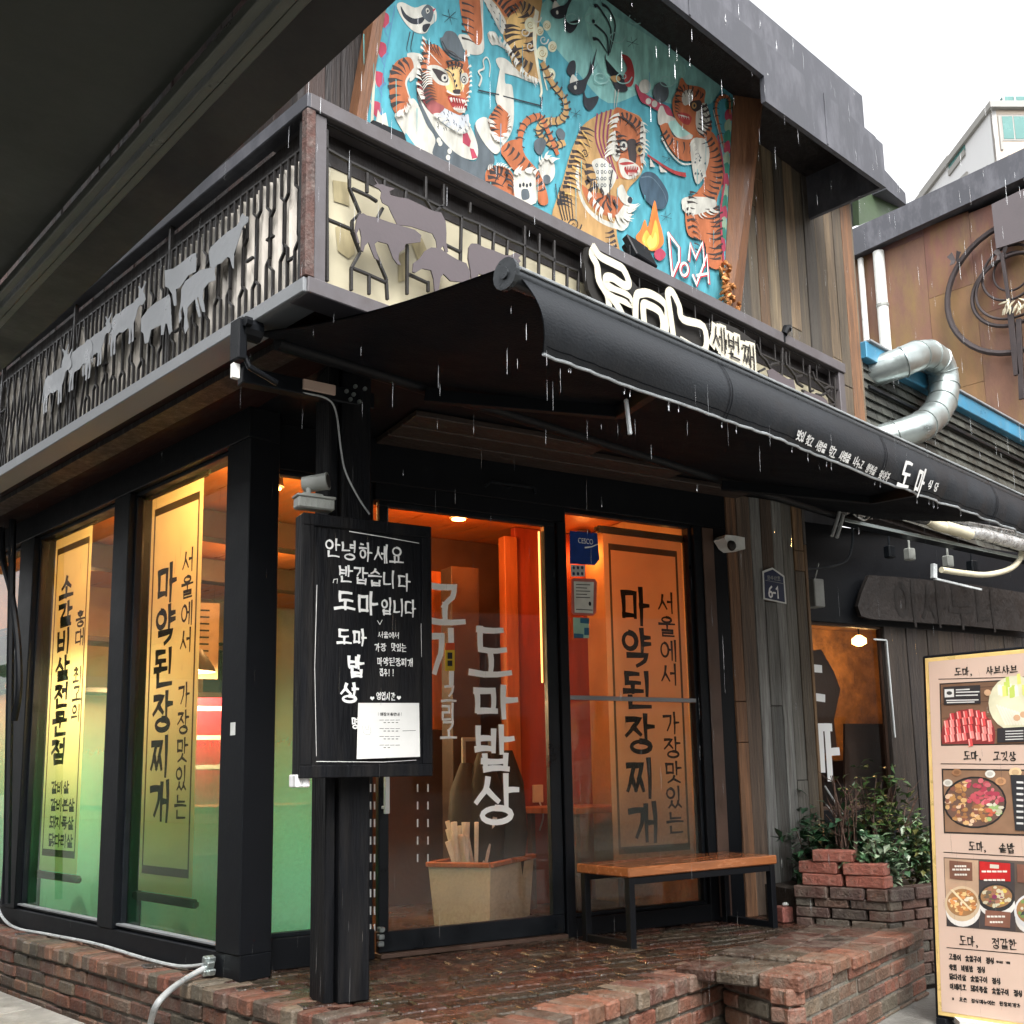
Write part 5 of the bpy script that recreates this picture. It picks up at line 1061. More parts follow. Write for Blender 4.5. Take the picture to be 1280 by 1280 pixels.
# crank rod and hanging strap
m = MB(); p = ony(797, 494, FY); m.bar(p+V((0, .05, 0)), p+V((.015, .05, -.12)), (1, 0, 0), .006, .006); m.build('crank_eye', 'piping', AW)
m = MB(); b0_ = onz(290, 452, 2.93)
beam = thing('awning_support_beam', (2.2, 3.7, 2.8), 'black steel beam under the overhang carrying the left end of the awning', 'beam')
a0 = onx(300, 470, 2.10); m.bar(a0, a0+V((.60, -.10, .0)), Z3, .03, .035, .004); m.bar(a0+V((.0, .0, .035)), (2.10, a0.y, SOF), (1, 0, 0), .02, .02, .003); m.build('beam', 'black', beam)
m = MB(); f = Fr(a0+V((.26, -.045, .0)), (.6, -.10, 0)); m.fbox(f, -.0, .15, -.015, .03, .028, .04, .002); m.build('label_plate', 'cardpink', beam)

# ================================================================== post with blackboard
PO = V((2.497, 3.668, PZ)); PF = Fr(PO, ang(DA))
po = thing('black_post', PO, 'square black painted timber post carrying the overhang beside the entrance', 'post')
m = MB(); m.fbox(PF, .05, .185, 0, SOF-PZ-.002, -.16, .0, .006); m.fbox(PF, .0, .045, 0, SOF-PZ-.002, -.20, -.03, .006); m.build('shaft', 'blackwood', po)
m = MB()
for k, (px, py) in enumerate(((432, 490), (443, 484), (441, 494), (455, 487), (437, 500), (448, 503))):
    m = MB(); u, v = PF.uv(px, py); c = PF.p(u, v, .004); m.tube([c, c+PF.n*.012], .009, 8); m.build('bolt', 'steel', po)
CB = thing('menu_blackboard', PF.p(.1, .9, .06), 'black wooden board with white chalk style handwriting hung on the post', 'blackboard')
BF = PF.off(.10); e = BF.uv
(u0, v1), (u1, _), (_, v0) = e(378, 640), e(538, 662), e(538, 970)
v1 = e(538, 659)[1]
m = MB(); m.fbox(BF, u0, u1, v0, v1, -.085, 0, .004); m.build('board', 'blackwood', CB)
m = MB()
for a, b, c, d in ((u0, u1, v1-.05, v1), (u0, u1, v0, v0+.05), (u0, u0+.05, v0+.05, v1-.05), (u1-.045, u1, v0+.05, v1-.05)): m.fbox(BF, a, b, c, d, .0005, .010, .003)
m.build('board_frame', 'blackwood', CB)
m = MB(); m.box(BF.p(u0+.02, v0-.01, -.05), BF.x*.03, Z3*.025, BF.n*.04, .004); m.build('broken_corner', 'plank', CB)
m = MB(); pen = Pen(m, BF, .0012, random.Random(14), .05); C_ = lambda x, y: BF.uv(340+x/2.909, 560+y/2.909)
def ctext(s, x0, y0, x1, y1, hgt, wd, **k):
    """a written line whose baseline runs from (x0,y0) to (x1,y1), in blackboard photo coordinates"""
    a, b = C_(x0, y0), C_(x1, y1); n = len(s); L = b[0]-a[0]; w_ = L/n; hh = hgt/2.909/1315.7*3.85
    for i, ch in enumerate(s):
        t = i/n; pen.char(ch, a[0]+L*t+w_*.08, a[1]+(b[1]-a[1])*t, w_*.86, hh, wd, **k)
ctext('안녕하세요', 190, 395, 480, 425, 72, .0078); ctext('반갑습니다', 240, 485, 505, 520, 68, .0078)
ctext('도마', 222, 595, 385, 612, 88, .0105, taper=.9); ctext('입니다', 392, 605, 525, 612, 66, .0078)
ctext('도마', 232, 715, 345, 715, 62, .0095); ctext('밥', 272, 830, 335, 832, 80, .0115); ctext('상', 240, 925, 318, 928, 78, .0115); ctext('명', 288, 1020, 315, 1020, 42, .006)
ctext('서울에서', 384, 690, 462, 692, 24, .0030); ctext('가장', 372, 738, 415, 740, 32, .0036); ctext('맛있는', 432, 738, 488, 742, 32, .0036)
ctext('마약된장찌개', 380, 790, 512, 795, 32, .0036); ctext('집추!!', 390, 828, 450, 830, 28, .0036); ctext('영업시간', 378, 915, 448, 918, 30, .0036)
for cx, cy in ((364, 910), (461, 908)):
    h = [(0, -8), (-8, 0), (-6, 6), (-2, 6), (0, 3), (2, 6), (6, 6), (8, 0)]; m.face([BF.p(*C_(cx+x, cy-y), .0013) for x, y in h])
brush(m, BF, [C_(278, 305), C_(400, 325), C_(530, 348)], .0035, .0110); brush(m, BF, [C_(222, 490), C_(225, 478), C_(238, 476), C_(236, 492)], .003, .0012); brush(m, BF, [C_(383, 628), C_(392, 642), C_(400, 626)], .003, .0012)
brush(m, BF, [C_(160, 500), C_(152, 800), C_(158, 1120)], .002, .0108); brush(m, BF, [C_(158, 1140), C_(400, 1142), C_(520, 1135)], .002, .0108); brush(m, BF, [C_(538, 640), C_(540, 760)], .002, .0108)
m.build('chalk_lettering', 'chalk', CB, fix=False)
NP = thing('paper_notice', BF.p((e(445, 900))[0], (e(445, 945))[1], .012), 'white paper notice taped to the lower corner of the blackboard', 'notice')
m = MB(); cs = [BF.p(*e(*p), .0145) for p in ((444, 949), (523, 946), (522, 879), (446, 879))]; m.quadbox(cs, BF.n*.0012); m.build('sheet', 'paper', NP)
m = MB(); npf = BF.off(.0158); N_ = lambda x, y: npf.uv(440+x/14.22, 870+y/14.22); pen = Pen(m, npf, .0006, random.Random(3), .03)
a, b = N_(500, 350), N_(850, 350)
for i, ch in enumerate('매장이용안내'): pen.char(ch, a[0]+(b[0]-a[0])*i/6, a[1], (b[0]-a[0])/7, .0125, .0018, taper=1)
for x in (465, 875): brush(m, npf, [N_(x, 295), N_(x, 350)], .0012, .0006)
for y, w_ in ((425, 380), (575, 380), (715, 370), (870, 370)):
    for k in range(4): brush(m, npf, [N_(490+k*95, y+4), N_(490+k*95+72, y+2)], .0016, .0006, 1, 1)
    for k in range(4 if y < 800 else 2): brush(m, npf, [N_(565+k*72, y+48), N_(565+k*72+34, y+48)], .0026, .0006, 1, 1)
brush(m, npf, [N_(900, 620), N_(1130, 612)], .0016, .0006, 1, 1)
m.build('printing', 'ink', NP, fix=False)
m = MB(); brush(m, npf, [N_(185, 530), N_(200, 650), N_(230, 680), N_(310, 690), N_(335, 640), N_(330, 560)], .0010, .0006, 1, 1); brush(m, npf, [N_(240, 540), N_(250, 600), N_(290, 600)], .0009, .0006); brush(m, npf, [N_(300, 520), N_(285, 600)], .0009, .0006)
m.build('faint_stamp', M['grey'], NP, fix=False)
# floodlight camera on top of the blackboard
cl = BF.p(*e(398, 632), -.04)
CL = thing('outdoor_spotlight', cl, 'pale grey spotlight on a finned box on top of the blackboard', 'spotlight')
cf = Fr(cl, ang(DA))
m = MB(); m.fbox(cf, -.085, .075, -.012, .035, -.03, .035, .006); m.fbox(cf, -.09, .08, .035, .046, -.034, .038, .003); m.fbox(cf, -.06, .03, .046, .058, -.02, .02, .004)
for k in range(6): m.fbox(cf, -.08+.026*k, -.074+.026*k, -.008, .032, .035, .040, .001)
m.build('base_box', 'grey', CL)
m = MB(); h0 = cf.p(-.005, .105, .0); hd = (cf.x*.8+cf.n*.62+Z3*.1).normalized(); m.tube([h0-hd*.05, h0-hd*.045, h0+hd*.05, h0+hd*.06], [.026, .034, .036, .038], 16)
m.tube([h0+hd*.061, h0+hd*.0615], [.030, .030], 16); hdo = m.build('lamp_head', 'grey', CL, smooth=True)
m = MB(); m.tube([h0+hd*.060, h0+hd*.0628], .029, 16); m.build('lens', 'ink', hdo)
m = MB(); m.tube([cf.p(-.03, .05, 0), cf.p(-.03, .08, 0), h0-hd*.03], .012, 8); m.build('bracket', 'grey', CL)
WR = MB(); fpw = PF.off(.016)
WR.tube(catmull([tuple(PF.off(.016).p(*fpw.uv(x, y))) for x, y in ((340, 474), (352, 482), (375, 490), (408, 498), (420, 515), (426, 560), (432, 590), (448, 622), (462, 643))], k=5), .0042, 6)
tag(WR.build('white_cable', 'hose', at=tuple(PF.p(.1, 2.2, .02)), smooth=True), 'thin white cable drooping down the post from the awning to the blackboard', 'cable')

# ================================================================== wall scroll banners behind the glass
def banner(fr, c, label, main, side, small=None, cloth='banner'):
    """c: px corners of the cloth: top left, top right, bottom right, bottom left"""
    q = [fr.uv(*p) for p in c]; ua, ub_ = (q[0][0]+q[3][0])/2, (q[1][0]+q[2][0])/2; vt, vb = (q[0][1]+q[1][1])/2, (q[2][1]+q[3][1])/2
    o = thing('scroll_banner', fr.p((ua+ub_)/2, vb, 0), label, 'banner', 'scroll banners hung behind the shop windows')
    W, H = ub_-ua, vt-vb
    m = MB(); m.face([fr.p(ua, vb, 0), fr.p(ub_, vb, 0), fr.p(ub_, vt, 0), fr.p(ua, vt, 0)]); m.build('cloth', cloth, o, fix=False)
    m = MB(); i = .12*W
    for a, b, c_, d in ((ua+i*.5, ua+i*.72, vb+.06*H, vt-.055*H), (ub_-i*.72, ub_-i*.5, vb+.06*H, vt-.055*H)): m.face([fr.p(a, c_, .002), fr.p(b, c_, .002), fr.p(b, d, .002), fr.p(a, d, .002)])
    m.face([fr.p(ua+i*.5, vt-.055*H, .002), fr.p(ub_-i*.5, vt-.055*H, .002), fr.p(ub_-i*.5, vt-.035*H, .002), fr.p(ua+i*.5, vt-.035*H, .002)]); m.face([fr.p(ua+i*.5, vb+.042*H, .002), fr.p(ub_-i*.5, vb+.042*H, .002), fr.p(ub_-i*.5, vb+.062*H, .002), fr.p(ua+i*.5, vb+.062*H, .002)])
    m.build('printed_border', 'bannertrim', o, fix=False)
    for v, nm in ((vt+.012, 'top_rod'), (vb-.028, 'bottom_rod')):
        m = MB(); m.fbox(fr, ua-.06*W, ub_+.06*W, v-.022, v+.022, -.012, .012, .004); m.fbox(fr, ua-.10*W, ua-.06*W, v-.012, v+.012, -.008, .008, .003); m.fbox(fr, ub_+.06*W, ub_+.10*W, v-.012, v+.012, -.008, .008, .003); m.build(nm, 'bannertrim', o)
    m = MB(); pen = Pen(m, fr, .004, random.Random(len(main)), .015)
    for s, uc, v0_, v1_, kx in [main]+([side] if side else [])+list(small or []):
        ch = [x for x in s]; n = len(ch); pitch = (v0_-v1_)/n*H
        if kx > 0:
            for k, x in enumerate(ch):
                if x != ' ': sz = kx*W; pen.char(x, ua+uc*W-sz/2, vb+v0_*H-pitch*(k+1)+pitch*.12, sz, pitch*.80, sz*(.15 if kx > .25 else .12), taper=.7, head=1.2)
        else:
            sz = -kx*W
            for k, x in enumerate(ch): pen.char(x, ua+uc*W+k*sz*1.08, vb+v1_*H, sz, (v0_-v1_)*H, sz*.14, taper=.8)
    m.build('lettering', 'bannerink', o, fix=False)
    return o
LB = LWALL.off(-.10)
banner(LB, ((186, 626), (256, 593), (239, 1126), (178, 1110)), 'tall scroll banner of dark brush letters in the wide left window beside the corner post', ('마약된장찌개', .36, .81, .16, .36), ('서울에서 가장맛있는', .76, .83, .17, .20))
banner(LB, ((64, 678), (112, 655), (100, 1098), (56, 1084)), 'narrow scroll banner with four small bulleted lines in the far left window', ('소갈비살전문점', .38, .87, .30, .36), ('홍대 최고의', .80, .75, .42, .22),
       [('갈비살', .24, .255, .222, -.15), ('갈비본살', .24, .205, .172, -.15), ('돼지목살', .24, .155, .122, -.15), ('닭다리살', .24, .105, .072, -.15)])
banner(DOOR.off(-.10), ((749, 664), (852, 676), (868, 1082), (772, 1084)), 'wide scroll banner of dark brush letters in the window above the bench', ('마약된장찌개', .36, .84, .06, .34), ('서울에서 가장맛있는', .76, .83, .085, .20), cloth='bannerlit')
# bullets of the narrow banner are part of its print
# ---- door lettering, stuck to the pane from outside
dl = MB(); pen = Pen(dl, DOOR, -.027, random.Random(9), .04); D_ = lambda x, y: DOOR.uv(520+x/2.463, 640+y/2.463)
def dchar(ch, x0, y0, x1, y1, wd, **k):
    a, b = D_(x0, y1), D_(x1, y0); pen.char(ch, a[0], a[1], b[0]-a[0], b[1]-a[1], wd, **k)
K = dict(taper=.85, head=1.1)
dchar('고', 40, 225, 152, 350, .034, **K); dchar('기', 40, 365, 135, 515, .034, **K); dchar('그', 88, 535, 130, 595, .013, **K); dchar('리', 86, 590, 130, 648, .013, **K); dchar('고', 86, 645, 132, 700, .013, **K)
dchar('도', 180, 360, 298, 510, .034, **K); dchar('마', 186, 540, 310, 625, .034, **K); dchar('밥', 190, 665, 300, 790, .032, **K); dchar('상', 188, 815, 315, 965, .032, **K)
lt = dl.build('door_lettering', flat('white_door_paint', (.90, .89, .85), .7), dob, fix=False)
dsk = MB()
for k, (x, y) in enumerate(((600, 1040), (596, 1058), (603, 1072))): pass
# dashed manifestation marks on the glass
m = MB()
for px in (466, 471, 525, 538):
    for k in range(9):
        a = DOOR.uv(px, 985+22*k)
        if px > 500 and k > 4: continue
        m.face([DOOR.p(a[0]-.004, a[1]-.02, -.0285), DOOR.p(a[0]+.004, a[1]-.02, -.0285), DOOR.p(a[0]+.004, a[1]+.02, -.0285), DOOR.p(a[0]-.004, a[1]+.02, -.0285)])
m.build('dash_marks', 'white', dob, fix=False)
# small stickers
def plate(name, label, fr, pts, col, cat, w=.0, th=.0012, mat='tint'):
    c = fr.uv(*pts[0]); o = thing(name, fr.p(c[0], c[1], w), label, cat)
    m = MB(); m.col = col; m.quadbox([fr.p(*fr.uv(*p), w) for p in pts], fr.n*th); m.build('sheet', mat, o); return o
GW = DOOR.off(-.030)
s = plate('window_sticker', 'blue security sticker with white lettering at the top corner of the banner window', GW, ((711, 664), (745, 667), (748, 700), (742, 707), (711, 705)), (.012, .045, .22), 'sticker', .010)
latin('CESCO', GW, GW.uv(721, 677)[0], GW.uv(721, 679)[1], .046, 'chalk', 'lettering', s, .0125, 0, sx=.75); m = MB(); brush(m, GW, [GW.uv(730, 685), GW.uv(738, 684), GW.uv(745, 681)], .008, .0125); m.build('script_mark', 'chalk', s, fix=False)
s = plate('payment_sticker', 'small square sticker of dark dots under the blue sticker', GW, ((712, 706), (730, 707), (730, 721), (713, 721)), (.5, .52, .5), 'sticker', .009)
m = MB()
for i in range(3):
    for j in range(2): a = GW.uv(716+5.2*i, 710+7.5*j); m.face([GW.p(a[0]+.009*math.cos(t), a[1]+.011*math.sin(t), .0108) for t in [k*.785 for k in range(8)]])
m.build('dots', 'navy', s, fix=False)
s = plate('notice_sticker', 'pale rounded notice sticker with a red edge and tiny text', GW, ((713, 725), (716, 723), (742, 724), (745, 728), (744, 766), (740, 770), (716, 769), (713, 766)), (.45, .13, .10), 'sticker', .009)
m = MB(); m.col = (.62, .62, .55); m.quadbox([GW.p(*GW.uv(*p), .0104) for p in ((716, 727), (741, 728), (740, 767), (717, 766))], GW.n*.0008); m.build('inner_sheet', 'tint', s)
m = MB()
for k in range(5): brush(m, GW, [GW.uv(719, 731+4*k), GW.uv(736-(k % 2)*4, 731.5+4*k)], .005, .0117, 1, 1)
brush(m, GW, [GW.uv(719, 762), GW.uv(739, 763)], .005, .0117, 1, 1); a = GW.uv(736, 755); m.face([GW.p(a[0]+.010*math.cos(t), a[1]+.014*math.sin(t), .0117) for t in [k*.785 for k in range(8)]]); m.build('tiny_text', 'ink', s, fix=False)
s = plate('colour_sticker', 'small green and blue sticker lowest in the row of window stickers', GW, ((715, 772), (735, 773), (735, 798), (716, 798)), (.30, .48, .36), 'sticker', .009)
m = MB(); m.col = (.03, .12, .2); m.face([GW.p(*GW.uv(*p), .0108) for p in ((724, 773), (735, 773), (735, 780), (724, 779))]); m.face([GW.p(*GW.uv(*p), .0108) for p in ((716, 792), (728, 793), (728, 798), (716, 798))]); m.face([GW.p(*GW.uv(*p), .0108) for p in ((729, 785), (735, 785), (735, 794), (729, 794))]); m.build('colour_blocks', 'tint', s, fix=False)
s = plate('yellow_tag', 'yellow and red tag on the door glass', DOOR, ((559, 803), (571, 803), (571, 838), (559, 838)), (.62, .42, .03), 'tag', -.026)
m = MB(); m.col = (.6, .08, .02); m.face([DOOR.p(*DOOR.uv(*p), -.0245) for p in ((559, 803), (571, 803), (571, 812), (559, 812))]); m.col = (.02, .02, .02); m.face([DOOR.p(*DOOR.uv(*p), -.0245) for p in ((562, 815), (568, 815), (568, 823), (562, 823))]); m.face([DOOR.p(*DOOR.uv(*p), -.0245) for p in ((562, 825), (568, 825), (568, 832), (562, 832))]); m.build('marks', 'tint', s, fix=False)

# house number
HN = DOOR.off(.018)
hn = thing('house_number_plate', HN.p(*HN.uv(967, 752)), 'navy house number plate shaped like a little house on the grey planks', 'number plate')
pts = [(952.5, 714), (965, 709.5), (980, 720), (982.5, 755), (954, 749)]; cx, cy = 967, 735
m = MB(); m.quadbox([HN.p(*HN.uv(*p)) for p in pts], HN.n*.004); m.build('white_border', 'white', hn)
m = MB(); m.quadbox([HN.p(*HN.uv(cx+(x-cx)*.87, cy+(y-cy)*.90), .0042) for x, y in pts], HN.n*.0015); m.build('navy_face', 'navy', hn)
a = HN.uv(960.3, 746.5); m = MB(); u_, v_ = a; q = lambda pts: brush(m, HN, [(u_+x*.034, v_+y*.075) for x, y in pts], .0125, .0064, 1, 1)
q([(.85, .95), (.35, .75), (.08, .35), (.15, .1), (.5, .0), (.88, .12), (.92, .38), (.6, .5), (.2, .42)]); q([(1.25, .42), (1.75, .42)]); q([(2.1, .78), (2.45, 1.0), (2.45, .0)]); m.build('number', 'chalk', hn, fix=False)
m = MB(); pen = Pen(m, HN, .0062, random.Random(1), .03); a = HN.uv(958.5, 724.5)
for k, ch in enumerate('와우산로'): pen.char(ch, a[0]+.030*k, a[1], .026, .026, .004)
brush(m, HN, [HN.uv(956, 725.5), HN.uv(980, 730)], .003, .0062, 1, 1); m.build('street_name', M['grey'], hn, fix=False)
# dome camera on the jamb
dc = HN.p(*HN.uv(907, 682))
DC = thing('dome_camera', dc, 'small white security camera on the post right of the banner window', 'camera')
df = Fr(dc, ang(DA)); m = MB()
m.raw(*(lambda P: ([df.p(x, y, z) for (x, y) in P for z in (-.0, .10)], [tuple(range(0, 2*len(P), 2)), tuple(range(2*len(P)-1, 0, -2))]+[(2*i, 2*((i+1) % len(P)), 2*((i+1) % len(P))+1, 2*i+1) for i in range(len(P))]))([(-.10, .02), (-.085, .042), (0, .045), (.075, .04), (.075, -.035), (-.02, -.05), (-.06, -.03)]))
m.build('housing', 'white', DC)
m = MB(); m.tube([df.p(-.045, -.025, .101), df.p(-.045, -.025, .115), df.p(-.045, -.025, .125)], [.035, .03, .012], 14); m.build('lens_dome', 'ink', DC, smooth=True)

# ================================================================== bench
bf0 = V((4.331, 3.622, PZ)); bfd = V((5.399-4.331, 3.46-3.622, 0)); BN = Fr(bf0, bfd)
bl_ = bfd.length
be = thing('wooden_bench', bf0, 'bench with a wet orange wood seat on black steel frame legs under the banner window', 'bench')
sd_ = -BN.n*.36
m = MB(); zt = BN.uv(787, 1084)[1]; m.fbox(BN, -.03, bl_+.03, zt-.05, zt, -.40, .03, .006); m.build('seat', 'benchwood', be)
for u in (0, bl_):
    m = MB(); c0, c1 = BN.p(u, 0, 0), BN.p(u, 0, -.36)
    m.bar(c0, c0+Z3*(zt-.052), BN.n, .019, .019); m.bar(c1, c1+Z3*(zt-.052), BN.n, .019, .019); m.bar(c0+BN.n*-.02+Z3*.019, c1+BN.n*.02+Z3*.019, Z3, .016, .018); m.build('leg_frame', 'black', be)
m = MB()
for w_ in (0, -.36): m = MB(); m.bar(BN.p(.02, zt-.07, w_), BN.p(bl_-.02, zt-.07, w_), Z3, .016, .018); m.build('rail', 'black', be)

# ================================================================== planter, loose bricks, plants
pc = V((5.656, 2.88, 0))
PL = thing('brick_planter', (5.7, 3.2, 0), 'dark mossy brick planter beside the bench full of leafy plants', 'planter')
pa = onz(995, 1156, PZ); pa.z = 0
r4 = random.Random(31)
def dark(c): return tuple(x*.55+.02 for x in c)
m = MB(); ptop = .565
for k in range(4):
    for fr, L in ((Fr(pa, pc-pa), (pc-pa).length), (Fr(pc, ang(DA)), 2.2)):
        u = -(.1 if k % 2 else 0)
        while u < L:
            a, b = max(0, u), min(L, u+.205)
            if b-a > .03: m.col = dark(brick_col(r4)); m.fbox(fr, a+.004, b-.004, ptop-.06*k-.056*(1 if k else 1.2), ptop-.06*k, -.11, r4.uniform(-.004, .006)+(.012 if k == 0 else 0), .006)
            u += .215
for k in range(4, 9):
    fr, L = Fr(pc, ang(DA)), 2.2; u = -(.1 if k % 2 else 0)
    while u < L:
        a, b = max(0, u), min(L, u+.205)
        if b-a > .03: m.col = dark(brick_col(r4)); m.fbox(fr, a+.004, b-.004, ptop-.06*k-.056, ptop-.06*k, -.11, r4.uniform(-.004, .006), .006)
        u += .215
m.build('brick_courses', 'brick', PL)
pfr = Fr(pc, ang(DA)); pin = pa+V((.1, .05, 0))
m = MB(); m.quadbox([pa+V((.04, .0, .0)), pc+V((.05, .03, 0)), pfr.p(2.2, 0, -.03), pfr.p(2.2, 0, -.75), pa+V((.3, .45, 0))], (0, 0, ptop-.035)); m.build('soil', 'soil', PL)
# stack of loose red bricks
bb = V((0, 0, 0)); s0 = Fr(pa, pc-pa); LS = (pc-pa).length
def loose(u, v, w_, yaw, lab, L=.235, k=1.0):
    c = s0.p(u, 0, w_)+Z3*(v+.034); a = V(ang(math.degrees(math.atan2(s0.x.y, s0.x.x))+yaw)); n_ = Z3.cross(a); m = MB(); q = brick_col(r4); m.col = (.25*k, .085*k, .06*k)
    m.box(c, a*L/2, Z3*.033, n_*.055, .006); tag(m.build('loose_brick', 'brick', at=tuple(c-Z3*.033)), lab, 'brick', 'loose red bricks stacked on the planter')
loose(.17, ptop+.002, -.055, 3, 'loose brick at the bottom left of the small stack on the planter'); loose(.43, ptop+.002, -.055, -2, 'loose brick at the bottom right of the small stack on the planter', k=1.15)
loose(.15, ptop+.070, -.06, -3, 'loose brick in the middle layer on the bench side of the stack'); loose(.42, ptop+.070, -.05, 2, 'loose brick in the middle layer with its pale end towards the plants', k=1.2)
loose(.24, ptop+.138, -.055, 4, 'single loose brick lying on top of the stack', k=1.1)
c = onz(983, 1152, PZ); m = MB(); m.col = (.26, .09, .07); m.box(c+Z3*.045, V(ang(-20))*.06, Z3*.045, V(ang(70))*.05, .006)
tag(m.build('half_brick', 'brick', at=tuple(c)), 'half brick standing on the terrace at the foot of the planter', 'brick')
m = MB(); m.tube([c+Z3*.09+V((0, 0, 0)), c+Z3*.098, c+Z3*.108, c+Z3*.112], [.012, .02, .016, .004], 10); tag(m.build('white_pebble', 'white', at=tuple(c+Z3*.09), smooth=True), 'white pebble on the half brick by the planter', 'pebble')
def leaf(mb, p, d, up, L, W, col):
    d = d.normalized(); s_ = d.cross(up); s_ = s_.normalized() if s_.length > 1e-4 else d.orthogonal().normalized(); nn = s_.cross(d)
    mb.col = col; a, b, c_ = p, p+d*L*.5-nn*L*.04, p+d*L-nn*L*.22
    mb.face([a, b+s_*W+nn*W*.3, c_, b]); mb.face([a, b, c_, b-s_*W+nn*W*.3])
def bush(name, label, cat, c, rx, ry, h, n, L, cols, rr_, stems=9, spread=1.0, group=None):
    o = thing(name, c, label, cat, group); st = MB(); lf_ = MB(); tips = []
    for k in range(stems):
        a = rr_.uniform(0, 6.283); q = math.sqrt(rr_.random())*spread; top = c+V((math.cos(a)*rx*q, math.sin(a)*ry*q, h*rr_.uniform(.55, 1.0)))
        mid = c+V((math.cos(a)*rx*q*.35, math.sin(a)*ry*q*.35, h*.45)); path = catmull([tuple(c+V((rr_.uniform(-.03, .03), rr_.uniform(-.03, .03), 0))), tuple(mid), tuple(top)], k=5); path = [V(p) for p in path]
        st.tube(path, [.006-.0004*i for i in range(len(path))], 5); tips.append(path)
    for k in range(n):
        path = rr_.choice(tips); i = rr_.randint(2, len(path)-1); p = path[i]+V((rr_.gauss(0, .25*rx), rr_.gauss(0, .25*ry), rr_.gauss(0, .10*h)))
        d = V((rr_.uniform(-1, 1), rr_.uniform(-1, 1), rr_.uniform(-.5, .6))); cc = rr_.choice(cols); kk = rr_.uniform(.6, 1.4)
        leaf(lf_, p, d, V((rr_.uniform(-.4, .4), rr_.uniform(-.4, .4), 1)), L*rr_.uniform(.7, 1.3), L*rr_.uniform(.22, .36), tuple(x*kk for x in cc))
    st.build('stems', 'twig', o, smooth=True); lf_.build('foliage', 'leaf', o, fix=False)
    return o
G1 = [(.025, .075, .03), (.035, .10, .045), (.02, .06, .03), (.05, .12, .06)]; G2 = [(.06, .12, .03), (.045, .10, .03), (.09, .14, .04), (.10, .10, .03)]; G3 = [(.06, .13, .06), (.16, .25, .14), (.04, .09, .035), (.30, .38, .25)]
rl = random.Random(77); gz = ptop-.03
pp = lambda px, py, back: (lambda q: V((q[0], q[1], gz)))(s0.p(s0.uv(px, py)[0], 0, -back))
bush('leafy_plant', 'dark green glossy leafy plant left of the brick stack by the planks', 'plant', V((5.98, 3.52, .38)), .20, .16, .58, 420, .085, G1, rl, 12)
bush('leafy_plant', 'dense dark green plant behind the loose bricks below the window letters', 'plant', V((6.02, 3.30, gz)), .19, .16, .38, 420, .08, G1, rl, 12)
wp = lambda u, w_: V((*pfr.p(u, 0, w_)[:2], gz))
bush('variegated_plant', 'bushy plant of pale edged leaves spilling over the planter front', 'plant', wp(.17, -.17), .20, .14, .30, 620, .06, G3, rl, 14)
bush('variegated_plant', 'pale leafed bush at the planter corner nearest the menu board', 'plant', wp(.50, -.18), .2, .15, .42, 620, .06, G3+G2, rl, 14)
bush('yellowish_shrub', 'taller yellow green shrub between the twigs and the menu board', 'shrub', wp(.42, -.42), .24, .20, .66, 620, .06, G2, rl, 16)
def twigs(label, c, n, h, spread, rr_, col='twig'):
    m = MB()
    for k in range(n):
        a = rr_.uniform(0, 6.283); b = c+V((rr_.uniform(-.05, .05), rr_.uniform(-.05, .05), 0)); t = b+V((math.cos(a)*spread*rr_.random(), math.sin(a)*spread*rr_.random(), h*rr_.uniform(.7, 1.05)))
        mid = (b+t)/2+V((rr_.uniform(-.03, .03), rr_.uniform(-.03, .03), .04)); path = [V(p) for p in catmull([tuple(b), tuple(mid), tuple(t)], k=5)]
        m.tube(path, [.0075-.0005*i for i in range(len(path))], 5)
        for q in range(rr_.randint(1, 3)):
            i = rr_.randint(4, len(path)-2); d = V((rr_.uniform(-1, 1), rr_.uniform(-1, 1), rr_.uniform(.3, 1.2))).normalized(); m.tube([path[i], path[i]+d*.05, path[i]+d*.10+Z3*.02], [.004, .003, .002], 4)
    tag(m.build('bare_twigs', col, at=tuple(c), smooth=True), label, 'twigs')
twigs('bundle of bare reddish twigs standing in the planter before the window', wp(.14, -.40), 16, .66, .16, rl); twigs('dark bare branches leaning right in the planter', wp(.36, -.34), 9, .62, .38, rl)
# two pale canes leaning from the plank corner
m = MB(); a = DOOR.p(3.74, 1.12, .03); m.tube([a, V((6.06, 3.25, .80))], .006, 6); m.tube([a-Z3*.12, V((6.08, 3.22, .74))], .005, 6); tag(m.build('pale_canes', 'hose', at=tuple(a)), 'two thin pale canes leaning from the plank corner into the plants', 'cane')

# ================================================================== menu board
mbx = onz(1172, 1273, .03)
MN = Fr(mbx, (0, -1, 0), (.10, 0, 1)); NW = -MN.uv(1172, 1273)[0]
mtop = MN.uv(1160, 819)[1]; mw = .78
me_ = thing('menu_signboard', mbx, 'tall pink beige menu signboard with food photographs standing at the right', 'signboard')
m = MB(); m.fbox(MN, -.012, mw, 0, mtop, -.05, -.004, .006); m.build('case', 'black', me_)
m = MB(); m.fbox(MN, .004, mw-.015, .016, mtop-.016, -.004, .002, .002); m.build('gold_border', 'gold', me_)
m = MB(); m.face([MN.p(.024, .036, .004), MN.p(mw-.03, .036, .004), MN.p(mw-.03, mtop-.036, .004), MN.p(.024, mtop-.036, .004)]); m.build('menu_face', 'cardpink', me_, fix=False)
m = MB()
m.fbox(MN, .0, .05, -.03, .004, -.35, .02, .003); m.build('foot', 'black', me_); m = MB(); m.fbox(MN, mw-.06, mw-.01, -.03, .004, -.35, .02, .003); m.build('foot', 'black', me_)
K_ = lambda x, y: MN.uv(1150+x/4.923, 800+y/4.923); K2 = lambda x, y: MN.uv(1150+x/5.333, 1040+y/5.333)
mf = MN.off(.004)
ML = [0]
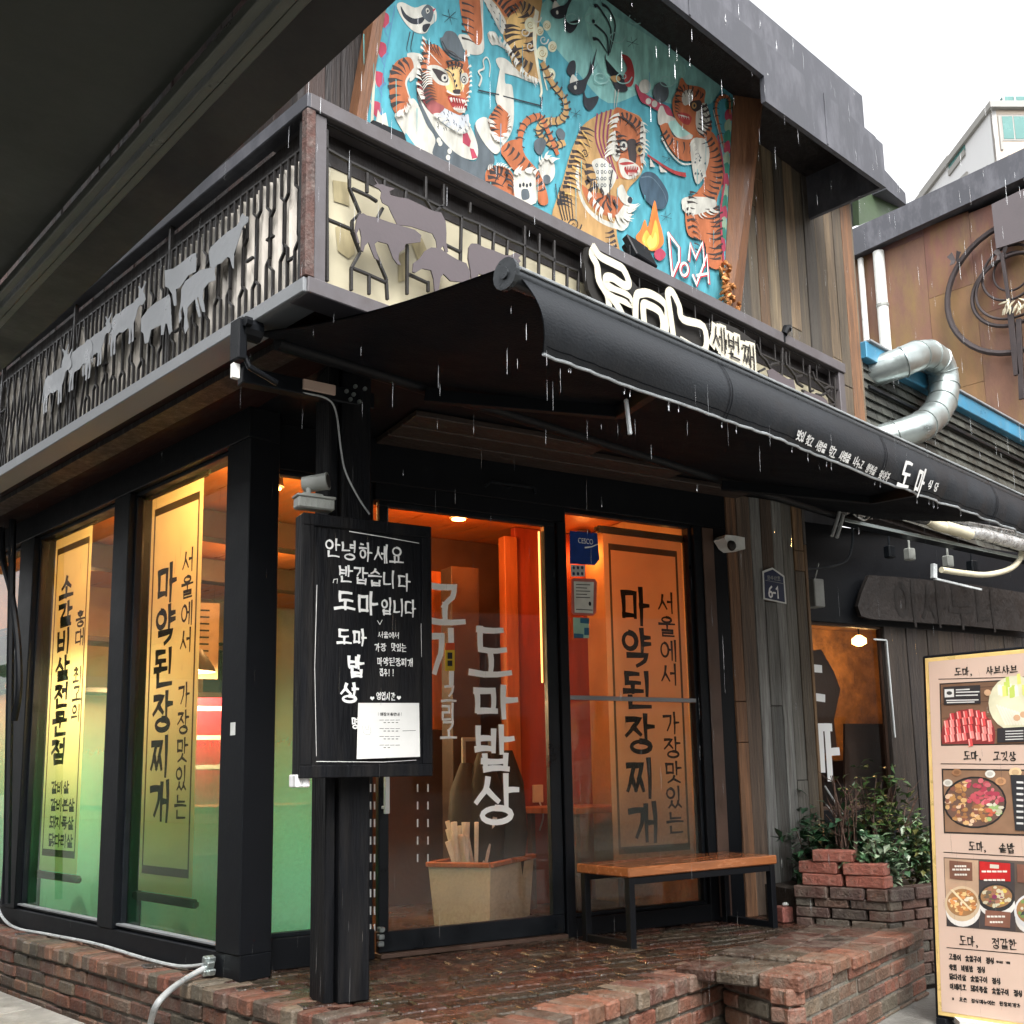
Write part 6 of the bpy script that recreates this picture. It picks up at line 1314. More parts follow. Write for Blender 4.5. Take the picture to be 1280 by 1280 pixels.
def mrect(mb, pts, col, T, lay):
    mb.col = col; mb.face([mf.p(*T(*p), .0006*lay) for p in pts])
def mblob(mb, x, y, rx, ry, col, T, lay, n=9, ym=9999): mb.col = col; mb.face([mf.p(*T(x+rx*math.cos(6.283*k/n), min(ym, y+ry*math.sin(6.283*k/n))), .0006*lay) for k in range(n)])
rm = random.Random(41)
def band(y0, y1, T): 
    return None
# photo 1: sliced red meat and cabbage
m = MB(); p1 = [(122, 268), (900, 225), (905, 640), (132, 652)]
mrect(m, p1, (.03, .025, .022), K_, 1); mrect(m, [(130, 276), (900, 233), (900, 632), (140, 644)], (.16, .09, .055), K_, 2)
for k in range(4): mrect(m, [(140, 300+90*k), (900, 262+90*k), (900, 268+90*k), (140, 306+90*k)], (.10, .055, .035), K_, 2.3)
mblob(m, 300, 590, 168, 165, (.20, .03, .03), K_, 2.6, 20, 640)
for r_ in range(5):
    for c_ in range(8):
        x = 165+c_*38+rm.uniform(-5, 5); y = 455+r_*45+abs(c_-4)*6+rm.uniform(-5, 5)
        if y > 640 or (x-300)**2/168**2+(y-590)**2/165**2 > 1: continue
        mrect(m, [(x-15, y-24), (x+10, y-27), (x+18, y+18), (x-9, y+24)], rm.choice([(.62, .07, .07), (.70, .14, .13), (.50, .04, .05), (.75, .22, .20)]), K_, 3+.05*(r_*8+c_)); mrect(m, [(x-13, y-22), (x-7, y-23), (x, y+18), (x-6, y+20)], (.75, .42, .38), K_, 3.1+.05*(r_*8+c_))
mblob(m, 590, 390, 165, 170, (.62, .60, .42), K_, 5.5, 22)
for k in range(26):
    a = rm.uniform(-2.6, .2); rr2 = rm.uniform(.3, .95); x, y = 590+150*rr2*math.cos(a), 380+150*rr2*math.sin(a); mrect(m, [(x-8, y-30), (x+12, y-34), (x+20, y+30), (x-4, y+34)], rm.choice([(.66, .66, .18), (.62, .62, .40), (.74, .74, .60), (.45, .55, .12)]), K_, 5.6+.03*k)
for k in range(12): mrect(m, [(470+18*k, 400+6*k), (482+18*k, 398+6*k), (540+18*k, 520), (528+18*k, 526)], (.72, .68, .55), K_, 6.5+.03*k)
for x, y in ((600, 480), (640, 460), (420, 325)): mblob(m, x, y, 22, 20, (.55, .34, .20), K_, 7, 10)
mrect(m, [(148, 290), (375, 278), (378, 392), (152, 400)], (.028, .026, .028), K_, 7.2); mrect(m, [(155, 305), (212, 302), (214, 352), (157, 355)], (.6, .6, .58), K_, 7.4); mblob(m, 185, 328, 18, 12, (.05, .05, .05), K_, 7.6)
for y, a, b in ((310, 225, 310), (325, 225, 370), (345, 225, 360), (375, 165, 365), (388, 170, 340)): mrect(m, [(a, y-5), (b, y-9), (b, y-2), (a, y+2)], (.6, .6, .58), K_, 7.5)
mrect(m, [(480, 545), (900, 520), (900, 618), (480, 632)], (.028, .026, .028), K_, 7.7)
for k in range(4): mrect(m, [(530, 560+17*k), (640, 556+17*k), (640, 562+17*k), (530, 566+17*k)], (.55, .55, .53), K_, 7.9)
m.build('food_photograph', 'tint', me_, fix=False); m = MB()
# photo 2: grilled meat platter
mrect(m, [(135, 792), (905, 800), (905, 1215), (150, 1190)], (.03, .025, .022), K_, 1); mrect(m, [(145, 802), (900, 810), (900, 1203), (158, 1180)], (.24, .14, .085), K_, 2)
mblob(m, 340, 1000, 195, 160, (.02, .02, .02), K_, 2.4, 26); mblob(m, 340, 1000, 183, 148, (.14, .08, .06), K_, 2.6, 26)
for k in range(150):
    a, q = rm.uniform(0, 6.283), math.sqrt(rm.random()); x, y = 340+172*q*math.cos(a), 1000+140*q*math.sin(a)
    z = rm.choice([(.45, .08, .10), (.55, .14, .16), (.36, .05, .08)]) if y < 1010-.3*(x-340)*.2 and x > 300 else rm.choice([(.42, .22, .08), (.58, .36, .16), (.30, .14, .06), (.62, .44, .30), (.22, .09, .06)]) if x < 420 else rm.choice([(.5, .48, .34), (.30, .42, .16), (.62, .58, .46), (.52, .12, .07)])
    mblob(m, x, y, rm.uniform(10, 24), rm.uniform(8, 18), z, K_, 2.8+.015*k, 7)
for x, y, rx, c_ in ((175, 880, 30, (.6, .57, .5)), (435, 825, 32, (.68, .66, .6)), (500, 870, 34, (.45, .24, .12)), (230, 815, 30, (.32, .16, .08)), (590, 815, 40, (.66, .46, .26))): mblob(m, x, y, rx, rx*.75, c_, K_, 5.4, 12); mblob(m, x, y, rx*.6, rx*.45, tuple(v*.7 for v in c_), K_, 5.5, 10)
mrect(m, [(560, 830), (900, 835), (900, 1190), (590, 1172)], (.03, .03, .033), K_, 5.8)
for k in range(8): mrect(m, [(598, 870+36*k), (640, 872+36*k), (640, 884+36*k), (598, 882+36*k)], (.62, .62, .6), K_, 6)
m.build('food_photograph', 'tint', me_, fix=False); m = MB()
# photos 3: three pots
mrect(m, [(160, 168), (900, 205), (905, 690), (180, 628)], (.10, .075, .06), K2, 1); mrect(m, [(165, 175), (392, 190), (398, 640), (182, 625)], (.40, .27, .18), K2, 1.5); mrect(m, [(395, 190), (632, 205), (640, 662), (402, 640)], (.06, .05, .05), K2, 1.6); mrect(m, [(182, 540), (398, 560), (398, 640), (182, 625)], (.04, .035, .035), K2, 1.7)
for cx, cy, rx, ry, rim, pal in ((285, 470, 118, 118, (.50, .38, .25), [(.55, .24, .08), (.65, .45, .20), (.40, .16, .06), (.66, .56, .42)]), (512, 430, 122, 95, (.03, .03, .03), [(.60, .45, .10), (.35, .16, .10), (.24, .04, .10), (.55, .50, .35), (.16, .12, .08)]), (740, 520, 110, 115, (.55, .55, .55), [(.05, .05, .05), (.5, .5, .42), (.16, .24, .08)])):
    mblob(m, cx+6, cy+55, rx*.98, ry*.9, (.62, .60, .56), K2, 2, 24); mblob(m, cx, cy+8, rx, ry, rim, K2, 2.2, 24); mblob(m, cx, cy, rx*.86, ry*.78, (.30, .16, .07), K2, 2.4, 24)
    for k in range(46):
        a, q = rm.uniform(0, 6.283), math.sqrt(rm.random()); mblob(m, cx+rx*.76*q*math.cos(a), cy+ry*.68*q*math.sin(a), rm.uniform(9, 22), rm.uniform(8, 16), rm.choice(pal), K2, 2.6+.03*k, 7)
mrect(m, [(205, 385), (222, 382), (352, 520), (342, 526)], (.66, .54, .34), K2, 4.5)
for pts, c_ in (([(200, 190), (352, 203), (354, 325), (203, 310)], (.16, .075, .05)), ([(400, 195), (605, 210), (608, 330), (402, 318)], (.42, .02, .02)), ([(440, 520), (608, 535), (604, 640), (436, 625)], (.20, .09, .06)), ([(650, 215), (800, 225), (800, 345), (652, 335)], (.18, .08, .055))): mrect(m, pts, c_, K2, 4.8)
mrect(m, [(470, 215), (530, 219), (530, 245), (470, 241)], (.55, .5, .42), K2, 5)
for x0, x1, y in ((235, 315, 228), (220, 340, 250), (235, 320, 284), (415, 590, 263), (430, 575, 320), (450, 575, 563), (470, 560, 600)): 
    for k in range(5): xa = x0+(x1-x0)*k/5; mrect(m, [(xa, y-6), (xa+(x1-x0)/6, y-5), (xa+(x1-x0)/6, y+7), (xa, y+6)], (.66, .62, .55), K2, 5.2)
m.build('food_photograph', 'tint', me_, fix=False)
m = MB(); pen = Pen(m, mf, .001, random.Random(5), .03)
def mtext(s, x0, y0, x1, y1, T, hpx, wd, **k):
    a, b = T(x0, y0), T(x1, y1); n = len(s); L = b[0]-a[0]; hh = abs(T(x0, y0-hpx)[1]-a[1])
    for i, ch in enumerate(s):
        if ch != ' ': pen.char(ch, a[0]+L*i/n, a[1]+(b[1]-a[1])*i/n, L/n*.85, hh, wd, **k)
mtext('도마, 샤브샤브', 218, 222, 610, 208, K_, 46, .0062, taper=.5); mtext('도마, 고깃상', 275, 738, 600, 745, K_, 50, .0066, taper=.5); mtext('도마, 솥밥', 330, 125, 640, 142, K2, 58, .0062, taper=.5); mtext('도마, 정갈한 반상', 268, 755, 830, 800, K2, 62, .0062, taper=.5)
mtext('고등어 숯불구이 정식', 198, 848, 502, 880, K2, 36, .0052, taper=1, head=1); mtext('육회 비빔밥 정식', 200, 918, 442, 940, K2, 36, .0052, taper=1, head=1); mtext('닭다리살 숯불구이 정식', 202, 980, 545, 1016, K2, 36, .0052, taper=1, head=1); mtext('이베리코 돼지목살 숯불구이 정식', 205, 1045, 690, 1098, K2, 36, .0052, taper=1, head=1)
mtext('* 모든 정식메뉴에는 된장찌개가 제공', 215, 1122, 760, 1180, K2, 24, .0038, taper=1, head=1); mtext('국내산 계절', 512, 872, 606, 880, K2, 14, .0024, taper=1)
for p, q, T in (((118, 242), (900, 222), K_), ((132, 762), (900, 768), K_), ((162, 135), (900, 178), K2), ((182, 770), (900, 832), K2)): brush(m, mf, [T(*p), T(*q)], .004, .001, 1, 1)
m.build('menu_lettering', 'ink', me_, fix=False)
m = MB(); a = onz(1225, 1285, .06); m.quadbox([onz(1190, 1276, .02), onz(1290, 1284, .02), onz(1290, 1296, .02), onz(1200, 1285, .02)], (0, 0, .03)); tag(m.build('white_box_lid', 'white', at=tuple(onz(1225, 1285, 0))), 'white lid lying at the foot of the menu signboard', 'lid')

# ================================================================== lamps on the railing
def flood(px, py, s, yaw, label, nm='floodlight'):
    c = ony(px, py, 3.25); o = thing(nm, c, label, 'floodlight'); a = V((math.cos(yaw), math.sin(yaw), 0)); n_ = Z3.cross(a); up = (Z3+n_*.45).normalized(); bk = up.cross(a)
    m = MB(); m.box(c, a*.10*s, up*.075*s, bk*.02*s, .006); m.box(c+bk*.03*s, a*.08*s, up*.055*s, bk*.02*s, .006); m.build('housing', 'black', o)
    m = MB(); m.bar(c+a*.105*s, c+a*.105*s-Z3*.13*s, n_, .006, .01); m.bar(c-a*.105*s, c-a*.105*s-Z3*.13*s, n_, .006, .01); m.build('bracket', 'black', o)
flood(800, 316, 1.0, .1, 'large black floodlight on the railing in front of the painted fire'); flood(487, 172, .8, -.1, 'black floodlight on the railing below the suited tiger'); 
c = ony(980, 418, 3.15); m = MB(); m.tube([c, c+V((.03, 0, .045)), c+V((.05, -.02, .05))], [.02, .026, .02], 8); m.tube([c, c-Z3*.05], .008, 6); tag(m.build('spot_lamp', 'black', at=tuple(c)), 'tiny black spot lamp on the railing in front of the bare planks', 'spot lamp')

# ================================================================== hoses and wiring on the left wall
m = MB(); f = LWALL.off(.03)
m.tube(catmull([tuple(f.p(*f.uv(x, y))) for x, y in ((-6, 1120), (2, 1145), (20, 1160), (60, 1168), (120, 1180), (180, 1198), (225, 1208), (262, 1205))], k=6), .0095, 8)
tag(m.build('white_conduit', 'hose', at=tuple(f.p(-1, .4)), smooth=True), 'shiny white conduit running along the foot of the left windows', 'conduit')
m = MB(); h0 = f.p(*f.uv(262, 1207)); m.tube(catmull([tuple(h0), tuple(onz(235, 1222, .36)), tuple(onz(210, 1240, .355)), tuple(onz(193, 1262, .30)), tuple(onz(186, 1300, .12)), tuple(onz(190, 1350, .06))], k=6), .014, 10)
tag(m.build('grey_drain_hose', 'hose', at=tuple(h0), smooth=True), 'fat grey drain hose bending over the brick edge to the street', 'hose')
m = MB(); 
for k in range(7): a = h0+V((rnd.uniform(-.02, .02), rnd.uniform(-.02, .02), rnd.uniform(-.03, .03))); m.box(a, (.018, 0, 0), (0, .016, .004), (0, -.004, .014), .004)
tag(m.build('hose_clamp', 'steel', at=tuple(h0)), 'crumpled metal clamp where the hose meets the conduit', 'clamp')
# stickers of white on the posts
m = MB(); c = LWALL.p(-.10, 1.47, .008); m.box(c, (.0008, 0, 0), (0, .022, 0), (0, 0, .03), 0); tag(m.build('torn_sticker', 'white', at=tuple(c)), 'torn white sticker on the black frame near the corner post', 'sticker')
# curved dark bracket at the far left
m = MB(); f = LWALL.off(.10); m.tube(catmull([tuple(f.p(*f.uv(x, y))) for x, y in ((2, 660), (4, 700), (14, 740), (22, 800), (24, 860), (18, 900))], k=5), .022, 8); m.tube([f.p(*f.uv(16, 650)), f.p(*f.uv(8, 1130))], .025, 8)
tag(m.build('curved_bracket', 'black', at=tuple(f.p(-3.4, 2.2)), smooth=True), 'black curved downpipe at the far left end of the windows', 'downpipe')

# ================================================================== right side under the awning
WD = WING.off(.35)
HS = thing('hanging_wood_sign', WING.p(.9, 2.3, .1), 'dark weathered wooden sign with carved letters above the small window', 'sign')
hf = WING.off(.06); H_ = lambda x, y: hf.uv(1050+x/5.565, 690+y/5.565)
m = MB(); m.quadbox([hf.p(*H_(*p)) for p in [(180, 165), (130, 280), (102, 380), (125, 450), (200, 470), (480, 490), (900, 520), (1280, 560), (1330, 300), (900, 230), (400, 180)]], hf.n*.03); m.build('board', pm('sign_board', (.012, .0085, .007), .6, 0, .4, 6, .3, 30), HS)
m = MB(); pen = Pen(m, hf, .034, random.Random(8), .03)
for k, ch in enumerate('이사누나'): a = H_(370+190*k, 500+12*k); pen.char(ch, a[0], a[1], .27, .32, .035)
m.build('carved_letters', pm('dark_carving', (.006, .004, .003), .6, 0, .3, 6, .2, 30), HS, fix=False)  # letters a little darker than the board
# insulated pipes on a tray
PT = thing('pipe_tray', WD.p(.3, 2.9, 0), 'metal tray of silver wrapped air conditioner pipes under the awning', 'pipes')
w_ = lambda x, y: WD.uv(x, y)
m = MB(); a, b = w_(1048, 652), w_(1300, 706); m.bar(WD.p(*a), WD.p(*b), WD.n, .008, .05); m.build('tray', 'frame', PT); m = MB(); m.bar(WD.p(*a, .056), WD.p(*b, .056), WD.n, .012, .004); m.build('tray_lip', 'steel', PT)
def wpipe(pts, r, mat, nm, par=PT, dn=0.0, n=10):
    wf_q = WD.off(dn+.06); r *= 1.15; m = MB(); m.tube([V(p) for p in catmull([tuple(wf_q.p(*wf_q.uv(x, y))) for x, y in pts], k=5)], r, n); return m.build(nm, mat, par, smooth=True)
silver = pm('silver_tape', (.5, .5, .49), .3, .6, .45, 18, .6, 30)
darkfoam = pm('black_pipe_foam', (.03, .032, .035), .35, 0, .4, 14, .4, 40)
wpipe([(1055, 640), (1085, 628), (1115, 630), (1150, 642), (1200, 652), (1290, 672)], .022, silver, 'wrapped_pipe', dn=.05)
wpipe([(1085, 641), (1110, 633), (1130, 641), (1165, 650)], .04, darkfoam, 'foam_pipe', dn=.08); wpipe([(1195, 664), (1225, 668), (1258, 676), (1310, 690)], .042, silver, 'wrapped_pipe', dn=.07)
wpipe([(1160, 650), (1172, 657), (1185, 660)], .035, 'tub', 'tape_joint', dn=.09); wpipe([(1180, 658), (1200, 664), (1212, 668)], .038, 'tub', 'tape_joint', dn=.09)
wpipe([(1150, 640), (1190, 646), (1240, 655), (1300, 668)], .012, 'black', 'thin_cable', dn=.1)
for k in range(10):
    x = 1062+rl.random()*30; y = 632+rl.random()*14; wpipe([(x, y), (x+8, y+rl.uniform(-5, 5)), (x+14, y+rl.uniform(-3, 8))], .008, silver, 'loose_foil', dn=.05+.01*k, n=5)
for k, pts in enumerate(([(1050, 612), (1049, 640), (1040, 670)], [(1056, 610), (1055, 640), (1046, 672)])): wpipe(pts, .010, 'hose', 'bent_cable', dn=.03)
m = MB(); m.tube([V(p) for p in catmull([tuple(WD.p(*w_(x, y), .06)) for x, y in ((1266, 672), (1268, 695), (1255, 712), (1225, 720), (1195, 718), (1168, 714))], k=6)], .022, 10); tag(m.build('bent_grey_hose', 'tub', at=tuple(WD.p(*w_(1266, 680))), smooth=True), 'thick beige hose looping down from the silver pipes', 'hose')
m = MB(); m.bar(WD.p(*w_(1163, 706), .03), WD.p(*w_(1163, 724), .03), WD.n, .02, .015); m.bar(WD.p(*w_(1163, 724), .03), WD.p(*w_(1222, 738), .03), WD.n, .008, .008); tag(m.build('hose_bracket', 'hose', at=tuple(WD.p(*w_(1163, 724)))), 'grey metal bracket holding the end of the beige hose', 'bracket')
for k, (x, y) in enumerate(((1137, 693), (1112, 690), (1185, 702), (1215, 708))):
    m = MB(); c = WING.off(.2).p(*WING.off(.2).uv(x, y)); m.box(c, WING.x*.035, Z3*.045, WING.n*.03, .008); m.tube([c+Z3*.04, c+Z3*.12], .008, 6); tag(m.build('junction_box', ['grey', 'frame'][k % 2], at=tuple(c)), ['grey junction box nearest the hose bracket', 'dark junction box left of the grey boxes under the pipes', 'grey cable box behind the beige hose', 'dark cable box at the right of the beige hose'][k], 'junction box')
c = WING.off(.1).p(*WING.off(.1).uv(1018, 742)); m = MB(); m.box(c, WING.x*.05, Z3*.10, WING.n*.05, .006); m.bar(c+Z3*.08, c+Z3*.22+WING.x*.06, WING.n, .006, .006); tag(m.build('meter_box', 'grey', at=tuple(c)), 'small grey meter box at the plank corner above the window letters', 'meter box')
m = MB(); m.tube([V(p) for p in catmull([tuple(WING.off(.2).p(*WING.off(.2).uv(x, y))) for x, y in ((1005, 712), (1040, 708), (1060, 698), (1066, 670), (1062, 640))], k=6)], .009, 7); tag(m.build('black_cable', 'frame', at=tuple(WING.p(0, 2.6, .2)), smooth=True), 'black cable sagging from the planks up to the pipe tray', 'cable')
# alcove lamp
ac = WING.p(*WING.off(-.75).uv(1074, 803), -.75)
AL = thing('alcove_lamp', ac, 'glowing round lamp inside the small window at the right', 'lamp'); m = MB(); m.tube([ac+Z3*.06, ac+Z3*.03, ac-Z3*.01, ac-Z3*.03], [.02, .06, .06, .02], 14); m.build('bulb', 'lampglow', AL, smooth=True); m = MB(); m.tube([ac+Z3*.06, ac+Z3*.35], .006, 6); m.build('cord', 'black', AL); light('glow', ac-Z3*.10, 5, (1, .55, .2), AL)
m = MB(); 
for k in range(12): 
    a = WING.p(.50+.03*k, 1.45, -.5-.03*k); m.tube([V(p) for p in catmull([tuple(a), tuple(a+V((rl.uniform(-.05, .05), 0, .3))), tuple(a+V((rl.uniform(-.16, .16), rl.uniform(-.1, .1), .6)))], k=4)], .005, 5)
cu = WING.off(-.42); m2 = MB(); C2 = lambda x, y: cu.uv(x, y)
m2.quadbox([cu.p(*C2(*p)) for p in ((1000, 815), (1024, 812), (1040, 840), (1048, 862), (1040, 900), (1044, 940), (1000, 945))], cu.n*.02); m2.quadbox([cu.p(*C2(*p), .03) for p in ((1050, 905), (1100, 905), (1100, 1000), (1050, 1000))], cu.n*.02)
tag(m2.build('dark_cloth', 'brown', at=tuple(cu.p(*C2(1030, 940)))), 'dark cloth hanging inside the small window behind the white letters', 'cloth')
tag(m.build('dried_branches', 'orangewood', at=tuple(WING.p(.6, 1.45, -.5))), 'dried branches in a vase behind the small window', 'branches')

# ================================================================== low tiled wall with blue gutter
TF = Fr((7.02, 3.5, 0), (1, 0, 0))
TB = thing('tiled_wing', (8.0, 3.6, 2.3), 'low dark shingled wall with a blue gutter between the plank wall and the rusty building', 'building')
tz = TF.uv(1083, 437)[1]
m = MB(); rt = random.Random(17); v = 3.06; k = 0
while v < tz-.13:
    u = .0-(.09 if k % 2 else 0)
    while u < 5.6:
        q = rt.uniform(.6, 1.3); m.col = (.05*q, .052*q, .044*q); a, b = max(0, u), min(5.6, u+.178)
        if b > a+.02: m.quadbox([TF.p(a+.002, v, .02), TF.p(b-.002, v, .02), TF.p(b-.002, v+.085, -.004), TF.p(a+.002, v+.085, -.004)], TF.n*.012)
        u += .18
    v += .072; k += 1
m.build('shingles', 'tile', TB)
m = MB(); m.fbox(TF, 0, 5.6, 3.03, tz-.1, -.2, -.01, 0); m.build('wall', 'dark', TB)
m = MB(); m.fbox(TF, -.02, 5.6, tz-.13, tz, -.12, .08, .006); m.build('gutter', 'blue', TB)
m = MB(); m.fbox(TF, .02, 5.6, tz+.001, tz+.02, -.6, .1, .003); m.build('coping', 'whitetrim', TB)
m = MB(); a = TF.uv(1090, 490); m.bar(TF.p(.06, a[1], .04), TF.p(5.5, a[1], .04), TF.n, .012, .012); m.build('wire_rail', 'frame', TB)
# duct
DU = thing('ventilation_duct', TF.p(.7, 3.8, .1), 'bright galvanised steel duct bending down over the blue gutter', 'duct')
df_ = TF.off(.20); d_ = lambda x, y: V(df_.p(*df_.uv(x, y)))
cpx = catmull([(1120, 458), (1140, 447), (1160, 444), (1174, 455), (1180, 478), (1177, 503), (1163, 524), (1142, 538), (1122, 545)], k=4)
path = [d_(*p) for p in cpx]; path[0] = path[0]-df_.n*.35; path[1] = path[1]-df_.n*.2; path[-1] = path[-1]-df_.n*.35; path[-2] = path[-2]-df_.n*.28; path[-3] = path[-3]-df_.n*.2; path[-4] = path[-4]-df_.n*.12; path[-5] = path[-5]-df_.n*.05
m = MB(); n = len(path); m.tube(path, .114, 22); m.build('pipe', 'steel', DU, smooth=True)
for i in range(2, n-1, 3):
    m = MB(); d = (path[min(i+1, n-1)]-path[i-1]).normalized(); m.tube([path[i]-d*.006, path[i]-d*.002, path[i]+d*.002, path[i]+d*.006], [.114, .121, .121, .114], 22); m.build('seam', 'steel', DU, smooth=True)

# ================================================================== rusty building
RX = 13.0; KR = RX/9; zr = lambda z: CZ+(z-CZ)*KR
RF = Fr((RX, 4.6*KR, 0), (0, -1, 0))
RBd = thing('rusty_building', (RX, 2, 0), 'building clad in rust streaked steel sheets with a dark roof edge', 'building')
m = MB(); rr5 = random.Random(6)
u = 0
while u < 5.6*KR:
    v = 0
    while v < zr(6.05):
        h = rr5.uniform(1.0, 1.7); c = rr5.choice([(.17, .085, .055), (.15, .078, .07), (.20, .105, .05), (.13, .072, .075), (.21, .125, .055), (.16, .07, .05)]); m.col = c; m.fbox(RF, u+.002, u+.598, v+.002, min(zr(6.1), v+h)-.002, -.03, rr5.uniform(0, .004), .001); v += h
    u += .6
m.build('steel_sheets', 'rust', RBd)
m = MB(); m.box((RX+2.1, 1.8*KR, zr(6)/2), (2.06, 0, 0), (0, 2.8*KR, 0), (0, 0, zr(6)/2), 0); m.build('wall', 'dark', RBd)
m = MB(); z0a, z1a, z0b, z1b = 6.04, 6.30, 6.25, 6.44
m.quadbox([(RX-.18, 4.6*KR, zr(6.02)), (RX-.18, -1.2*KR, zr(6.40)), (RX-.18, -1.2*KR, zr(6.62)), (RX-.18, 4.6*KR, zr(6.29))], (.05, 0, 0)); m.quadbox([(RX-.16, 4.6*KR, zr(6.04)), (RX-.16, -1.2*KR, zr(6.42)), (RX+4, -1.2*KR, zr(6.42)), (RX+4, 4.6*KR, zr(6.04))], (0, 0, .03)); m.build('roof_edge', 'fascia', RBd)
m = MB(); a, b = RF.off(.06).uv(1098, 318), RF.off(.06).uv(1109, 440); m.tube([RF.p(a[0], zr(6.02), .06), RF.p(a[0], b[1]-.6, .06)], .075, 12); pi = m.build('downpipe', 'white', RBd, smooth=True); m = MB(); q = RF.off(.06).uv(1104, 382)[1]; m.tube([RF.p(a[0], q-.02, .06), RF.p(a[0], q+.02, .06)], .083, 12); m.build('pipe_collar', 'grey', pi)
m = MB(); a = RF.off(.06).uv(1076, 330); m.tube([RF.p(a[0], zr(6.02), .06), RF.p(a[0], zr(4.2), .06)], .04, 10); m.build('downpipe', 'white', RBd, smooth=True)
# iron ring ornament
RO = thing('iron_ring_ornament', RF.p(1.5*KR, zr(5.0), .1), 'black wrought iron rings with butterflies on the rusty wall', 'ornament')
of = RF.off(.12); o_ = lambda x, y: of.uv(x, y)
def ring(cx, cy, rx, ry, r, w_=0., a0=0, a1=6.2832):
    m = MB(); c = o_(cx, cy); e1 = o_(cx-rx, cy); e2 = o_(cx, cy-ry); ru_, rv = abs(e1[0]-c[0]), abs(e2[1]-c[1]); n = 40
    m.tube([of.p(c[0]+ru_*math.cos(a0+(a1-a0)*k/n), c[1]+rv*math.sin(a0+(a1-a0)*k/n), w_) for k in range(n+1)], r*KR, 7); m.build('ring', 'iron', RO, smooth=True)
ring(1270, 357, 88, 82, .026); ring(1266, 362, 52, 44, .018); ring(1268, 358, 48, 40, .012, .03); ring(1262, 340, 36, 34, .012, -.02); ring(1264, 338, 24, 24, .010, -.03)
m = MB()
for x, y in ((1196, 326), (1254, 320)):
    c = o_(x, y)
    m = MB()
    for s in (1, -1): m.quadbox([of.p(c[0], c[1], .03), of.p(c[0]+.03*s, c[1]+.11, .05), of.p(c[0]+.09*s, c[1]+.06, .07), of.p(c[0]+.05*s, c[1], .05), of.p(c[0]+.07*s, c[1]-.06, .06), of.p(c[0]+.02*s, c[1]-.05, .04)], of.n*.006)
    m.build('butterfly', 'iron', RO)
m = MB(); m.quadbox([of.p(*o_(*p), .04) for p in ((1242, 258), (1290, 235), (1290, 300), (1248, 313))], of.n*.03); m.build('steel_panel', pm('mauve_steel_panel', (.10, .085, .09), .6, .1, .15, 4, .05, 40), RO)
m = MB(); m.bar(of.p(*o_(1254, 318), .04), of.p(*o_(1264, 385), .04), of.n, .02, .02); m.bar(of.p(*o_(1264, 385), .04), of.p(*o_(1273, 470), .04), of.n, .035, .02); m.bar(of.p(*o_(1275, 400), .04), of.p(*o_(1279, 500), .04), of.n, .03, .02); m.build('stem', 'iron', RO)
m = MB(); c = V(of.p(*o_(1272, 385), .08))
for k in range(16): a = V((rl.uniform(-.03, .03), rl.uniform(-.16, .14), rl.uniform(-.08, .08))); d = V((0, rl.uniform(-1, 1), rl.uniform(-.3, 1))).normalized()*.06; m.tube([c+a-d, c+a, c+a+d], [.005, .016, .004], 5)
m.build('driftwood_rose', 'tub', RO)

# ================================================================== far towers
dv_ = ray(600, 925); dep = V((dv_.x, dv_.y, 0)).normalized(); rgt = V((dep.y, -dep.x, 0))
def tower(name, label, px, py0, dist, wide, depth, mats, floors, wins=True):
    d = ray(px, 400); d = V((d.x, d.y, 0)).normalized(); fl = (V((ray(px, py0).x, ray(px, py0).y, 0))).length
    base = d*dist; dr = ray(px, py0); t = dist/V((dr.x, dr.y, 0)).length; H = CZ+dr.z*t
    o = thing(name, base, label, 'tower block'); fr = Fr(base, rgt); sfr = Fr(base, -dep)
    m = MB(); m.quadbox([fr.p(0, 0, -.3), fr.p(wide, 0, -.3), fr.p(wide, H, -.3), fr.p(0, H, -.3)], fr.n*.3); m.build('front_wall', mats[0], o)
    m = MB(); m.quadbox([base, base+dep*depth, base+dep*depth+Z3*H, base+Z3*H], rgt*.3); m.quadbox([base+rgt*.31+Z3*(H-.5), base+rgt*wide+Z3*(H-.5), base+rgt*wide+dep*depth+Z3*(H-.5), base+dep*depth+rgt*.31+Z3*(H-.5)], Z3*.2); m.build('side_wall', mats[1], o)
    m = MB(); m.fbox(fr, -.25, wide, H, H+.5, -.4, .35, .02); m.quadbox([base-rgt*.25+Z3*H+dep*.4, base-rgt*.25+dep*depth+Z3*H, base-rgt*.25+dep*depth+Z3*(H+.5), base-rgt*.25+Z3*(H+.5)+dep*.4], rgt*.5); m.build('cornice', mats[2], o)
    return o, fr, base, H
GC = pm('grey_tower_trim', (.27, .26, .24), .6, 0, .1, 1, .03, 4)
T1, tf, tb, TH = tower('tower_block', 'beige tower block with teal windows rising behind the rusty building at the right', 1266, 130, 75, 14, 15, ('towerwall', 'towerwhite', GC), 10)
for px, py, w2, h2 in ((1267, 160, 1.55, 1.7), (1283, 205, 2.2, 1.1), (1280, 250, 1.55, 1.7), (1262, 245, .5, 1.6)):
    u, v = tf.uv(px, py); m = MB(); m.fbox(tf, u-w2*.5-.15, u+w2*.5+.15, v-h2*.5-.15, v+h2*.5+.15, -.05, .04, .02); wf_ = m.build('window', GC, T1); m = MB(); m.fbox(tf, u-w2*.5, u-.05, v-h2*.5, v+h2*.5, 0, .06, 0); m.fbox(tf, u+.05, u+w2*.5, v-h2*.5, v+h2*.5, 0, .06, 0); m.build('pane', 'towerglass', wf_)
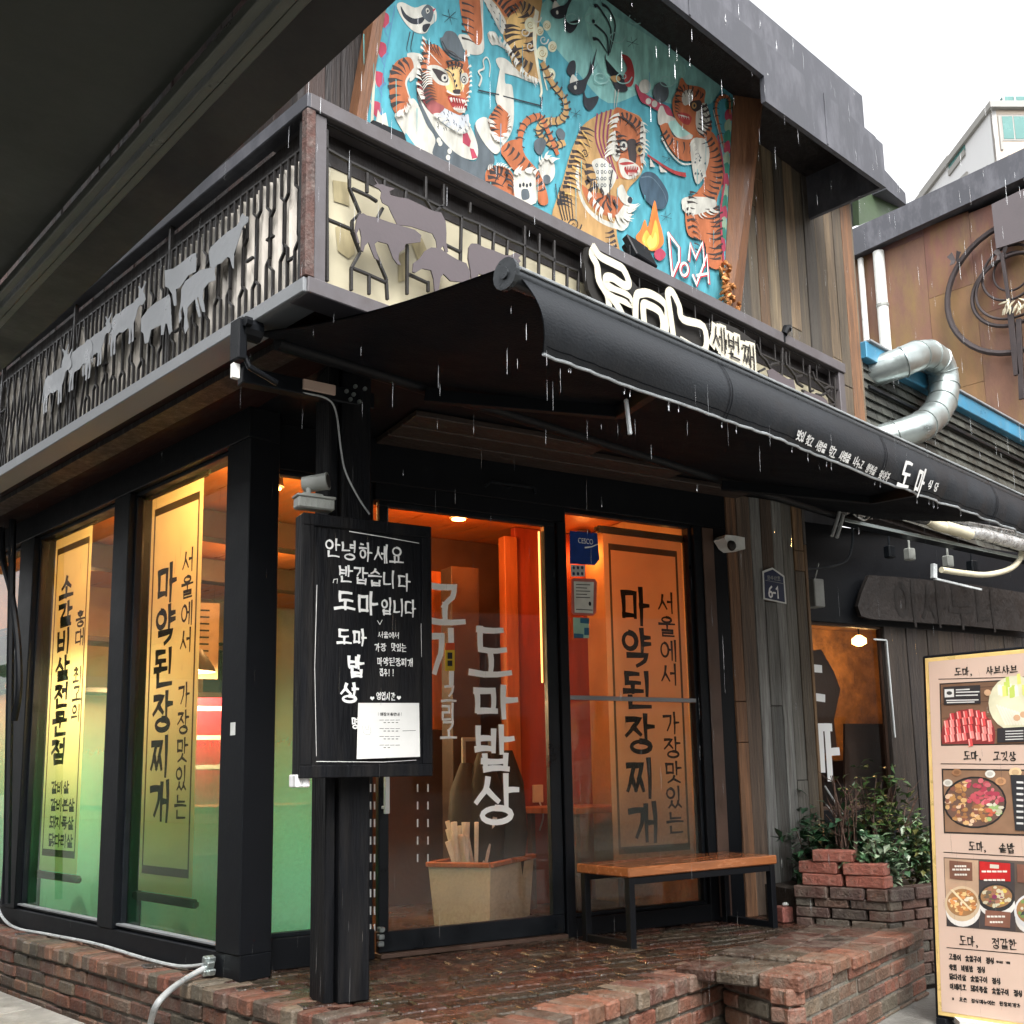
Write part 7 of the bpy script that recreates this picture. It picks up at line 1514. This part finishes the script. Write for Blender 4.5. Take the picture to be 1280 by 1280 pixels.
m = MB(); a = tf.uv(1252, 205); m.fbox(tf, a[0]-.1, 12, a[1]-.3, a[1]-.0, 0, .5, .02); m.fbox(tf, tf.uv(1250, 160)[0]-.12, tf.uv(1250, 160)[0]+.06, tf.uv(1250, 188)[1], tf.uv(1250, 145)[1], 0, .1, .02); m.build('ledge', GC, T1)
m = MB(); a = tf.uv(1258, 113); m.fbox(tf, a[0], 13, TH+.5, a[1], -6, -.6, .05); ph = m.build('penthouse', 'towerglass', T1)
m = MB()
for k in range(5): m.fbox(tf, a[0]+.8*k, a[0]+.8*k+.12, TH+.5, a[1], -.62, -.55, 0)
m.build('penthouse_mullion', 'towerwhite', ph)
m = MB(); sfr = Fr(tb, -dep); 
for (xa, ya), (xb, yb) in (((1187, 217), (1207, 190)), ((1183, 245), (1210, 218)), ((1228, 219), (1236, 210))):
    pa_, pb_ = [onp for onp in (V(sfr.p(*sfr.uv(xa, ya), -.02)), V(sfr.p(*sfr.uv(xb, yb), -.02)))]; m.bar(pa_, pb_, Z3, .15, .22)
m.build('side_ledge', GC, T1)
m = MB(); m.quadbox([sfr.p(*sfr.uv(*p), -.05) for p in ((1186, 205), (1206, 180), (1207, 188), (1187, 215))], -rgt*.1); m.build('side_window', 'towerglass', T1)
T2, tf2, tb2, TH2 = tower('glass_tower', 'pale green glass tower far off between the roof edge and the beige block', 1204, 196, 130, 4.5, 8, ('towerglass', 'towerglass', GC), 10)
m = MB(); u, v = tf2.uv(1170, 228); m.fbox(tf2, -.3, 4.6, v-.2, v+.2, 0, .3, 0); m.build('ledge', GC, T2)
T3, tf3, tb3, TH3 = tower('white_tower', 'whitish low block far away just above the sloping dark roof edge', 1182, 222, 160, 3, 8, ('towerwhite', 'towerwhite', GC), 8)

# ================================================================== dark canopy the picture is taken from under
CN = thing('street_canopy', (.9, 4, 2.4), 'dull dark canopy with a grooved rail overhead at the upper left', 'canopy')
zc = 2.4; e0, e1 = onz(0, 465, zc), onz(495, 0, zc); ed = (e1-e0).normalized(); E0 = e0-ed*9; E1 = e1+ed*3.2; nx = V((ed.y, -ed.x, 0)); nx = nx if nx.x < 0 else -nx
f0, f1 = onz(0, 420, zc+.02), onz(372, 0, zc+.02)
iw = abs((f0-e0).dot(nx)); iw2 = abs((f1-e1).dot(nx)); r0 = nx*iw; r1_ = nx*iw2
m = MB(); m.quadbox([E0, E1, E1+r1_*1.15, E0+r0], (0, 0, .10)); m.build('edge_beam', 'canopyedge', CN)
m = MB()
for k, (a, h) in enumerate(((.0, .012), (.022, .02), (.044, .012))): m.bar(E0+r0+nx*(a+.006)+Z3*.004, E1+r1_*1.15+nx*(a+.006)+Z3*.004, Z3, .009, h)
m.build('grooved_rail', 'canopyrail', CN)
m = MB(); m.quadbox([E0+r0+nx*.06+Z3*.025, E1+r1_*1.15+nx*.06+Z3*.025, E1+nx*3.2+Z3*.10, E0+nx*3.2+Z3*.10], (0, 0, .05)); m.build('ceiling_panel', 'canopy', CN)

# ================================================================== unseen buildings added and sized to keep bright sky out of the glass
for nm, fr, L, lab in (('added_alley_building', Fr((-10, -8, 0), (0, 1, 0)), 50, 'unseen plain grey building added across the alley to darken the left window reflections'), ('added_street_building', Fr((30, -14, 0), (-1, 0, 0)), 38, 'unseen plain grey building added across the street to darken the door glass reflections')):
    o = thing(nm, fr.o, lab, 'building'); H_b = 11.2 if nm == 'added_alley_building' else 8.2; m = MB(); m.fbox(fr, 0, L, 0, H_b, -.5, 0, .02); m.build('wall', 'oldwall', o); m = MB(); m.fbox(fr, 0, L, H_b, H_b+.2, -.6, .25, .02); m.build('cornice', 'fascia', o)  # wall and cornice of the added unseen buildings
    for k in range(8): m = MB(); m.fbox(fr, 1.5+4.6*k, 4.3+4.6*k, .9, 2.6, .0, .05, .01); wo = m.build('window', 'frame', o)  # windows of the added unseen buildings

# ================================================================== inside the shop
def pendant(c, e, label):
    o = thing('pendant_lamp', c, label, 'pendant lamp', 'pendant lamps over the dining tables'); m = MB(); m.tube([c+Z3*.16, c+Z3*.15, c+Z3*.03, c], [.02, .05, .13, .14], 18, False); m.build('shade', 'brown', o, smooth=True, fix=False); m = MB(); m.tube([c+Z3*.10, c+Z3*.06, c+Z3*.02, c], [.02, .045, .045, .02], 12); m.build('bulb', 'lampglow', o, smooth=True); m = MB(); m.tube([c+Z3*.16, V((c.x, c.y, 2.98))], .006, 6); m.build('cord', 'black', o); light('glow', c+Z3*.01, e*1.15, (1, .70, .36), o, .05)
pendant(V((3.35, 6.5, 1.95)), 58, 'pendant lamp behind the wide left window banner'); pendant(V((3.7, 7.9, 1.95)), 56, 'pendant lamp behind the narrow far left banner')
def cone_lamp(c, e, label, r=.05, tint=(1, .44, .11)):
    o = thing('ceiling_lamp', c, label, 'ceiling lamp', 'warm ceiling lamps inside the shop'); m = MB(); m.tube([c+Z3*.12, c+Z3*.115, c+Z3*.02, c], [.03, .05, .055, .06], 14); m.build('housing', 'brown', o, smooth=True); m = MB(); m.tube([c-Z3*.004, c-Z3*.012], .045, 14); m.build('bulb', 'lampglow', o); light('glow', c-Z3*.06, e, tint, o, r)
cone_lamp(V((3.05, 5.05, 2.86)), 9, 'warm ceiling lamp behind the wide left window banner', tint=(1, .50, .17)); cone_lamp(V((3.15, 6.35, 2.86)), 6.5, 'warm ceiling lamp behind the narrow left banner', tint=(1, .50, .17)); cone_lamp(V((4.1, 6.9, 2.86)), 9, 'warm ceiling lamp over the dining tables', tint=(1, .50, .17)); cone_lamp(V((5.6, 5.0, 2.86)), 1.1, 'warm ceiling lamp behind the bench window banner', tint=(1, .27, .05)); cone_lamp(V((4.33, 4.93, 2.86)), 11, 'warm ceiling lamp inside the glass door', tint=(1, .24, .04)); cone_lamp(V((3.1, 7.8, 2.86)), 9, 'warm ceiling lamp at the far left end of the shop', tint=(1, .50, .17))
# tub with umbrella sleeves behind the door
tu = onz(612, 1162, .36); TU = thing('umbrella_tub', tu, 'beige plastic tub behind the door glass holding clear umbrella sleeves', 'tub'); tfm = Fr(tu, ang(24))
m = MB(); P4 = lambda s, z, t=0: [tfm.p(.0-t, z, .0+t), tfm.p(.66*s+t, z, 0+t), tfm.p(.66*s+t, z, -.36*s-t), tfm.p(-t, z, -.36*s-t)]
a, b = P4(.97, 0, .0), P4(1, .36, .02); a2, b2 = P4(.95, .03, -.01), P4(1, .36, .012)
for i in range(4): j = (i+1) % 4; m.face([a[i], a[j], b[j], b[i]]); m.face([a2[i], a2[j], b2[j], b2[i]]); m.face([b[i], b[j], b2[j], b2[i]])
m.face(a); m.face(a2); m.build('bucket', 'tub', TU)
m = MB()
for i in range(4): m.bar(b[i], b[(i+1) % 4], Z3, .018, .014, .004)
m.build('rim', 'orangewood', TU)
for k in range(3):
    m = MB(); q0_, q1_ = b[3]+(b[2]-b[3])*(.36+.21*k), b[0]+(b[1]-b[0])*(.36+.21*k); m.bar(q0_-Z3*.01, q1_-Z3*.01, Z3, .058, .006, .002); m.build('lid_slat', 'orangewood', TU)
m = MB()
for k in range(26): p = tfm.p(rl.uniform(.12, .24), .12, rl.uniform(-.26, -.14)); q = p+V((rl.uniform(-.12, .12), rl.uniform(-.06, .06), rl.uniform(.36, .52))); m.tube([p, (p+q)/2+V((rl.uniform(-.012, .012), 0, 0)), q], [.004, .009+.004*rl.random(), .012+.008*rl.random()], 8)
tag(m.build('umbrella_sleeves', 'plasticbag', at=tuple(tfm.p(.15, .12, -.2)), smooth=True), 'clear plastic umbrella sleeves standing in the beige tub', 'umbrella sleeves')
c = f5.p(*f5.uv(671, 992), .012); OU = thing('wall_outlet', c, 'white wall socket with a hanging cord on the red wall behind the door', 'socket'); m = MB(); m.fbox(Fr(c, ang(DA)), -.04, .04, -.06, .06, -.01, .012, .004); m.build('cover', 'tub', OU); m = MB(); m.tube([V(p) for p in catmull([tuple(c+Z3*-.03), tuple(c+V((.02, -.03, -.14))), tuple(c+V((.0, -.01, -.25)))], k=5)], .006, 6); m.build('cord', 'white', OU)
fp_ = DOOR.off(-1.05); a, b = fp_.uv(577, 990), fp_.uv(613, 922); c = fp_.p(a[0], a[1]); ff = Fr(c, ang(DA)); W_, H__ = b[0]-a[0], b[1]-a[1]
m = MB()
for x0, x1, y0_, y1_ in ((0, W_, 0, .025), (0, W_, H__-.025, H__), (0, .025, .025, H__-.025), (W_-.025, W_, .025, H__-.025)): m.fbox(ff, x0, x1, y0_, y1_, 0, .02, .003)
PFm = thing('picture_frame', c, 'grey framed picture beside the column inside the door', 'picture'); m.build('frame', 'grey', PFm); m = MB(); m.fbox(ff, .025, W_-.025, .025, H__-.025, .002, .008, 0); m.build('picture', 'brown', PFm)
q = V(f5.p(f5.uv(688, 1050)[0], .36, .32)); TBL = thing('side_table', q, 'small orange wood table by the red wall inside the door', 'table')
for (x, y) in ((-.22, -.2), (.22, -.2), (-.22, .2), (.22, .2)): m = MB(); m.bar(q+V((x, y, 0)), q+V((x, y, .62)), (1, 0, 0), .02, .02); m.build('leg', 'brown', TBL)
m = MB(); m.box(q+Z3*.64, V((.32, 0, 0)), V((0, .3, 0)), Z3*.02, .004); m.build('top', 'orangewood', TBL)
q = V(DOOR.off(-.8).p(DOOR.off(-.8).uv(606, 1050)[0], .36)); m = MB()
for k in range(5): o_2 = V((rl.uniform(-.16, .16), rl.uniform(-.08, .08), 0)); m.tube([q+o_2+Z3*.25, q+o_2+Z3*.5, q+o_2+Z3*rl.uniform(.75, .9), q+o_2+Z3*rl.uniform(.95, 1.05)], [.09, .13, .11, .04], 10)
tag(m.build('dark_coats', 'ink', at=tuple(q), smooth=True), 'dark coats bunched together behind the beige tub', 'coats')
# dining tables and stools deeper inside
def table(x, y, lab):
    o = thing('dining_table', V((x, y, .36)), lab, 'table', 'dining tables inside the shop'); m = MB(); m.tube([(x, y, 1.04), (x, y, 1.08)], .42, 24); m.build('top', 'orangewood', o); m = MB(); m.tube([(x, y, .36), (x, y, .40), (x, y, 1.04)], [.2, .05, .05], 12); m.build('pedestal', 'black', o)
table(3.45, 6.0, 'round table behind the wide left window'); table(3.5, 7.6, 'round table behind the narrow left banner')
def stool(x, y, lab):
    o = thing('stool', V((x, y, .36)), lab, 'stool', 'stools round the dining tables'); m = MB(); m.tube([(x, y, .78), (x, y, .83)], .17, 16); m.build('seat', 'brown', o)
    for k in range(4):
        a = math.pi/4+k*math.pi/2; m = MB(); m.bar((x+.11*math.cos(a), y+.11*math.sin(a), .78), (x+.16*math.cos(a), y+.16*math.sin(a), .36), (1, 0, 0), .012, .012); m.build('leg', 'black', o)
stool(3.0, 5.55, 'stool nearest the corner post inside the left window'); stool(2.98, 6.55, 'stool between the two left windows')
def poster(x, y, z, w2, h2, col, lab, lines, red=False):
    fr = Fr((x, y, z), (.94, -.34, 0)); o = thing('wall_poster', V((x, y, z)), lab, 'poster'); m = MB(); m.col = col; m.fbox(fr, 0, w2, 0, h2, 0, .006, .001); m.build('sheet', 'tint', o); m = MB()
    for k in range(lines): brush(m, fr, [(w2*.12, h2*(.9-.8*k/lines)), (w2*.88, h2*(.9-.8*k/lines))], .012 if not red else .03, .008, 1, 1)
    m.build('text_lines', 'chalk' if red else 'ink', o, fix=False)
poster(3.15, 7.1, 1.95, .62, .55, (.62, .42, .24), 'pale poster with rows of small dark text seen between the left banners', 9); poster(3.05, 6.9, 1.05, .75, .75, (.45, .02, .05), 'crimson menu poster low behind the left banners', 3, True)
m = MB(); m.box((3.6, 8.3, 2.35), (.9, 0, 0), (0, .15, 0), (0, 0, .02), .003); m.box((3.6, 8.3, 1.95), (.9, 0, 0), (0, .15, 0), (0, 0, .02), .003)
SH = thing('wall_shelf', V((3.6, 8.3, 1.95)), 'dark wall shelves deep inside the left window', 'shelf'); m.build('boards', 'brown', SH); m = MB()
for x in (2.75, 4.45): m = MB(); m.box((x, 8.3, 2.15), (.015, 0, 0), (0, .14, 0), (0, 0, .25), .002); m.build('bracket', 'black', SH)

# ================================================================== falling rain
m = MB(); rz = random.Random(99)
for k in range(1250):
    d = rz.uniform(1.6, 6.5); px, py = rz.uniform(-60, 1340), rz.uniform(-40, 1290); q = EYE+ray(px, py)*d
    if q.z < .1 or (q.x < 1.1 and q.y < 9): continue
    if q.y > 3.1 and q.z < 3.0 and q.x > 2.0: continue
    if q.y > 2.05 and q.x > 2.0 and q.z < 3.0: continue
    L = rz.uniform(.010, .045)*(.5+.12*d); r = rz.uniform(.0003, .00075)*(.6+.10*d); s = V((.04, .02, 0))*L
    m.tube([q-Z3*L-s, q, q+Z3*L+s], [r*.6, r, r*.2], 5, False)
tag(m.build('rain', 'drop', smooth=True, at=(2, 2, 2)), kind='stuff')
m = MB()
for k in range(46):
    x = rz.uniform(AX0+.1, AX1); p = val(x, 1.0)+V((0, 0, -.01)); h = rz.choice((0, rz.uniform(.05, 1.9))); L = rz.uniform(.008, .022); q = p-Z3*(h+.012); m.tube([q-Z3*L, q-Z3*L*.3, q+Z3*L], [.0008, .0028, .0006], 6, False)
tag(m.build('awning_drips', 'drop', smooth=True, at=(4, 2, 2)), kind='stuff')
